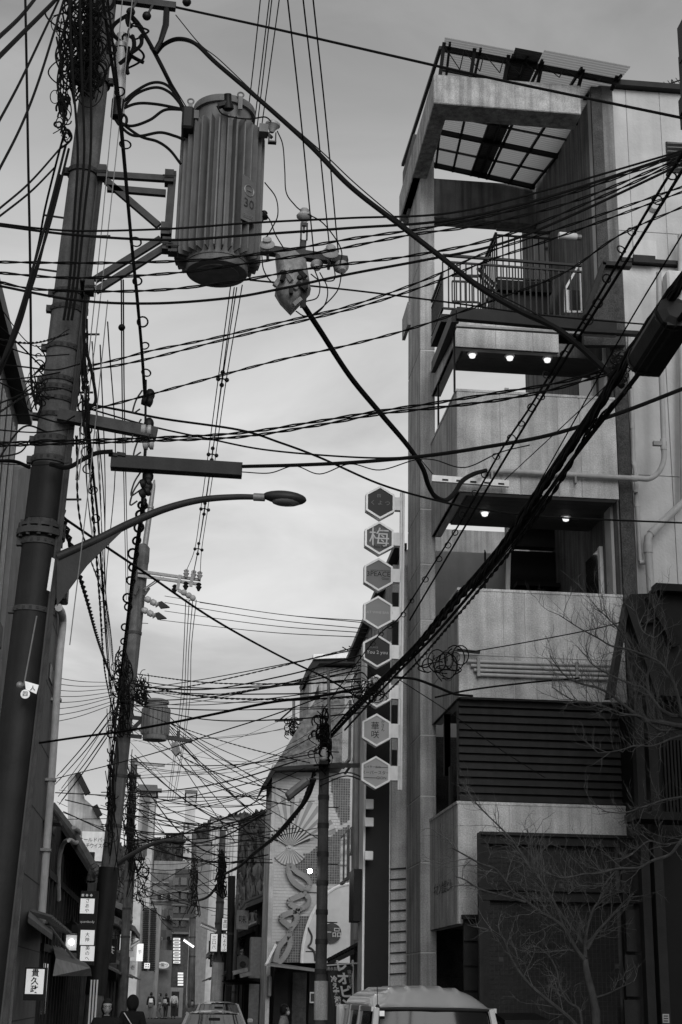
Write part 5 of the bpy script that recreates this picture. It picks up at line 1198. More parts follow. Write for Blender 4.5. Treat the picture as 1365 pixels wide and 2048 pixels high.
for k in range(22):
    u0, v0 = g.choice(((262, 1700), (280, 1760), (200, 1720), (388, 1760))); u0 += g.uniform(-14, 14); v0 += g.uniform(-40, 40)
    u1, v1 = g.choice(((446, 1760), (388, 1780), (480, 1800), (350, 1830), (446, 1700))); u1 += g.uniform(-10, 10); v1 += g.uniform(-30, 40); s = g.uniform(4, 22)
    W('thin line in the lower far cable web', [(u0, v0), ((u0 + u1) / 2, (v0 + v1) / 2 + s), (u1, v1)], (g.uniform(60, 70), g.uniform(60, 85)), g.choice((.012, .018)), 'lower far cable web')
W('thick sagging cable from the middle pole to the telephone pole', [(628, 1560), (612, 1600), (580, 1640), (545, 1678), (510, 1705), (480, 1732), (450, 1748)], (24.5, 57), .045)
W('second strand of the thick sagging cable', [(632, 1540), (600, 1618), (560, 1668), (520, 1700), (470, 1740)], (24.5, 57), .025, tw=.6)
W('thick cable drooping on beyond the telephone pole', [(446, 1750), (432, 1775), (418, 1792), (400, 1800), (385, 1800)], (58, 80), .06)
for pts in ([(640, 1560), (690, 1545), (728, 1555)], [(640, 1572), (690, 1552), (728, 1562)]):
    W('cable from the middle pole to the lowest hexagon sign', pts, (24.5, 20.8), .01, 'cables to the lowest sign')

g = random.Random(77)
for k in range(16):
    v0 = g.uniform(640, 930); u0 = 112 + (940 - v0) * .1 + g.uniform(-30, 30); s = g.uniform(5, 30)
    if k % 2: pts = [(u0, v0), (u0 * .5, v0 + s + g.uniform(-20, 20)), (-10, v0 + g.uniform(-60, 70))]; md = (12.2, g.uniform(9.5, 11.5))
    else:
        u1, v1 = 222 + g.uniform(-10, 10), 1365 + g.uniform(-20, 40); u0 += 45; pts = [(u0, v0), (u0 + 12 + g.uniform(-6, 6), v0 + (v1 - v0) * .4), (u1 - 12 + g.uniform(-5, 5), v0 + (v1 - v0) * .75), (u1, v1)]; md = (12.2, 40.6)
    W('thin irregular wire %s the nearest pole' % ('running left from' if k % 2 else 'running away behind'), pts, md, g.choice((.004, .006, .008)), 'thin wires %s the nearest pole' % ('left of' if k % 2 else 'behind'), tw=.3 if k % 5 == 0 else 0)
for k in range(20):
    u0, v0 = 245 + g.uniform(-20, 25), 1400 + g.uniform(0, 230); u1, v1 = g.choice(((720, 1400), (640, 1500), (600, 1600), (540, 1640))); u1 += g.uniform(-20, 20); v1 += g.uniform(-40, 60); s = g.uniform(5, 45)
    W('fine line in the web of wires over the far street', [(u0, v0), (u0 * .66 + u1 * .34, v0 * .66 + v1 * .34 + s), (u0 * .33 + u1 * .67, v0 * .33 + v1 * .67 + s), (u1, v1)], (g.uniform(40, 60), g.uniform(26, 50)), g.choice((.006, .008, .011)), 'fine wires over the far street', tw=.7 if k % 5 == 0 else 0)
# ------------------------------------------------------------------ left side of the street
XW = -3.0
WOODD = mk('dark_wood', .03, .75, 3, .4, .2, 20, streak=.4); ROOFT = mk('roof_tile_grey', .09, .6, 5, .4, .15)
LWALL = mk('grey_render', .14, .9, 2, .2, .3, 40, speck=.2); LWALL2 = mk('grey_render_light', .22, .9, 2, .2, .3, 40, streak=.15)
def lx(u, v, X=XW): return PXp(u, v, X)
# louvred building at the far left edge
b1 = thing('louvred_building', 'grey building with vertical metal louvres at the far left edge', 'building', (XW - 2, 27, 0))
y0, y1 = 14.5, lx(46, 880).y; zt_ = lx(20, 735).z
MB().box(XW - 5, XW - .1, y0, y1, 0, zt_).build('wall', LWALL, b1)
MB().box(XW - 5.1, XW + .12, y0 - .1, y1 + .1, zt_, zt_ + .22).build('roof_edge', STEEL, b1)
zl1, zl0 = lx(12, 800).z, lx(12, 1265).z
for k in range(44):
    y = y0 + .6 + k * (y1 - 1.0 - y0 - .6) / 44; MB().box(XW - .1, XW + .03, y, y + .06, zl0, zl1).build('louvre', GALV if k % 4 else STEEL, b1)
MB().box(XW - .12, XW - .005, y0, y1 - .3, zl0 - .35, zl0).build('sill_band', STEEL, b1)
for k in range(5): MB().box(XW - .1, XW - .09, y0, y1, 1 + k * 1.1, 1.02 + k * 1.1).build('joint', STUC, b1)
# narrow pale house behind it
b1b = thing('pale_house', 'narrow pale rendered house between the louvred building and the pole', 'house', (XW - 2, 26.5, 0))
za = lx(68, 985).z - .3
MB().box(XW - 4, XW - .04, y1 + .15, 29.5, 0, za).build('wall', LWALL2, b1b)
MB().prism([(XW - .05, y1 + .15, za), (XW - .05, 29.5, za), (XW - .05, 25.5, za + .7)], (-4, 0, 0)).build('gable', LWALL2, b1b)
MB().bar((XW + .03, 25.5, za + .72), (XW + .03, 29.5, za), .1, .1).build('roof_edge', STEEL, b1b)
for k in range(2): MB().box(XW - .05, XW - .02, 25.3, 26.5, 3 + 3.2 * k, 4.6 + 3.2 * k).build('window', GLASS, b1b)
# downpipe house with sign
b2_ = thing('downpipe_house', 'grey three-storey house with long drainpipe, lit sign below', 'house', (XW - 2, 32, 0))
ya, yb = 29.6, lx(131, 1240).y; zh = lx(118, 1238).z
MB().box(XW - 4, XW, ya, yb, 0, zh - .5).build('wall', LWALL, b2_)
MB().prism([(XW, ya, zh - .5), (XW, yb, zh - .5), (XW, yb - .6, zh + .05), (XW, ya, zh + .6)], (-4, 0, 0)).build('parapet', LWALL, b2_)
for k in range(7): MB().box(XW, XW + .006, ya, yb, 1.2 + k * 1.35, 1.22 + k * 1.35).build('wall_joint', STUC, b2_)
for (u, v0, v1) in ((103, 1335, 1370), (108, 1640, 1672)):
    a = lx(u, v0); MB().box(XW - .02, XW + .03, a.y - .5, a.y + .4, lx(u, v1).z, a.z).build('window', GLASS, b2_)
MB().box(XW, XW + .35, 32.8, 33.6, lx(108, 1672).z, lx(108, 1672).z + .05).build('window_hood', BLACK, b2_)
xp = XW + .12
MB().tube(catmull([PXp(118, 1215, xp), PXp(126, 1240, xp), PXp(118, 1330, xp), PXp(107, 1500, xp), PXp(96, 1660, xp), PXp(84, 1828, xp), PXp(86, 1838, xp), PXp(100, 1840, xp - .02)], 5), .085, 10).build('downpipe', PIPE, b2_, True)
for v, u in ((1400, 114), (1560, 103), (1700, 93)): p = PXp(u, v, xp); MB().box(XW, xp + .1, p.y - .12, p.y + .12, p.z - .03, p.z + .03).build('pipe_clamp', GALV, b2_)
p = PXp(121, 1205, xp); MB().bbox(p.x - .15, p.x + .15, p.y - .25, p.y + .25, p.z, p.z + .4, .03).build('rain_hopper', STEEL, b2_)
# small tiled canopy and striped base
cp = MB().prism([PXp(58, 1832, XW), PXp(106, 1868, XW), PXp(104, 1880, XW + .5), PXp(56, 1845, XW + .4)], (0, 0, .1)).build('tiled_canopy', ROOFT, b2_)
for k in range(12):
    t = k / 11; p = PXp(60, 1834, XW).lerp(PXp(105, 1866, XW), t); MB().tube([p + Vector((0, 0, .12)), p + Vector((.45, 0, -.0))], .05, 6).build('roof_tile', ROOFT, cp, True)
# lit brush-lettered sign box
s1_ = thing('lit_sign', 'glowing white sign box with brushed black characters at lower left', 'sign', tuple(P(69, 1990, 30.2)))
a, b, c, d = rect(52, 1938, 88, 1988, 30.2)
MB().box(a - .03, b + .04, 30.22, 30.45, c - .12, d + .03).build('case', BLACK, s1_)
fc = MB().box(a, b, 30.2, 30.219, c, d).build('face', SIGNLIT, s1_)
lettering('貴久政', .15, ((a + b) / 2, 30.195, (c + d) / 2), XA, ZA, INK, fc, vertical=True, bold=.003)
# fabric awning with folding arms
aw = thing('awning', 'grey fabric awning with folding arms over a lower left shopfront', 'awning', tuple(lx(140, 1940)))
MB().prism([PXp(112, 1917, -2.7), PXp(180, 1936, -2.0), PXp(182, 1952, -2.0), PXp(106, 1952, -2.7)], (.02, .03, 0)).build('valance', LWALL2, aw)
MB().prism([PXp(112, 1917, -2.7), PXp(180, 1936, -2.0), PXp(150, 1905, -2.9), PXp(105, 1890, -3.0)], (0, .03, .02)).build('canvas', LWALL, aw)
MB().tube([PXp(98, 1850, -2.95), PXp(158, 1930, -2.3)], .03, 6).build('arm', GALV, aw); MB().tube([PXp(104, 1900, -2.95), PXp(152, 1925, -2.35)], .025, 6).build('arm', GALV, aw)
# dark wooden townhouse
w1 = thing('wooden_townhouse', 'black timber townhouse with drooping tiled eave on the left', 'house', (XW - 2, 42, 0))
yc, yd = yb + .1, 50.0
ez_ = lx(132, 1640).z
MB().box(XW - 5, XW, yc, yd, 0, ez_ - .3).build('wall', WOODD, w1)
ye0 = lx(125, 1640).y
rf1 = MB().prism([(XW - .3, ye0, ez_ + .2), (XW + .75, ye0, ez_ - 1.25), (XW + .75, yd, ez_ - 1.25), (XW - .3, yd, ez_ + .2)], (0, 0, -.15)).build('eave', BLACK, w1)
for k in range(11):
    y = ye0 + .1 + k * 1.05; MB().tube([(XW - .3, y, ez_ + .25), (XW + .3, y, ez_ - .45), (XW + .78, y, ez_ - 1.2)], .12, 6).build('roof_tile', ROOFT, rf1, True)
for k in range(16):
    y = yc + .3 + k * .95; MB().box(XW, XW + .06, y, y + .15, 0, ez_ - .9).build('post', WOODD, w1)
for z in (2.6, 4.2): MB().box(XW, XW + .08, yc, yd, z, z + .16).build('rail', WOODD, w1)
lit = MB().box(XW + .005, XW + .04, yc + .4, yc + 2.0, 1.25, 2.35).build('lit_window', SIGNLIT, w1)
for k in range(5):
    MB().bar((XW + .05, yc + .5 + k * .3, 1.25), (XW + .05, yc + .8 + k * .22, 2.35 - .15 * k), .02, .05, (0, 1, 0)).build('branch_pattern', BLACK, lit)
pipe_w = catmull([PXp(118, 1800, XW + .1), PXp(118, 1730, XW + .1), PXp(126, 1690, XW + .2), PXp(140, 1680, XW + .4), PXp(152, 1686, XW + .4), PXp(158, 1676, XW + .4), PXp(158, 1662, XW + .4), PXp(148, 1655, XW + .4)], 5)
MB().tube(pipe_w, .05, 8).build('curved_pipe', PIPE, w1, True)
# lantern
ln = thing('wall_lantern', 'old-fashioned lantern with glowing globe on the timber house', 'lamp', tuple(P(143, 1900, 40)))
c = P(143, 1884, 40); w = .16
for sx_ in (-1, 1):
    for sy_ in (-1, 1): MB().box(c.x + sx_ * w - .012, c.x + sx_ * w + .012, c.y + sy_ * w - .012, c.y + sy_ * w + .012, c.z - .22, c.z + .2).build('post', BLACK, ln)
MB().box(c.x - w - .04, c.x + w + .04, c.y - w - .04, c.y + w + .04, c.z - .26, c.z - .22).build('base', BLACK, ln)
MB().lathe([(.3, .2), (.26, .24), (.2, .42), (.06, .5), (.04, .6), (.005, .66)], c, n=8).build('roof', BLACK, ln)
MB().ball(c, .075).build('globe', lampmat('globe', 4), ln, True)
MB().box(c.x - w, c.x + w, c.y + w - .004, c.y + w, c.z - .2, c.z + .18).build('back_panel', lampmat('frosted_panel', .12), ln)
MB().bar(c + Vector((0, .15, .55)), c + Vector((-.6, .15, .55)), .04, .04).build('bracket', BLACK, ln)
# tall lit sign column
sc_ = thing('lit_sign_column', 'tall column of four glowing shop panels left of the second pole', 'sign', tuple(P(174, 1960, 38.5)))
uL = [(163, 191, 1786), ]; YV = 38.5
p0 = rect(160, 1784, 190, 1926, YV)
MB().box(p0[0] - .03, p0[1] + .03, YV + .02, YV + .2, p0[2] - .05, p0[3] + .03).build('case', BLACK, sc_)
for (v0, v1, tx, m_, ink) in ((1787, 1795, '■ ● ◆', STEEL, METALW), (1797, 1827, 'さあや', SIGNLIT, INK), (1829, 1858, 'quartbody', STEEL, METALW), (1860, 1890, '大神', SIGNLIT, INK), (1892, 1922, '美のへ', SIGNLIT, INK)):
    a, b, c, d = rect(161, v0, 189, v1, YV); f3 = MB().box(a, b, YV, YV + .019, c, d).build('panel', m_, sc_)
    one = tx in ('quartbody', '■ ● ◆')
    lettering(tx, .085 if one else .12, ((a + b) / 2, YV - .004, (c + d) / 2), XA, ZA, ink, f3, vertical=not one)
    if not one:
        MB().box(a - .02, b + .02, YV - .01, YV + .019, d, d + .02).build('divider', BLACK, sc_)
# street-name plates and pale gable with whisky lettering
wg = thing('curved_gable', 'stained white curved gable with katakana lettering behind the timber house', 'building', tuple(Vector((-3.2, 57, 0))))
YG = 56.0
GAB = mk('stained_gable', .36, .9, 1.6, .45, .2, 20, streak=.25)
prof = [(136, 1555), (153, 1545), (157, 1560), (161, 1580), (170, 1598), (186, 1612), (198, 1630), (205, 1650), (207, 1720), (207, 1740), (136, 1740)]
MB().prism([P(u, v, YG) for u, v in prof], (0, 3, 0)).build('wall', GAB, wg)
for a, b in (((156, 1548), (176, 1588)), ((190, 1612), (200, 1632))): MB().bar(P(*a, YG - .2), P(*b, YG - .2), .35, .22).build('roof_edge', STEEL, wg)
sg = pbox(MB(), 163, 1663, 208, 1722, YG - .2, .1).build('signboard', METALW, wg)
lettering('オールドパー', .17, P(186, 1680, YG - .21), XA, ZA, INK, sg, sx=1.0); lettering('スコッチウイスキー', .2, P(184, 1692, YG - .21), XA, ZA, INK, sg, sx=.75)
MB().box(P(160, 1740, YG).x, P(215, 1740, YG).x, YG, YG + 3, 0, P(180, 1740, YG).z - .01).build('lower_wall', WOODD, wg)
wh = thing('wheel_ornament', 'round wheel-shaped lamp ornament on the dark post', 'ornament', tuple(P(183, 1760, 50)))
MB().torus(P(183, 1745, 50), (0, 1, 0), .3, .03, 24).build('rim', BLACK, wh, True)
for k in range(4): an = k * math.pi / 4; MB().bar(P(183, 1745, 50) + Vector((math.cos(an), 0, math.sin(an))) * .3, P(183, 1745, 50) - Vector((math.cos(an), 0, math.sin(an))) * .3, .02, .02).build('spoke', GALV, wh)
a, b, c, d = rect(178, 1704, 189, 1730, 50); MB().box(a, b, 50, 50.2, c, d).build('post', BLACK, wh)
# row of low dark houses along both sides, each its own thing
def house(label, X, y0, y1, z, side, wallm, roofm=ROOFT, eave=.7, lit=0, win=2, name='townhouse', seed=0):
    g = random.Random(seed); s = 1 if side == 'R' else -1
    h = thing(name, label, 'house', (X + s * 2, (y0 + y1) / 2, 0))
    MB().box(min(X, X + s * 5), max(X, X + s * 5), y0, y1, 0, z).build('wall', wallm, h)
    r = MB().prism([(X - s * eave, y0 - .1, z - .25), (X + s * 2.5, y0 - .1, z + 1.1), (X + s * 5, y0 - .1, z + .1), (X + s * 5, y0 - .1, z - .1), (X + s * 2.5, y0 - .1, z + .9), (X - s * eave, y0 - .1, z - .4)], (0, y1 - y0 + .2, 0)).build('roof', roofm, h)
    n = int((y1 - y0) / .35)
    for k in range(n): MB().tube([(X - s * eave, y0 + .35 * k + .1, z - .2), (X + s * 2.4, y0 + .35 * k + .1, z + 1.12)], .07, 5).build('roof_tile', roofm, r, True)
    for k in range(win):
        ya_ = y0 + (y1 - y0) * (k + .2) / win; yb_ = y0 + (y1 - y0) * (k + .75) / win
        w = MB().box(X - s * .03 - .01, X - s * .03 + .01, ya_, yb_, z * .55, z * .85).build('window', SIGNLIT if g.random() < lit else GLASS, h)
        for q in range(5): yq = ya_ + (yb_ - ya_) * q / 4; MB().box(X - s * .06 - .01, X - s * .06 + .01, yq - .03, yq + .03, z * .55, z * .85).build('lattice', WOODD, w)
    pe = MB().prism([(X - s * .9, y0, 2.45), (X, y0, 2.85), (X, y0, 2.75), (X - s * .9, y0, 2.37)], (0, y1 - y0, 0)).build('pent_roof', roofm, h)
    for q in range(3):
        yq = y0 + (y1 - y0) * (q + .15) / 3; MB().box(X - s * .02 - .02, X - s * .02 + .02, yq, yq + (y1 - y0) * .22, .1, 2.2).build('shop_door', SHUT if q % 2 else STEEL, h)
    return h
house('low dark timber shop after the white gable on the left', -3.0, 60, 70, 4.6, 'L', WOODD, seed=1, lit=.2)
house('two-storey dark shop house further along the left', -3.1, 70.5, 82, 5.6, 'L', STUC, seed=2, lit=.2)
house('dark tiled house near the left end of the street', -3.0, 82.5, 96, 5.2, 'L', WOODD, seed=3, lit=.2)
house('black timber house left of the fan building', 2.95, 51.5, 58, 4.9, 'R', WOODD, seed=4, win=2)
house('dark tiled house with hanging signs on the right', 2.6, 58.6, 70, 4.0, 'R', WOODD, seed=5, lit=.3)
house('grey tiled house behind the hanging signs on the right', 2.7, 70.5, 84, 4.4, 'R', STUC, seed=6, lit=.2)
house('far dark house at the right bend', 2.6, 84.5, 100, 4.2, 'R', WOODD, seed=7, lit=.2)
# grey box-shaped sign casings left of the fan building
gb = thing('blank_signboard', 'blank grey projecting signboard left of the fan building', 'sign', tuple(P(513, 1930, 49)))
a, b, c, d = rect(500, 1874, 524, 1958, 49); MB().bbox(a, b, 49, 49.4, c, d, .03).build('case', GALV, gb); MB().box(b, b + .6, 49.1, 49.3, d - .3, d - .2).build('arm', STEEL, gb)
gc = thing('grey_hoarding', 'grey upright shopfront panel beside the fan building entrance', 'panel', tuple(P(510, 2040, 49)))
a, b, c, d = rect(498, 1968, 518, 2048, 49); MB().box(a, b, 49, 49.2, 0, d).build('panel', GALV, gc); MB().box(b + .03, b + .2, 49, 49.2, 0, d).build('panel', GALV, gc)
ev = thing('shop_awning', 'small dark pent awning with pale boards left of the fan building', 'awning', tuple(P(480, 1965, 49)))
MB().prism([P(445, 1962, 48.5), P(486, 1955, 48.5), P(530, 1960, 49.5), P(530, 1968, 49.5), P(455, 1970, 48.5)], (0, .8, 0)).build('sheet', STEEL, ev)
for (u, v) in ((492, 1948), (478, 1942)): MB().bar(P(u - 12, v + 4, 48.4), P(u + 18, v - 3, 48.4), .3, .12).build('board', GALV, ev)
# hanging shop signs on the right
for (lab, u0, v0, u1, v1, Y, tx) in (('bright hanging sign left of the grey telephone pole', 422, 1868, 435, 1903, 57.5, '三口六'), ('bright hanging sign right of the grey telephone pole', 443, 1868, 456, 1903, 57.6, 'にょらふ'), ('small bright sign above the pair on the telephone pole', 445, 1837, 456, 1860, 57.8, '黒田')):
    s_ = thing('hanging_sign', lab, 'sign', tuple(P(u0, v1, Y)), 'hanging shop signs'); a, b, c, d = rect(u0, v0, u1, v1, Y)
    MB().box(a - .03, b + .03, Y + .01, Y + .25, c - .04, d + .03).build('case', BLACK, s_); f4 = MB().box(a, b, Y - .01, Y + .009, c, d).build('face', SIGNLIT, s_)
    lettering(tx, .16, ((a + b) / 2, Y - .015, (c + d) / 2), XA, ZA, INK, f4, vertical=True)
sg5 = thing('menu_signboard', 'stacked dark sign with small white lettering on the right', 'sign', tuple(P(483, 1890, 60)))
for k in range(5):
    a, b, c, d = rect(474, 1840 + k * 11, 494, 1849 + k * 11, 60); f5 = MB().box(a, b, 60, 60.06, c, d).build('panel', BLACK, sg5); lettering(('しおん', '粋人', 'れい', 'バー', 'さくら')[k], .14, ((a + b) / 2, 59.995, (c + d) / 2), XA, ZA, METALW, f5)
ds = thing('round_sign', 'pale oval signboard beside the dark post', 'sign', tuple(P(484, 1930, 57))); MB().lathe([(.32, 0), (.32, .06)], P(484, 1928, 57), (0, 1, 0), 20).build('disc', GALV, ds); MB().lathe([(.12, -.01), (.12, 0)], P(486, 1929, 57), (0, 1, 0), 14).build('mark', STUC, ds)
# far end: louvre building, pale sheet wall, sign tower
lb = thing('slatted_tower', 'pale narrow building with stacked horizontal slats at the street end', 'building', tuple(P(296, 2000, 108)))
YL = 108.0
a, b, c, d = rect(276, 1812, 318, 2040, YL); MB().box(a, b, YL, YL + 6, 0, d).build('wall', LWALL2, lb)
for k in range(34):
    v = 1816 + k * 3.8; q = rect(287 - (v - 1816) * .03, v, 314 - (v - 1816) * .03, v + 1.7, YL - .3); MB().box(q[0], (q[0] * .5 + q[1] * .5) - .05, YL - .3, YL - .1, q[2], q[3]).build('slat', STEEL, lb); MB().box((q[0] * .5 + q[1] * .5) + .05, q[1], YL - .3, YL - .1, q[2], q[3]).build('slat', BLACK, lb)
q = rect(280, 1942, 306, 2020, YL - .6); MB().box(q[0], q[1], YL - .6, YL - .31, 0, q[3]).build('door_panel', LWALL, lb)
pw_ = thing('sheet_clad_building', 'pale blank building behind the wires at the street end', 'building', tuple(P(330, 2000, 112)))
for (u0, v0, u1, dy, m_) in ((300, 1722, 372, 4, LWALL2), (315, 1900, 342, 0, LWALL)):
    a, b, c, d = rect(u0, v0, u1, 2040, 112 + dy); MB().box(a, b, 112 + dy, 118 + dy, 0, d).build('wall', m_, pw_)
for k in range(8):
    q = rect(318 + (k % 2) * 16, 1740 + k * 20, 332 + (k % 2) * 14, 1758 + k * 20, 115.9); MB().box(q[0], q[1], 115.9, 115.99, q[2], q[3]).build('sheet_panel', LWALL, pw_)
ov = thing('oval_sign', 'pale oval shop sign with dark characters at the street end', 'sign', tuple(P(326, 1935, 111)))
q = rect(313, 1922, 340, 1939, 111); MB().box(q[0], q[1], 111, 111.2, q[2], q[3]).build('case', LWALL, ov)
MB().ball(P(326, 1930.5, 110.98), .46, .04, .24, 18, 8).build('face', METALW, ov, True); lettering('一製つ', .26, P(326, 1930, 110.9), XA, ZA, INK, ov)
cs = thing('cross_sign', 'small lit square sign with four dark marks at the street end', 'sign', tuple(P(294, 1932, 107)))
q = rect(289, 1926, 300, 1937, 107); f6 = MB().box(q[0], q[1], 107, 107.15, q[2], q[3]).build('face', SIGNLIT, cs)
for i in (0, 1):
    for j in (0, 1): x = q[0] + (q[1] - q[0]) * (.22 + .4 * i); z = q[2] + (q[3] - q[2]) * (.2 + .42 * j); MB().box(x, x + .08, 106.985, 106.999, z, z + .08).build('mark', INK, f6)
db = thing('sign_block', 'dark narrow block carrying stacks of small lit signs at the street end', 'building', tuple(P(358, 2000, 113)))
a, b, c, d = rect(344, 1738, 378, 2040, 113); MB().box(a, b, 113, 119, 0, d).build('wall', STUC, db)
for k in range(8):
    q = rect(347, 1876 + k * 6.6, 361, 1880.5 + k * 6.6, 112.6); f7 = MB().box(q[0], q[1], 112.6, 112.8, q[2], q[3]).build('sign_strip', SIGNLIT, db); MB().box(q[0] + .08, q[1] - .1, 112.58, 112.599, q[2] + .05, q[3] - .05).build('print', GREYINK, f7)
for k in range(5):
    q = rect(356, 1945 + k * 5.6, 367, 1949 + k * 5.6, 112.4); MB().box(q[0], q[1], 112.4, 112.6, q[2], q[3]).build('sign_strip', SIGNLIT, db)
q = rect(338, 1975, 366, 2028, 112.2); MB().box(q[0], q[1], 112.2, 112.5, 0, q[3]).build('porch', LWALL2, db); q = rect(343, 1983, 358, 2028, 112.1); MB().box(q[0], q[1], 112.15, 112.19, .1, q[3]).build('door', BLACK, db)
# fluorescent tubes on poles
for i, (a, b, Y) in enumerate((((368, 1880), (388, 1894), 86), ((402, 1850), (433, 1863), 57.8), ((262, 1894), (280, 1883), 75))):
    t_ = thing('tube_lamp', ('lit tube lamp on the far middle pole', 'unlit pale tube lamp on the telephone pole', 'dim tube lamp among the left-hand poles')[i], 'lamp', tuple(P(*b, Y)), 'tube lamps'); MB().tube([P(*a, Y), P(*b, Y)], .06, 8).build('tube', TUBEL if i == 0 else METALW, t_, True)
    MB().bar(P(*a, Y) + Vector((0, 0, .09)), P(*b, Y) + Vector((0, 0, .09)), .16, .05).build('reflector', GALV, t_)
# distant blocks and wooded hill
for (lab, u0, u1, v0, Y, dep, m_, w) in (('slim tall grey apartment block far behind the wires', 363, 383, 1586, 210, 12, PLAS, 1), ('pale flat-topped slab block in front of the hill', 415, 471, 1640, 230, 14, PLAS2, 2), ('low grey block between the slim tower and the slab', 383, 416, 1684, 225, 10, LWALL2, 0), ('pale far block with dark pier behind the third pole', 268, 300, 1576, 180, 10, PLAS, 3)):
    t_ = thing('apartment_block', lab, 'building', tuple(P((u0 + u1) / 2, 2000, Y)), 'distant blocks'); t_.location.z = 0; ORG[t_.name] = Vector(t_.location)
    a, b, c, d = rect(u0, v0, u1, 2000, Y); MB().box(a, b, Y, Y + dep, 0, d).build('wall', m_, t_); MB().box(a - .2, b + .2, Y - .2, Y + dep, d, d + .4).build('parapet', LWALL, t_)
    if w == 1:
        for r in range(5):
            for k in range(2):
                q = rect(u0 + 4 + k * 8, v0 + 62 + r * 24, u0 + 8 + k * 8, v0 + 72 + r * 24, Y - .1); w_ = MB().box(q[0], q[1], Y - .1, Y - .02, q[2], q[3]).build('window', GLASS, t_)
    if w == 2:
        for k in range(9): q = rect(u0 + 3 + k * 6, v0 + 3, u0 + 3.6 + k * 6, 1760, Y - .15); MB().box(q[0], q[1], Y - .15, Y - .02, q[2], q[3]).build('joint', LWALL, t_)
    if w == 3:
        q = rect(286, 1590, 297, 1680, Y - 1); MB().box(q[0], q[1], Y - 1, Y, q[2], q[3]).build('pier', LWALL, t_); q = rect(262, 1576, 324, 1581, Y - 1.5); MB().box(q[0], q[1], Y - 1.5, Y, q[2], q[3]).build('roof_slab', LWALL, t_)
HILLM = mk('hill_forest', .05, .95, .12, .5, .6, .8)
nx_, ny_ = 420, 46; hv = []; hf = []
ridge = [(300, 1690), (383, 1668), (395, 1660), (412, 1655), (440, 1645), (466, 1638), (480, 1634), (500, 1636), (530, 1626), (560, 1612), (620, 1600), (760, 1590)]
g = random.Random(5)
for i in range(nx_ + 1):
    u = 220 + 560 * i / nx_; vr = None
    for (ua, va), (ub, vb) in zip(ridge[:-1], ridge[1:]):
        if ua <= u <= ub: vr = va + (vb - va) * (u - ua) / (ub - ua)
    if vr is None: vr = 1700 if u < 300 else 1592
    zr = P(u, vr, 700).z; xr = P(u, vr, 700).x
    for j in range(ny_ + 1):
        t = j / ny_; z = zr * (1 - (1 - t) ** 1.6) if t < 1 else zr
        hv.append((xr + g.uniform(-.8, .8), 500 + 200 * t + g.uniform(-2, 2), z + (2.2 * math.sin(i * .55 + j * 1.7) * math.sin(j * 1.1 + i * .21) + g.uniform(-1.6, 1.2) if j else 0)))
for i in range(nx_):
    for j in range(ny_): k = i * (ny_ + 1) + j; hf.append((k, k + ny_ + 1, k + ny_ + 2, k + 1))
mbh = MB(); mbh.add(hv, hf); mbh.build('hill', HILLM, None, True, kind='structure')
# roof mast far right of the web
ms = thing('roof_mast', 'thin service mast with cross bar beside the slate roof', 'mast', tuple(P(588, 1520, 50)))
MB().tube([P(588, 1500, 50), P(588, 1402, 50)], .05, 8).build('mast', GALV, ms); MB().bar(P(550, 1442, 50), P(612, 1440, 50), .06, .05).build('cross_bar', STEEL, ms); MB().tube([P(560, 1440, 50), P(588, 1415, 50)], .03, 5).build('stay', STEEL, ms)
ta = thing('tv_antenna', 'thin television antenna above the sign building roof', 'antenna', tuple(P(716, 1300, 30)))
for a, b in (((685, 1294), (710, 1309)), ((698, 1292), (712, 1301)), ((716, 1320), (717, 1285))): MB().tube([P(*a, 30), P(*b, 30)], .012, 5).build('rod', STEEL, ta)

# ------------------------------------------------------------------ clutter along the far shopfronts
g = random.Random(44); TXT = ['味', '酒', '寿司', '茶', '花', '鳥', '月', '京', '松', '竹', '蕎麦', '祇園', '乃', '壱', '雪', '千']
for k in range(16):
    side = -1 if k % 2 else 1; y = 52 + k * 3.4 + g.uniform(-1, 1); x = (-2.95 if side < 0 else 2.55) - side * g.uniform(.25, .5); z = g.uniform(2.6, 4.0); hh = g.uniform(.5, 1.3); ww = g.uniform(.35, .6); m_ = g.choice((GALV, LWALL, STEEL, SIGNLIT, METALW))
    s_ = thing('projecting_sign', 'small projecting shop sign among the far %s shopfronts' % ('left' if side < 0 else 'right'), 'sign', (x, y, z), 'far projecting signs %s' % ('left' if side < 0 else 'right'))
    f_ = MB().bbox(x - ww / 2, x + ww / 2, y, y + .14, z, z + hh, .01).build('case', m_, s_); lettering(TXT[k], min(ww, hh / len(TXT[k])) * .7, (x, y - .004, z + hh / 2), XA, ZA, INK if m_ in (SIGNLIT, METALW, GALV) else METALW, f_, vertical=True)
    MB().bar((x, y + .07, z + hh - .05), (x + side * .5, y + .07, z + hh - .05), .03, .03).build('arm', BLACK, s_)
for k in range(9):
    q = rect(303 + (k % 3) * 13, 1745 + (k // 3) * 36, 311 + (k % 3) * 13, 1763 + (k // 3) * 36, 115.7); w_ = MB().box(q[0], q[1], 115.7, 115.8, q[2], q[3]).build('window', GLASS, pw_); MB().box(q[0] - .08, q[1] + .08, 115.6, 115.69, q[2] - .12, q[2] - .02).build('sill', GALV, w_)
for k in range(6):
    u, v = 318 + (k % 2) * 18, 1790 + (k // 2) * 42; q = rect(u, v, u + 7, v + 6, 115.2); o_ = MB().bbox(q[0], q[1], 115.2, 115.6, q[2], q[3], .02).build('air_conditioner', METALW, pw_); MB().lathe([(.16, 0), (.16, .02)], Vector(((q[0] + q[1]) / 2 - .06, 115.18, (q[2] + q[3]) / 2)), (0, 1, 0), 12).build('fan_grille', STEEL, o_)
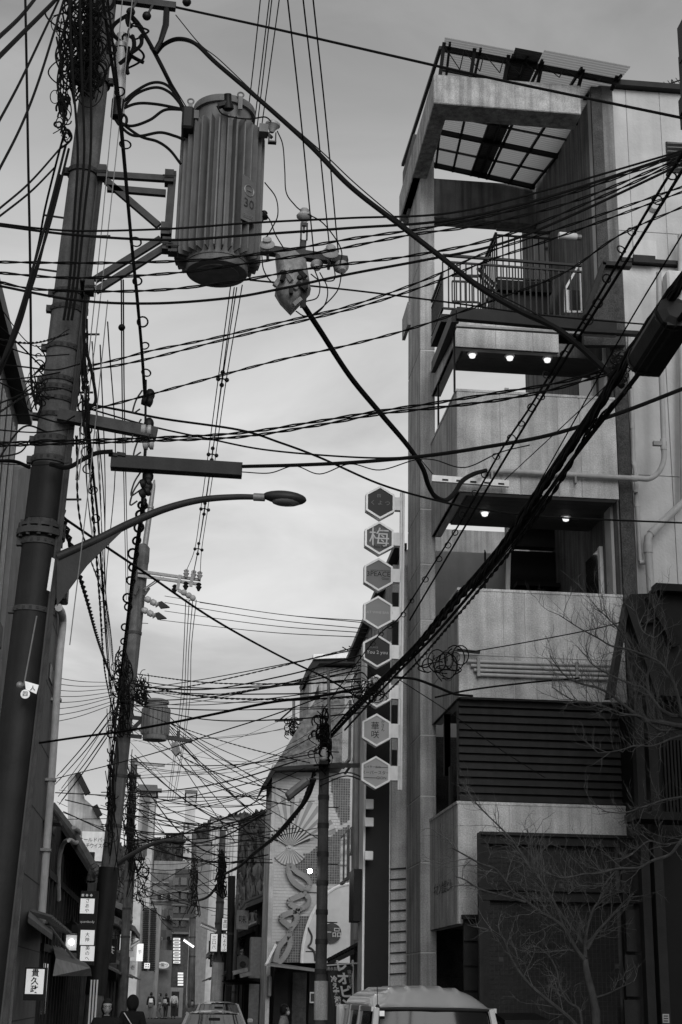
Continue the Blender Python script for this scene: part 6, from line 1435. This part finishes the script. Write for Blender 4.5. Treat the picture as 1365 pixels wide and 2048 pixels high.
for k in range(8):
    q = rect(346 + (k % 2) * 16, 1755 + (k // 2) * 28, 358 + (k % 2) * 16, 1770 + (k // 2) * 28, 112.9); MB().box(q[0], q[1], 112.9, 112.99, q[2], q[3]).build('window', GLASS, db)
for k in range(4):
    q = rect(344, 1780 + k * 28, 378, 1784 + k * 28, 112.3); MB().box(q[0], q[1], 112.3, 112.99, q[2], q[3]).build('balcony', LWALL, db)
# ------------------------------------------------------------------ vehicles
PAINT = mk('pale_car_paint', .42, .3, 1.5, .06, 0, coat=.6); PAINTD = mk('silver_car_paint', .38, .3, 1.5, .06, 0, coat=.6)
RUBB = mk('rubber', .02, .8, 5, .2, .1); CHROME = mk('chrome', .6, .2, 3, .05, 0, metal=1); CGLASS = mk('car_glass', .02, .06, 4, .1, 0, spec=1.0); CGLASS.node_tree.nodes['Principled BSDF'].inputs['IOR'].default_value = 2.8; VGLASS = mk('van_glass', .012, .08, 4, .1, 0, spec=.35); SEAT = mk('seat_cloth', .03, .9, 8, .2, .1)
def grid_mesh(fn, nu, nv):
    m = MB(); m.v = [Vector(fn(i / nu, j / nv)) for i in range(nu + 1) for j in range(nv + 1)]
    m.f = [(i * (nv + 1) + j, (i + 1) * (nv + 1) + j, (i + 1) * (nv + 1) + j + 1, i * (nv + 1) + j + 1) for i in range(nu) for j in range(nv)]; return m
def wheel(t, x, y, r, w, s):
    a = MB().lathe([(r * .72, -w / 2), (r * .95, -w / 2), (r, -w * .35), (r, w * .35), (r * .95, w / 2), (r * .72, w / 2)], (x, y, r), (1, 0, 0), 24).build('wheel', RUBB, t, True)
    MB().lathe([(r * .7, -w * .3), (r * .68, w * .42 * 1), (r * .2, w * .36), (.01, w * .36)], (x, y, r), (s, 0, 0), 20).build('rim', GALV, a, True)
def smooth(t): t = max(0, min(1, t)); return t * t * (3 - 2 * t)
def build_van():
    X0 = xat(752, 2020, 15.6); X1 = xat(985, 2020, 15.6); cx = (X0 + X1) / 2; hw = (X1 - X0) / 2; yf, yr = 15.55, 18.2
    zt = P(850, 1976, 16.6).z; zw = P(868, 2019, 15.62).z
    t = thing('parked_van', 'small pale boxy van with ribbed roof and tall aerial, facing the camera', 'van', (cx, 17.2, 0))
    def roof(a, b):
        x = (a * 2 - 1); y = yf + .04 + (yr - yf) * b ** 1.35
        edge = (1 - abs(x) ** 3.2); fr = smooth((y - yf) / .85) ** .75; z = zw + .005 + (zt - zw) * (.05 + .95 * fr) * max(0, edge) ** .55
        if y > yf + .55:
            k = smooth((y - yf - .5) / .25)
            for c in (-.56, -.28, 0, .28, .56): z += .02 * k * math.exp(-((x - c) / .045) ** 2)
        return (cx + x * hw * (1 + .03 * smooth((y - yf) / .5)), y - .03 * (1 - x * x), z)
    grid_mesh(roof, 110, 46).build('roof', PAINT, t, True)
    zb = .98; wb = hw + .13
    # windscreen, side and rear glass
    ws = grid_mesh(lambda a, b: (cx + (a * 2 - 1) * (wb - .06 - (wb - hw) * b), yf - .22 + .24 * b + .05 * (a * 2 - 1) ** 2, zb + .02 + (zw - zb - .03) * b), 14, 8).build('windscreen', VGLASS, t, True)
    MB().tube([(cx - hw, yf + .05, zw), (cx, yf + .0, zw + .004), (cx + hw, yf + .05, zw)], .014, 6).build('windscreen_seal', RUBB, t, True)
    for s in (-1, 1):
        sd = 'right' if s < 0 else 'left'
        MB().tube([(cx + s * (wb - .04), yf - .2, zb), (cx + s * (hw - .01), yf + .06, zw)], .035, 8).build('a_pillar', PAINT, t, True)
        for (ya, yb_) in ((yf + .12, yf + 1.0), (yf + 1.1, yf + 1.9), (yf + 2.0, yf + 2.55)):
            MB().add([(cx + s * (wb - .0), ya, zb), (cx + s * (wb - .0), yb_, zb), (cx + s * (hw + .035), yb_, zw - .03), (cx + s * (hw + .035), ya + .05, zw - .03)], [(0, 1, 2, 3)]).build('side_window', VGLASS, t)
        for ya in (yf + 1.05, yf + 1.95, yf + 2.6): MB().bar((cx + s * wb, ya, zb), (cx + s * (hw + .03), ya, zw + .02), .08, .04, (1, 0, 0)).build('pillar', PAINT, t)
        MB().bar((cx + s * (hw + .03), yf + .05, zw - .004), (cx + s * (hw + .03), yr, zw - .004), .03, .045).build('drip_rail', PAINT, t)
        MB().bbox(cx + s * wb - .03, cx + s * wb + .03, yf - .05, yf + 2.62, .3, zb, .02).build('side_panel', PAINT, t)
        m_ = MB().bbox(cx + s * (wb + .16) - .07, cx + s * (wb + .16) + .07, yf - .02, yf + .06, 1.02, 1.24, .02).build('wing_mirror', RUBB, t); MB().bar((cx + s * wb, yf + .05, 1.06), (cx + s * (wb + .14), yf + .02, 1.1), .03, .03).build('mirror_arm', RUBB, m_)
        MB().bbox(cx + s * (wb - .2) - .12, cx + s * (wb - .2) + .12, yf - .33, yf - .24, .62, .82, .02).build('headlight', PORC, t)
        for yy in (yf + .35, yf + 2.2): wheel(t, cx + s * (wb - .06), yy, .28, .16, s)
        MB().bbox(cx + s * .32 - .2, cx + s * .32 + .2, yf + .75, yf + .9, .7, 1.3, .05).build('seat', SEAT, t); MB().bbox(cx + s * .32 - .1, cx + s * .32 + .1, yf + .78, yf + .88, 1.32, 1.52, .03).build('headrest', SEAT, t)
    MB().bbox(cx - wb, cx + wb, yf - .27, yf - .03, .35, zb, .06).build('front_panel', PAINT, t); MB().bbox(cx - wb - .01, cx + wb + .01, yf - .34, yf - .26, .25, .5, .03).build('bumper', PAINTD, t)
    MB().box(cx - .16, cx + .16, yf - .36, yf - .341, .36, .52).build('number_plate', METALW, t)
    MB().box(cx - wb + .02, cx + wb - .02, yf, yr - .1, .28, .34).build('floor_pan', BLACK, t); MB().bbox(cx - wb, cx + wb, yr - .06, yr, .35, zw + .02, .03).build('tailgate', PAINT, t)
    MB().bbox(cx - wb + .05, cx + wb - .05, yf - .02, yf + .3, .8, zb - .02, .04).build('dashboard', BLACK, t)
    MB().bbox(cx + .02 - .1, cx + .12, yf + .1, yf + .13, zw - .13, zw - .06, .012).build('mirror', BLACK, t)
    pa = Vector((cx - hw + .02, yf + .06, zw + .02)); an = MB().tube([pa, P(754, 1936, pa.y)], .004, 6).build('aerial', STEEL, t); MB().ball(pa, .022).build('aerial_base', RUBB, an, True)
    q = P(765, 2027, yf - .02); MB().box(q.x - .025, q.x + .025, yf + .0, yf + .003, q.z - .025, q.z + .025).build('inspection_sticker', METALW, ws)
    st = MB().torus((cx - .35, yf + .35, .98), (0, .8, -.5), .17, .013, 20).build('steering_wheel', BLACK, t, True)
    for k in (-1, 1): MB().tube([(cx + k * .1, yf - .22, zb + .02), (cx + k * .1 + .35 * k, yf - .2, zb + .1)], .008, 5).build('wiper', BLACK, t)
build_van()
def build_car(label, cu, Y, h, wd, L, m):
    cx = xat(cu, 2010, Y); t = thing('parked_car', label, 'car', (cx, Y + L / 2, 0), 'cars on the street')
    wb = wd / 2; zr = h; zb = h * .62; hr = wb * .66
    def body(a, b):
        y = Y + L * b; an = math.pi * a; x = -math.cos(an); f = math.sin(an) ** .5
        top = .62 + (zb - .62) * smooth((b - .02) / .28) * smooth((1 - b) / .1 + .3)
        nar = 1 - .14 * (1 - smooth(b / .12)) - .1 * (1 - smooth((1 - b) / .1)); xx = max(-1, min(1, x * 1.25))
        return (cx + xx * wb * nar, y, .3 + (top - .3) * f)
    grid_mesh(body, 24, 30).build('body', m, t, True)
    y1, y2, y3, y4 = Y + L * .26, Y + L * .40, Y + L * .70, Y + L * .9
    def roof(a, b):
        x = a * 2 - 1; y = y2 + (y3 - y2) * b; e = 1 - abs(x) ** 4
        return (cx + x * hr, y - .06 * (1 - x * x) * (1 - b) + .05 * (1 - x * x) * b, zr - .09 + .09 * e * (.55 + .45 * math.sin(math.pi * (b * .9 + .05))))
    grid_mesh(roof, 22, 14).build('roof', m, t, True)
    ws = grid_mesh(lambda a, b: (cx + (a * 2 - 1) * (wb * .9 + (hr - wb * .9) * b), y1 + (y2 - y1) * b - .1 * (1 - (a * 2 - 1) ** 2), zb - .03 + (zr - .08 - zb + .03) * b), 12, 6).build('windscreen', CGLASS, t, True)
    grid_mesh(lambda a, b: (cx + (a * 2 - 1) * (wb * .88 + (hr - wb * .88) * b), y4 + (y3 - y4) * b, zb - .03 + (zr - .08 - zb + .03) * b), 12, 6).build('rear_window', CGLASS, t, True)
    for s in (-1, 1):
        MB().add([(cx + s * wb * .92, y1 + .05, zb - .03), (cx + s * wb * .9, y4 - .05, zb - .03), (cx + s * hr, y3, zr - .1), (cx + s * hr, y2, zr - .1)], [(0, 1, 2, 3)]).build('side_window', CGLASS, t)
        MB().tube([(cx + s * wb * .91, y1, zb - .03), (cx + s * hr, y2, zr - .085)], .035, 6).build('a_pillar', m, t, True); MB().tube([(cx + s * wb * .89, y4, zb - .03), (cx + s * hr, y3, zr - .085)], .04, 6).build('c_pillar', m, t, True)
        MB().bar((cx + s * wb * .91, (y2 + y3) / 2, zb - .03), (cx + s * hr, (y2 + y3) / 2, zr - .09), .07, .03, (1, 0, 0)).build('b_pillar', RUBB, t)
        MB().tube([(cx + s * hr, y2, zr - .085), (cx + s * hr, y3, zr - .085)], .025, 6).build('roof_rail', m, t, True)
        MB().bbox(cx + s * (wb + .08) - .08, cx + s * (wb + .08) + .08, y1 + .15, y1 + .25, zb, zb + .13, .03).build('wing_mirror', m, t)
        MB().bbox(cx + s * wb * .62 - .16, cx + s * wb * .62 + .16, Y + .1, Y + .22, .58, .7, .02).build('headlight', PORC, t)
        for yy in (Y + L * .18, Y + L * .8): wheel(t, cx + s * (wb - .1), yy, .31, .2, s)
    MB().box(cx - .6, cx + .6, Y + .04, Y + .1, .35, .5).build('grille', BLACK, t); MB().bbox(cx - .12, cx + .12, y1 + .2, y1 + .24, zr - .2, zr - .14, .01).build('mirror', BLACK, t)
build_car('nearer pale saloon car facing the camera at the bottom', 434, 31.5, 1.42, 1.7, 4.4, PAINT)
build_car('further pale car just behind the nearer saloon', 441, 44, 1.53, 1.68, 4.2, PAINTD)
# ------------------------------------------------------------------ people
SKIN = mk('skin', .32, .6, 20, .08, .03); HAIRM = mk('black_hair', .012, .6, 30, .3, .2)
def skin_mesh(name, verts, edges, rad, root, levels=2):
    me = bpy.data.meshes.new(name); me.from_pydata(verts, edges, []); ob = bpy.data.objects.new(name, me); COL.objects.link(ob)
    md = ob.modifiers.new('s', 'SKIN'); md.use_smooth_shade = True
    sv = me.skin_vertices[0].data
    for i, r in enumerate(rad): sv[i].radius = (r, r) if not isinstance(r, tuple) else r
    sv[root].use_root = True
    sb_ = ob.modifiers.new('d', 'SUBSURF'); sb_.levels = levels; sb_.render_levels = levels
    dg = bpy.context.evaluated_depsgraph_get(); m2 = bpy.data.meshes.new_from_object(ob.evaluated_get(dg))
    mb = MB(); mb.v = [v.co.copy() for v in m2.vertices]; mb.f = [tuple(p.vertices) for p in m2.polygons]
    bpy.data.objects.remove(ob); bpy.data.meshes.remove(me); bpy.data.meshes.remove(m2); return mb
def person(label, X, Y, rz, h, coat, trou, hair='bob', stride=0, glasses=False, mask=False, bag=None, hood=False, strap=False):
    t = thing('person', label, 'person', (0, 0, 0), 'pedestrians'); k = h / 1.65
    s = stride
    J = dict(pel=(0, 0, .92), spi=(0, -.01, 1.1), che=(0, 0, 1.28), nek=(0, .01, 1.42), hd0=(0, 0, 1.48),
             hl=(.09, 0, .88), kl=(.1, -.14 * s - .02, .48), al=(.1, .02 - .16 * s, .09), tl=(.11, -.13 - .16 * s, .04),
             hr=(-.09, 0, .88), kr=(-.1, .08 * s - .03, .48), ar=(-.1, .26 * s, .09), tr=(-.11, -.13 + .26 * s, .04),
             sl=(.17, .01, 1.36), el=(.23, .04 + .08 * s, 1.1), wl_=(.24, -.04 + .12 * s, .86), pl=(.24, -.06 + .13 * s, .79),
             sr=(-.17, .01, 1.36), er=(-.23, .04 - .08 * s, 1.1), wr=(-.24, -.06 - .1 * s, .86), pr=(-.24, -.08 - .1 * s, .79))
    R = dict(pel=.14, spi=.125, che=.14, nek=.055, hd0=.055, hl=.095, kl=.06, al=.045, tl=.04, hr=.095, kr=.06, ar=.045, tr=.04, sl=.06, el=.042, wl_=.03, pl=.036, sr=.06, er=.042, wr=.03, pr=.036)
    E = [('pel', 'spi'), ('spi', 'che'), ('che', 'nek'), ('nek', 'hd0'), ('pel', 'hl'), ('hl', 'kl'), ('kl', 'al'), ('al', 'tl'), ('pel', 'hr'), ('hr', 'kr'), ('kr', 'ar'), ('ar', 'tr'), ('che', 'sl'), ('sl', 'el'), ('el', 'wl_'), ('wl_', 'pl'), ('che', 'sr'), ('sr', 'er'), ('er', 'wr'), ('wr', 'pr')]
    def mk_(keys, grow, nm, lv=2):
        ks = [q for q in J if q in keys]; ix = {q: i for i, q in enumerate(ks)}
        ed = [(ix[a], ix[b]) for a, b in E if a in ix and b in ix]
        return skin_mesh(nm, [J[q] for q in ks], ed, [R[q] + grow for q in ks], ix.get('pel', 0), lv)
    body = mk_(set(J), 0, 'body')
    hd = MB(); hd.ball((0, 0, 0), .075, .093, .115, 22, 16)
    for p in hd.v:                                          # jaw, brow, nose
        if p.z < -.02: f = 1 - .35 * (-p.z - .02) / .095; p.x *= f; p.y *= f if p.y > 0 else 1 - .12 * (-p.z) / .1
        if p.y < 0: p.y -= .022 * math.exp(-(p.x / .016) ** 2 - ((p.z + .015) / .026) ** 2) - .008 * math.exp(-((abs(p.x) - .032) / .02) ** 2 - ((p.z - .012) / .016) ** 2)
        p += Vector((0, -.012, 1.575))
    body.add(hd.v, hd.f)
    for sx in (-1, 1): body.ball((sx * .077, .0, 1.57), .012, .02, .032, 8, 6)
    for (q, sx) in (('pl', 1), ('pr', -1)):                  # fingers
        c = Vector(J[q])
        for i in range(4):
            L_ = (.06, .07, .066, .052)[i]; o = c + Vector((0, -.03 + .02 * i, -.02)); body.tube([o, o + Vector((sx * .005, -.004, -L_ * .5)), o + Vector((-sx * .012, -.01, -L_))], [.0095, .009, .007], 6)
        o = c + Vector((-sx * .01, -.032, .01)); body.tube([o, o + Vector((-sx * .01, -.025, -.02)), o + Vector((-sx * .014, -.035, -.05))], [.011, .01, .008], 6)
    body.build('body', SKIN, t, True)
    for sx in (-1, 1): MB().ball((sx * .031, -.097, 1.585), .012, .007, .008, 8, 6).build('eye', INK, t, True)
    MB().ball((0, -.098, 1.512), .022, .008, .006, 8, 6).build('mouth', mk('lips', .16, .6, 9, .1, 0) if 'lips' not in bpy.data.materials else bpy.data.materials['lips'], t, True)
    cm = mk_({'pel', 'spi', 'che', 'nek', 'sl', 'el', 'wl_', 'sr', 'er', 'wr', 'hl', 'hr'}, .024, 'coat')
    cm.v = [p for p in cm.v]; cm.build('coat', coat, t, True)
    MB().tube([(0, .01, 1.38), (0, .005, 1.46)], [.085, .075], 14, False).build('collar', coat, t, True)
    mk_({'pel', 'hl', 'kl', 'al', 'hr', 'kr', 'ar'}, .014, 'trousers').build('trousers', trou, t, True)
    for q in ('l', 'r'):
        a, b = Vector(J['a' + q]), Vector(J['t' + q]); MB().tube([a + Vector((0, .06, -.04)), a + Vector((0, .0, -.035)), b + Vector((0, -.06, -.0))], [.045, .05, .035], 10).build('shoe', RUBB, t, True)
    hm = MB(); hm.ball((0, 0, 0), .088, .104, .122, 24, 16); keep = []
    for p in hm.v:
        if hair == 'bob' and p.z < 0 and p.y > -.03: p.x *= 1.12; p.z *= 1.15
        p += Vector((0, .004, 1.588))
    fs = []
    for f in hm.f:
        c = sum((hm.v[i] for i in f), Vector()) / len(f); face = c.y < -.045 and c.z < 1.635 and abs(c.x) < .068
        if not face and not (c.z < 1.49) and not (c.z < 1.56 and c.y < -.03 and abs(c.x) < .07): fs.append(f)
    hm.f = fs; hm.build('hair', HAIRM, t, True)
    if hood: MB().ball((0, .03, 1.57), .115, .12, .15, 18, 12).build('hood', coat, t, True)
    if glasses:
        for sx in (-1, 1): MB().torus((sx * .033, -.112, 1.585), (0, 1, 0), .024, .0025, 16, 5).build('spectacles', INK, t, True)
        MB().tube([(-.01, -.114, 1.588), (.01, -.114, 1.588)], .0025, 5).build('spectacles_bridge', INK, t)
    if mask: MB().ball((0, -.085, 1.525), .055, .035, .05, 14, 8).build('face_mask', METALW, t, True)
    if bag is not None: MB().bbox(-.13, .13, .12, .22, 1.02, 1.3, .04).build('bag', bag, t)
    if strap: MB().bar((.13, .165, 1.4), (-.16, .155, 1.0), .012, .035, (0, 1, 0)).build('bag_strap', METALW, t)
    t.location = (X, Y, 0); t.rotation_euler = (0, 0, rz); t.scale = (k, k, k); return t
CB = mk('black_coat', .012, .9, 10, .2, .15); CG = mk('pale_coat', .4, .85, 8, .15, .2); CM = mk('grey_coat', .1, .9, 8, .2, .15); TB = mk('dark_trousers', .025, .9, 8, .2, .1); TG = mk('grey_trousers', .12, .9, 8, .2, .1)
person('person with dark hair and glasses facing the camera at bottom left', xat(214, 2030, 24), 24, .1, 1.62, CB, TB, glasses=True)
person('person in black hood and coat seen from behind with pale bag strap', xat(265, 2030, 29), 29, math.pi - .1, 1.66, CB, TB, hood=True, strap=True)
person('person in pale jacket and face mask walking right below the fan wall', xat(569, 2030, 31), 31, math.pi / 2 - .2, 1.54, CG, TB, mask=True, stride=.6)
person('far person in black top with white backpack', xat(302, 2010, 105), 105, math.pi, 1.65, CB, TG, bag=METALW, stride=.6)
person('far person in grey coat walking beside the backpacker', xat(320, 2010, 105.5), 105.5, -1.4, 1.6, CM, TG, bag=CM, stride=1)
person('far person with pale bag next to the doorway', xat(332, 2010, 106), 106, math.pi - .4, 1.6, CB, TB, bag=CG, stride=.4)
person('far person in light jacket standing in front of the porch', xat(348, 2010, 106), 106, math.pi, 1.7, CG, TB, strap=True)
person('crouched-looking dark person left of the parked cars', xat(383, 2010, 50), 50, .6, 1.5, CM, TB, hood=True)
# ------------------------------------------------------------------ bare trees
BARK = mk('tree_bark', .055, .9, 9, .4, .5, 60, streak=.2); TWIG = mk('twig_bark', .085, .9, 9, .3, .2)
def twigs(mb, q, r0, depth, g, dens, ln, up):
    n = len(q)
    for i in range(1, n):
        if g.random() > dens: continue
        p = q[i]; d = (q[i] - q[i - 1]).normalized(); sd = Vector((g.gauss(0, 1), g.gauss(0, .7), g.gauss(0, 1))); sd = (sd - d * sd.dot(d)).normalized()
        dd = (d * g.uniform(.5, 1) + sd * g.uniform(.5, 1) + Vector((0, 0, up * g.uniform(0, 1)))).normalized(); L = ln * g.uniform(.4, 1.2); pts = [p]
        m = 5
        for k in range(m):
            dd = (dd + Vector((g.gauss(0, .16), g.gauss(0, .12), g.gauss(0, .14) + up * .22))).normalized(); pts.append(pts[-1] + dd * L / m)
        mb.tube(pts, [r0 * (1 - .7 * k / m) for k in range(m + 1)], 4)
        if depth > 0: twigs(mb, pts, r0 * .6, depth - 1, g, .6, ln * .55, up)
def limb(t, pts, Y0, Y1, r0, r1, g, dens=.45, ln=.5, up=.5, depth=2, nm='branch'):
    q = path(pts, (Y0, Y1), 5); m = len(q)
    o = MB().tube(q, [r0 + (r1 - r0) * i / (m - 1) for i in range(m)], 8).build(nm, BARK, t, True)
    tw = MB(); twigs(tw, q[2:], max(r1, .006) * .75, depth, g, dens, ln, up)
    if tw.v: tw.build('twigs', TWIG, o, kind='stuff')
def z6(*p): return [(930 + x / 3.138, 1600 + y / 3.138) for x, y in p]
def z5(*p): return [(1100 + x / 4.096, 1140 + y / 4.096) for x, y in p]
g = random.Random(3); YTR = 16.2
tr = thing('bare_tree', 'leafless street tree in front of the dark tiled wall', 'tree', tuple(Vector((P(1193, 2060, YTR).x, YTR, 0))), 'bare trees')
qb = P(1193, 2055, YTR)
q = [Vector((qb.x + .02, YTR, 0)), qb] + [P(u, v, YTR) for u, v in z6((815, 1300), (790, 1180), (765, 1080), (755, 1000))]
q = catmull(q, 4); MB().tube(q, [.054 - .022 * i / (len(q) - 1) for i in range(len(q))], 10).build('trunk', BARK, tr, True)
limb(tr, z6((755, 1010), (700, 940), (650, 850), (610, 790), (540, 740), (470, 700), (380, 630), (300, 570), (200, 440), (100, 400), (0, 345), (-80, 300)), YTR, 15.6, .026, .007, g, .5, .42, .1)
limb(tr, z6((755, 990), (750, 920), (700, 840), (620, 740), (580, 680), (530, 600), (440, 480), (390, 400), (330, 300), (270, 220), (200, 150), (80, 30), (20, -60)), YTR, 16.6, .024, .006, g, .5, .4, .2)
limb(tr, z6((755, 960), (760, 850), (800, 700), (850, 620), (900, 520)), YTR, 15.9, .02, .006, g, .5, .4, .3)
limb(tr, z6((765, 940), (830, 830), (930, 720), (1000, 640), (1060, 590)), YTR, 16.5, .02, .006, g, .5, .4, .3)
limb(tr, z6((620, 800), (560, 640), (500, 540), (430, 420), (410, 250), (390, 180)), YTR, 16.4, .018, .005, g, .5, .35, .4)
limb(tr, z6((380, 640), (240, 600), (100, 560), (0, 500), (-60, 480)), 15.9, 15.5, .014, .005, g, .45, .35, .1)
limb(tr, z6((820, 1240), (900, 1215), (970, 1180), (1060, 1140)), YTR, 16.0, .012, .005, g, .4, .25, .3, 1)
q = P(1150, 2055, 16.0)
limb(tr, z6((790, 1560), (690, 1406), (600, 1320), (500, 1240), (400, 1150), (330, 1060), (280, 970), (240, 870), (150, 800)), YTR, 15.8, .028, .006, g, .4, .35, .15, nm='stem')
limb(tr, z6((740, 1480), (720, 1320), (650, 1270), (600, 1180), (570, 1050), (500, 950), (400, 900)), YTR, 16.3, .018, .006, g, .4, .3, .2, nm='stem')
tr2_ = thing('bare_tree', 'leafless tree reaching in from the right edge over the shutter', 'tree', tuple(Vector((P(1470, 2000, 15.6).x, 15.6, 0))), 'bare trees')
xb = P(1470, 2000, 15.6).x
MB().tube(catmull([Vector((xb, 15.6, 0)), Vector((xb - .05, 15.6, 2)), P(1440, 1500, 15.6), P(1420, 1440, 15.6)], 5), [.1 - .003 * i for i in range(16)], 10).build('trunk', BARK, tr2_, True)
for pts, r, yy in ((z5((1320, 1290), (1085, 1280), (920, 1250), (800, 1235), (700, 1180), (600, 1100), (500, 1020), (380, 960), (250, 930), (120, 860), (0, 700)), .032, 15.2), (z5((1320, 1250), (1085, 1200), (1000, 1190), (900, 1130), (820, 1020), (800, 880), (830, 700), (850, 520), (860, 320)), .028, 15.9), (z5((1085, 1200), (1040, 1000), (980, 860), (900, 760), (780, 700), (640, 650), (500, 620), (400, 560), (250, 480), (80, 370)), .02, 15.3), (z5((900, 1130), (780, 980), (680, 940), (560, 890), (420, 820), (320, 740), (300, 640)), .016, 15.7), (z5((1085, 1300), (900, 1310), (740, 1200), (600, 1180), (450, 1120), (300, 1080), (180, 1060), (20, 960)), .016, 15.0), (z5((1200, 1330), (1000, 1380), (850, 1440), (700, 1440), (560, 1480), (400, 1500)), .014, 15.6), (z5((800, 880), (700, 760), (640, 600), (560, 480), (480, 400), (420, 340)), .013, 15.4), (z5((860, 560), (760, 500), (700, 340), (600, 140)), .01, 15.9),
                  (z6((1500, 150), (1365, 250), (1290, 340), (1180, 380), (1090, 425), (960, 430), (840, 460), (740, 465), (620, 490), (500, 450)), .02, 15.0), (z6((960, 430), (900, 500), (860, 540), (720, 540), (650, 590)), .01, 15.2), (z6((1500, -40), (1365, -20), (1250, 0), (1130, 40), (1000, 80), (860, 70)), .014, 15.2), (z6((1365, 260), (1250, 280), (1150, 260), (1030, 350), (880, 390)), .012, 15.4)):
    limb(tr2_, pts, 15.5, yy, r, .005, g, .55, .38, .55)
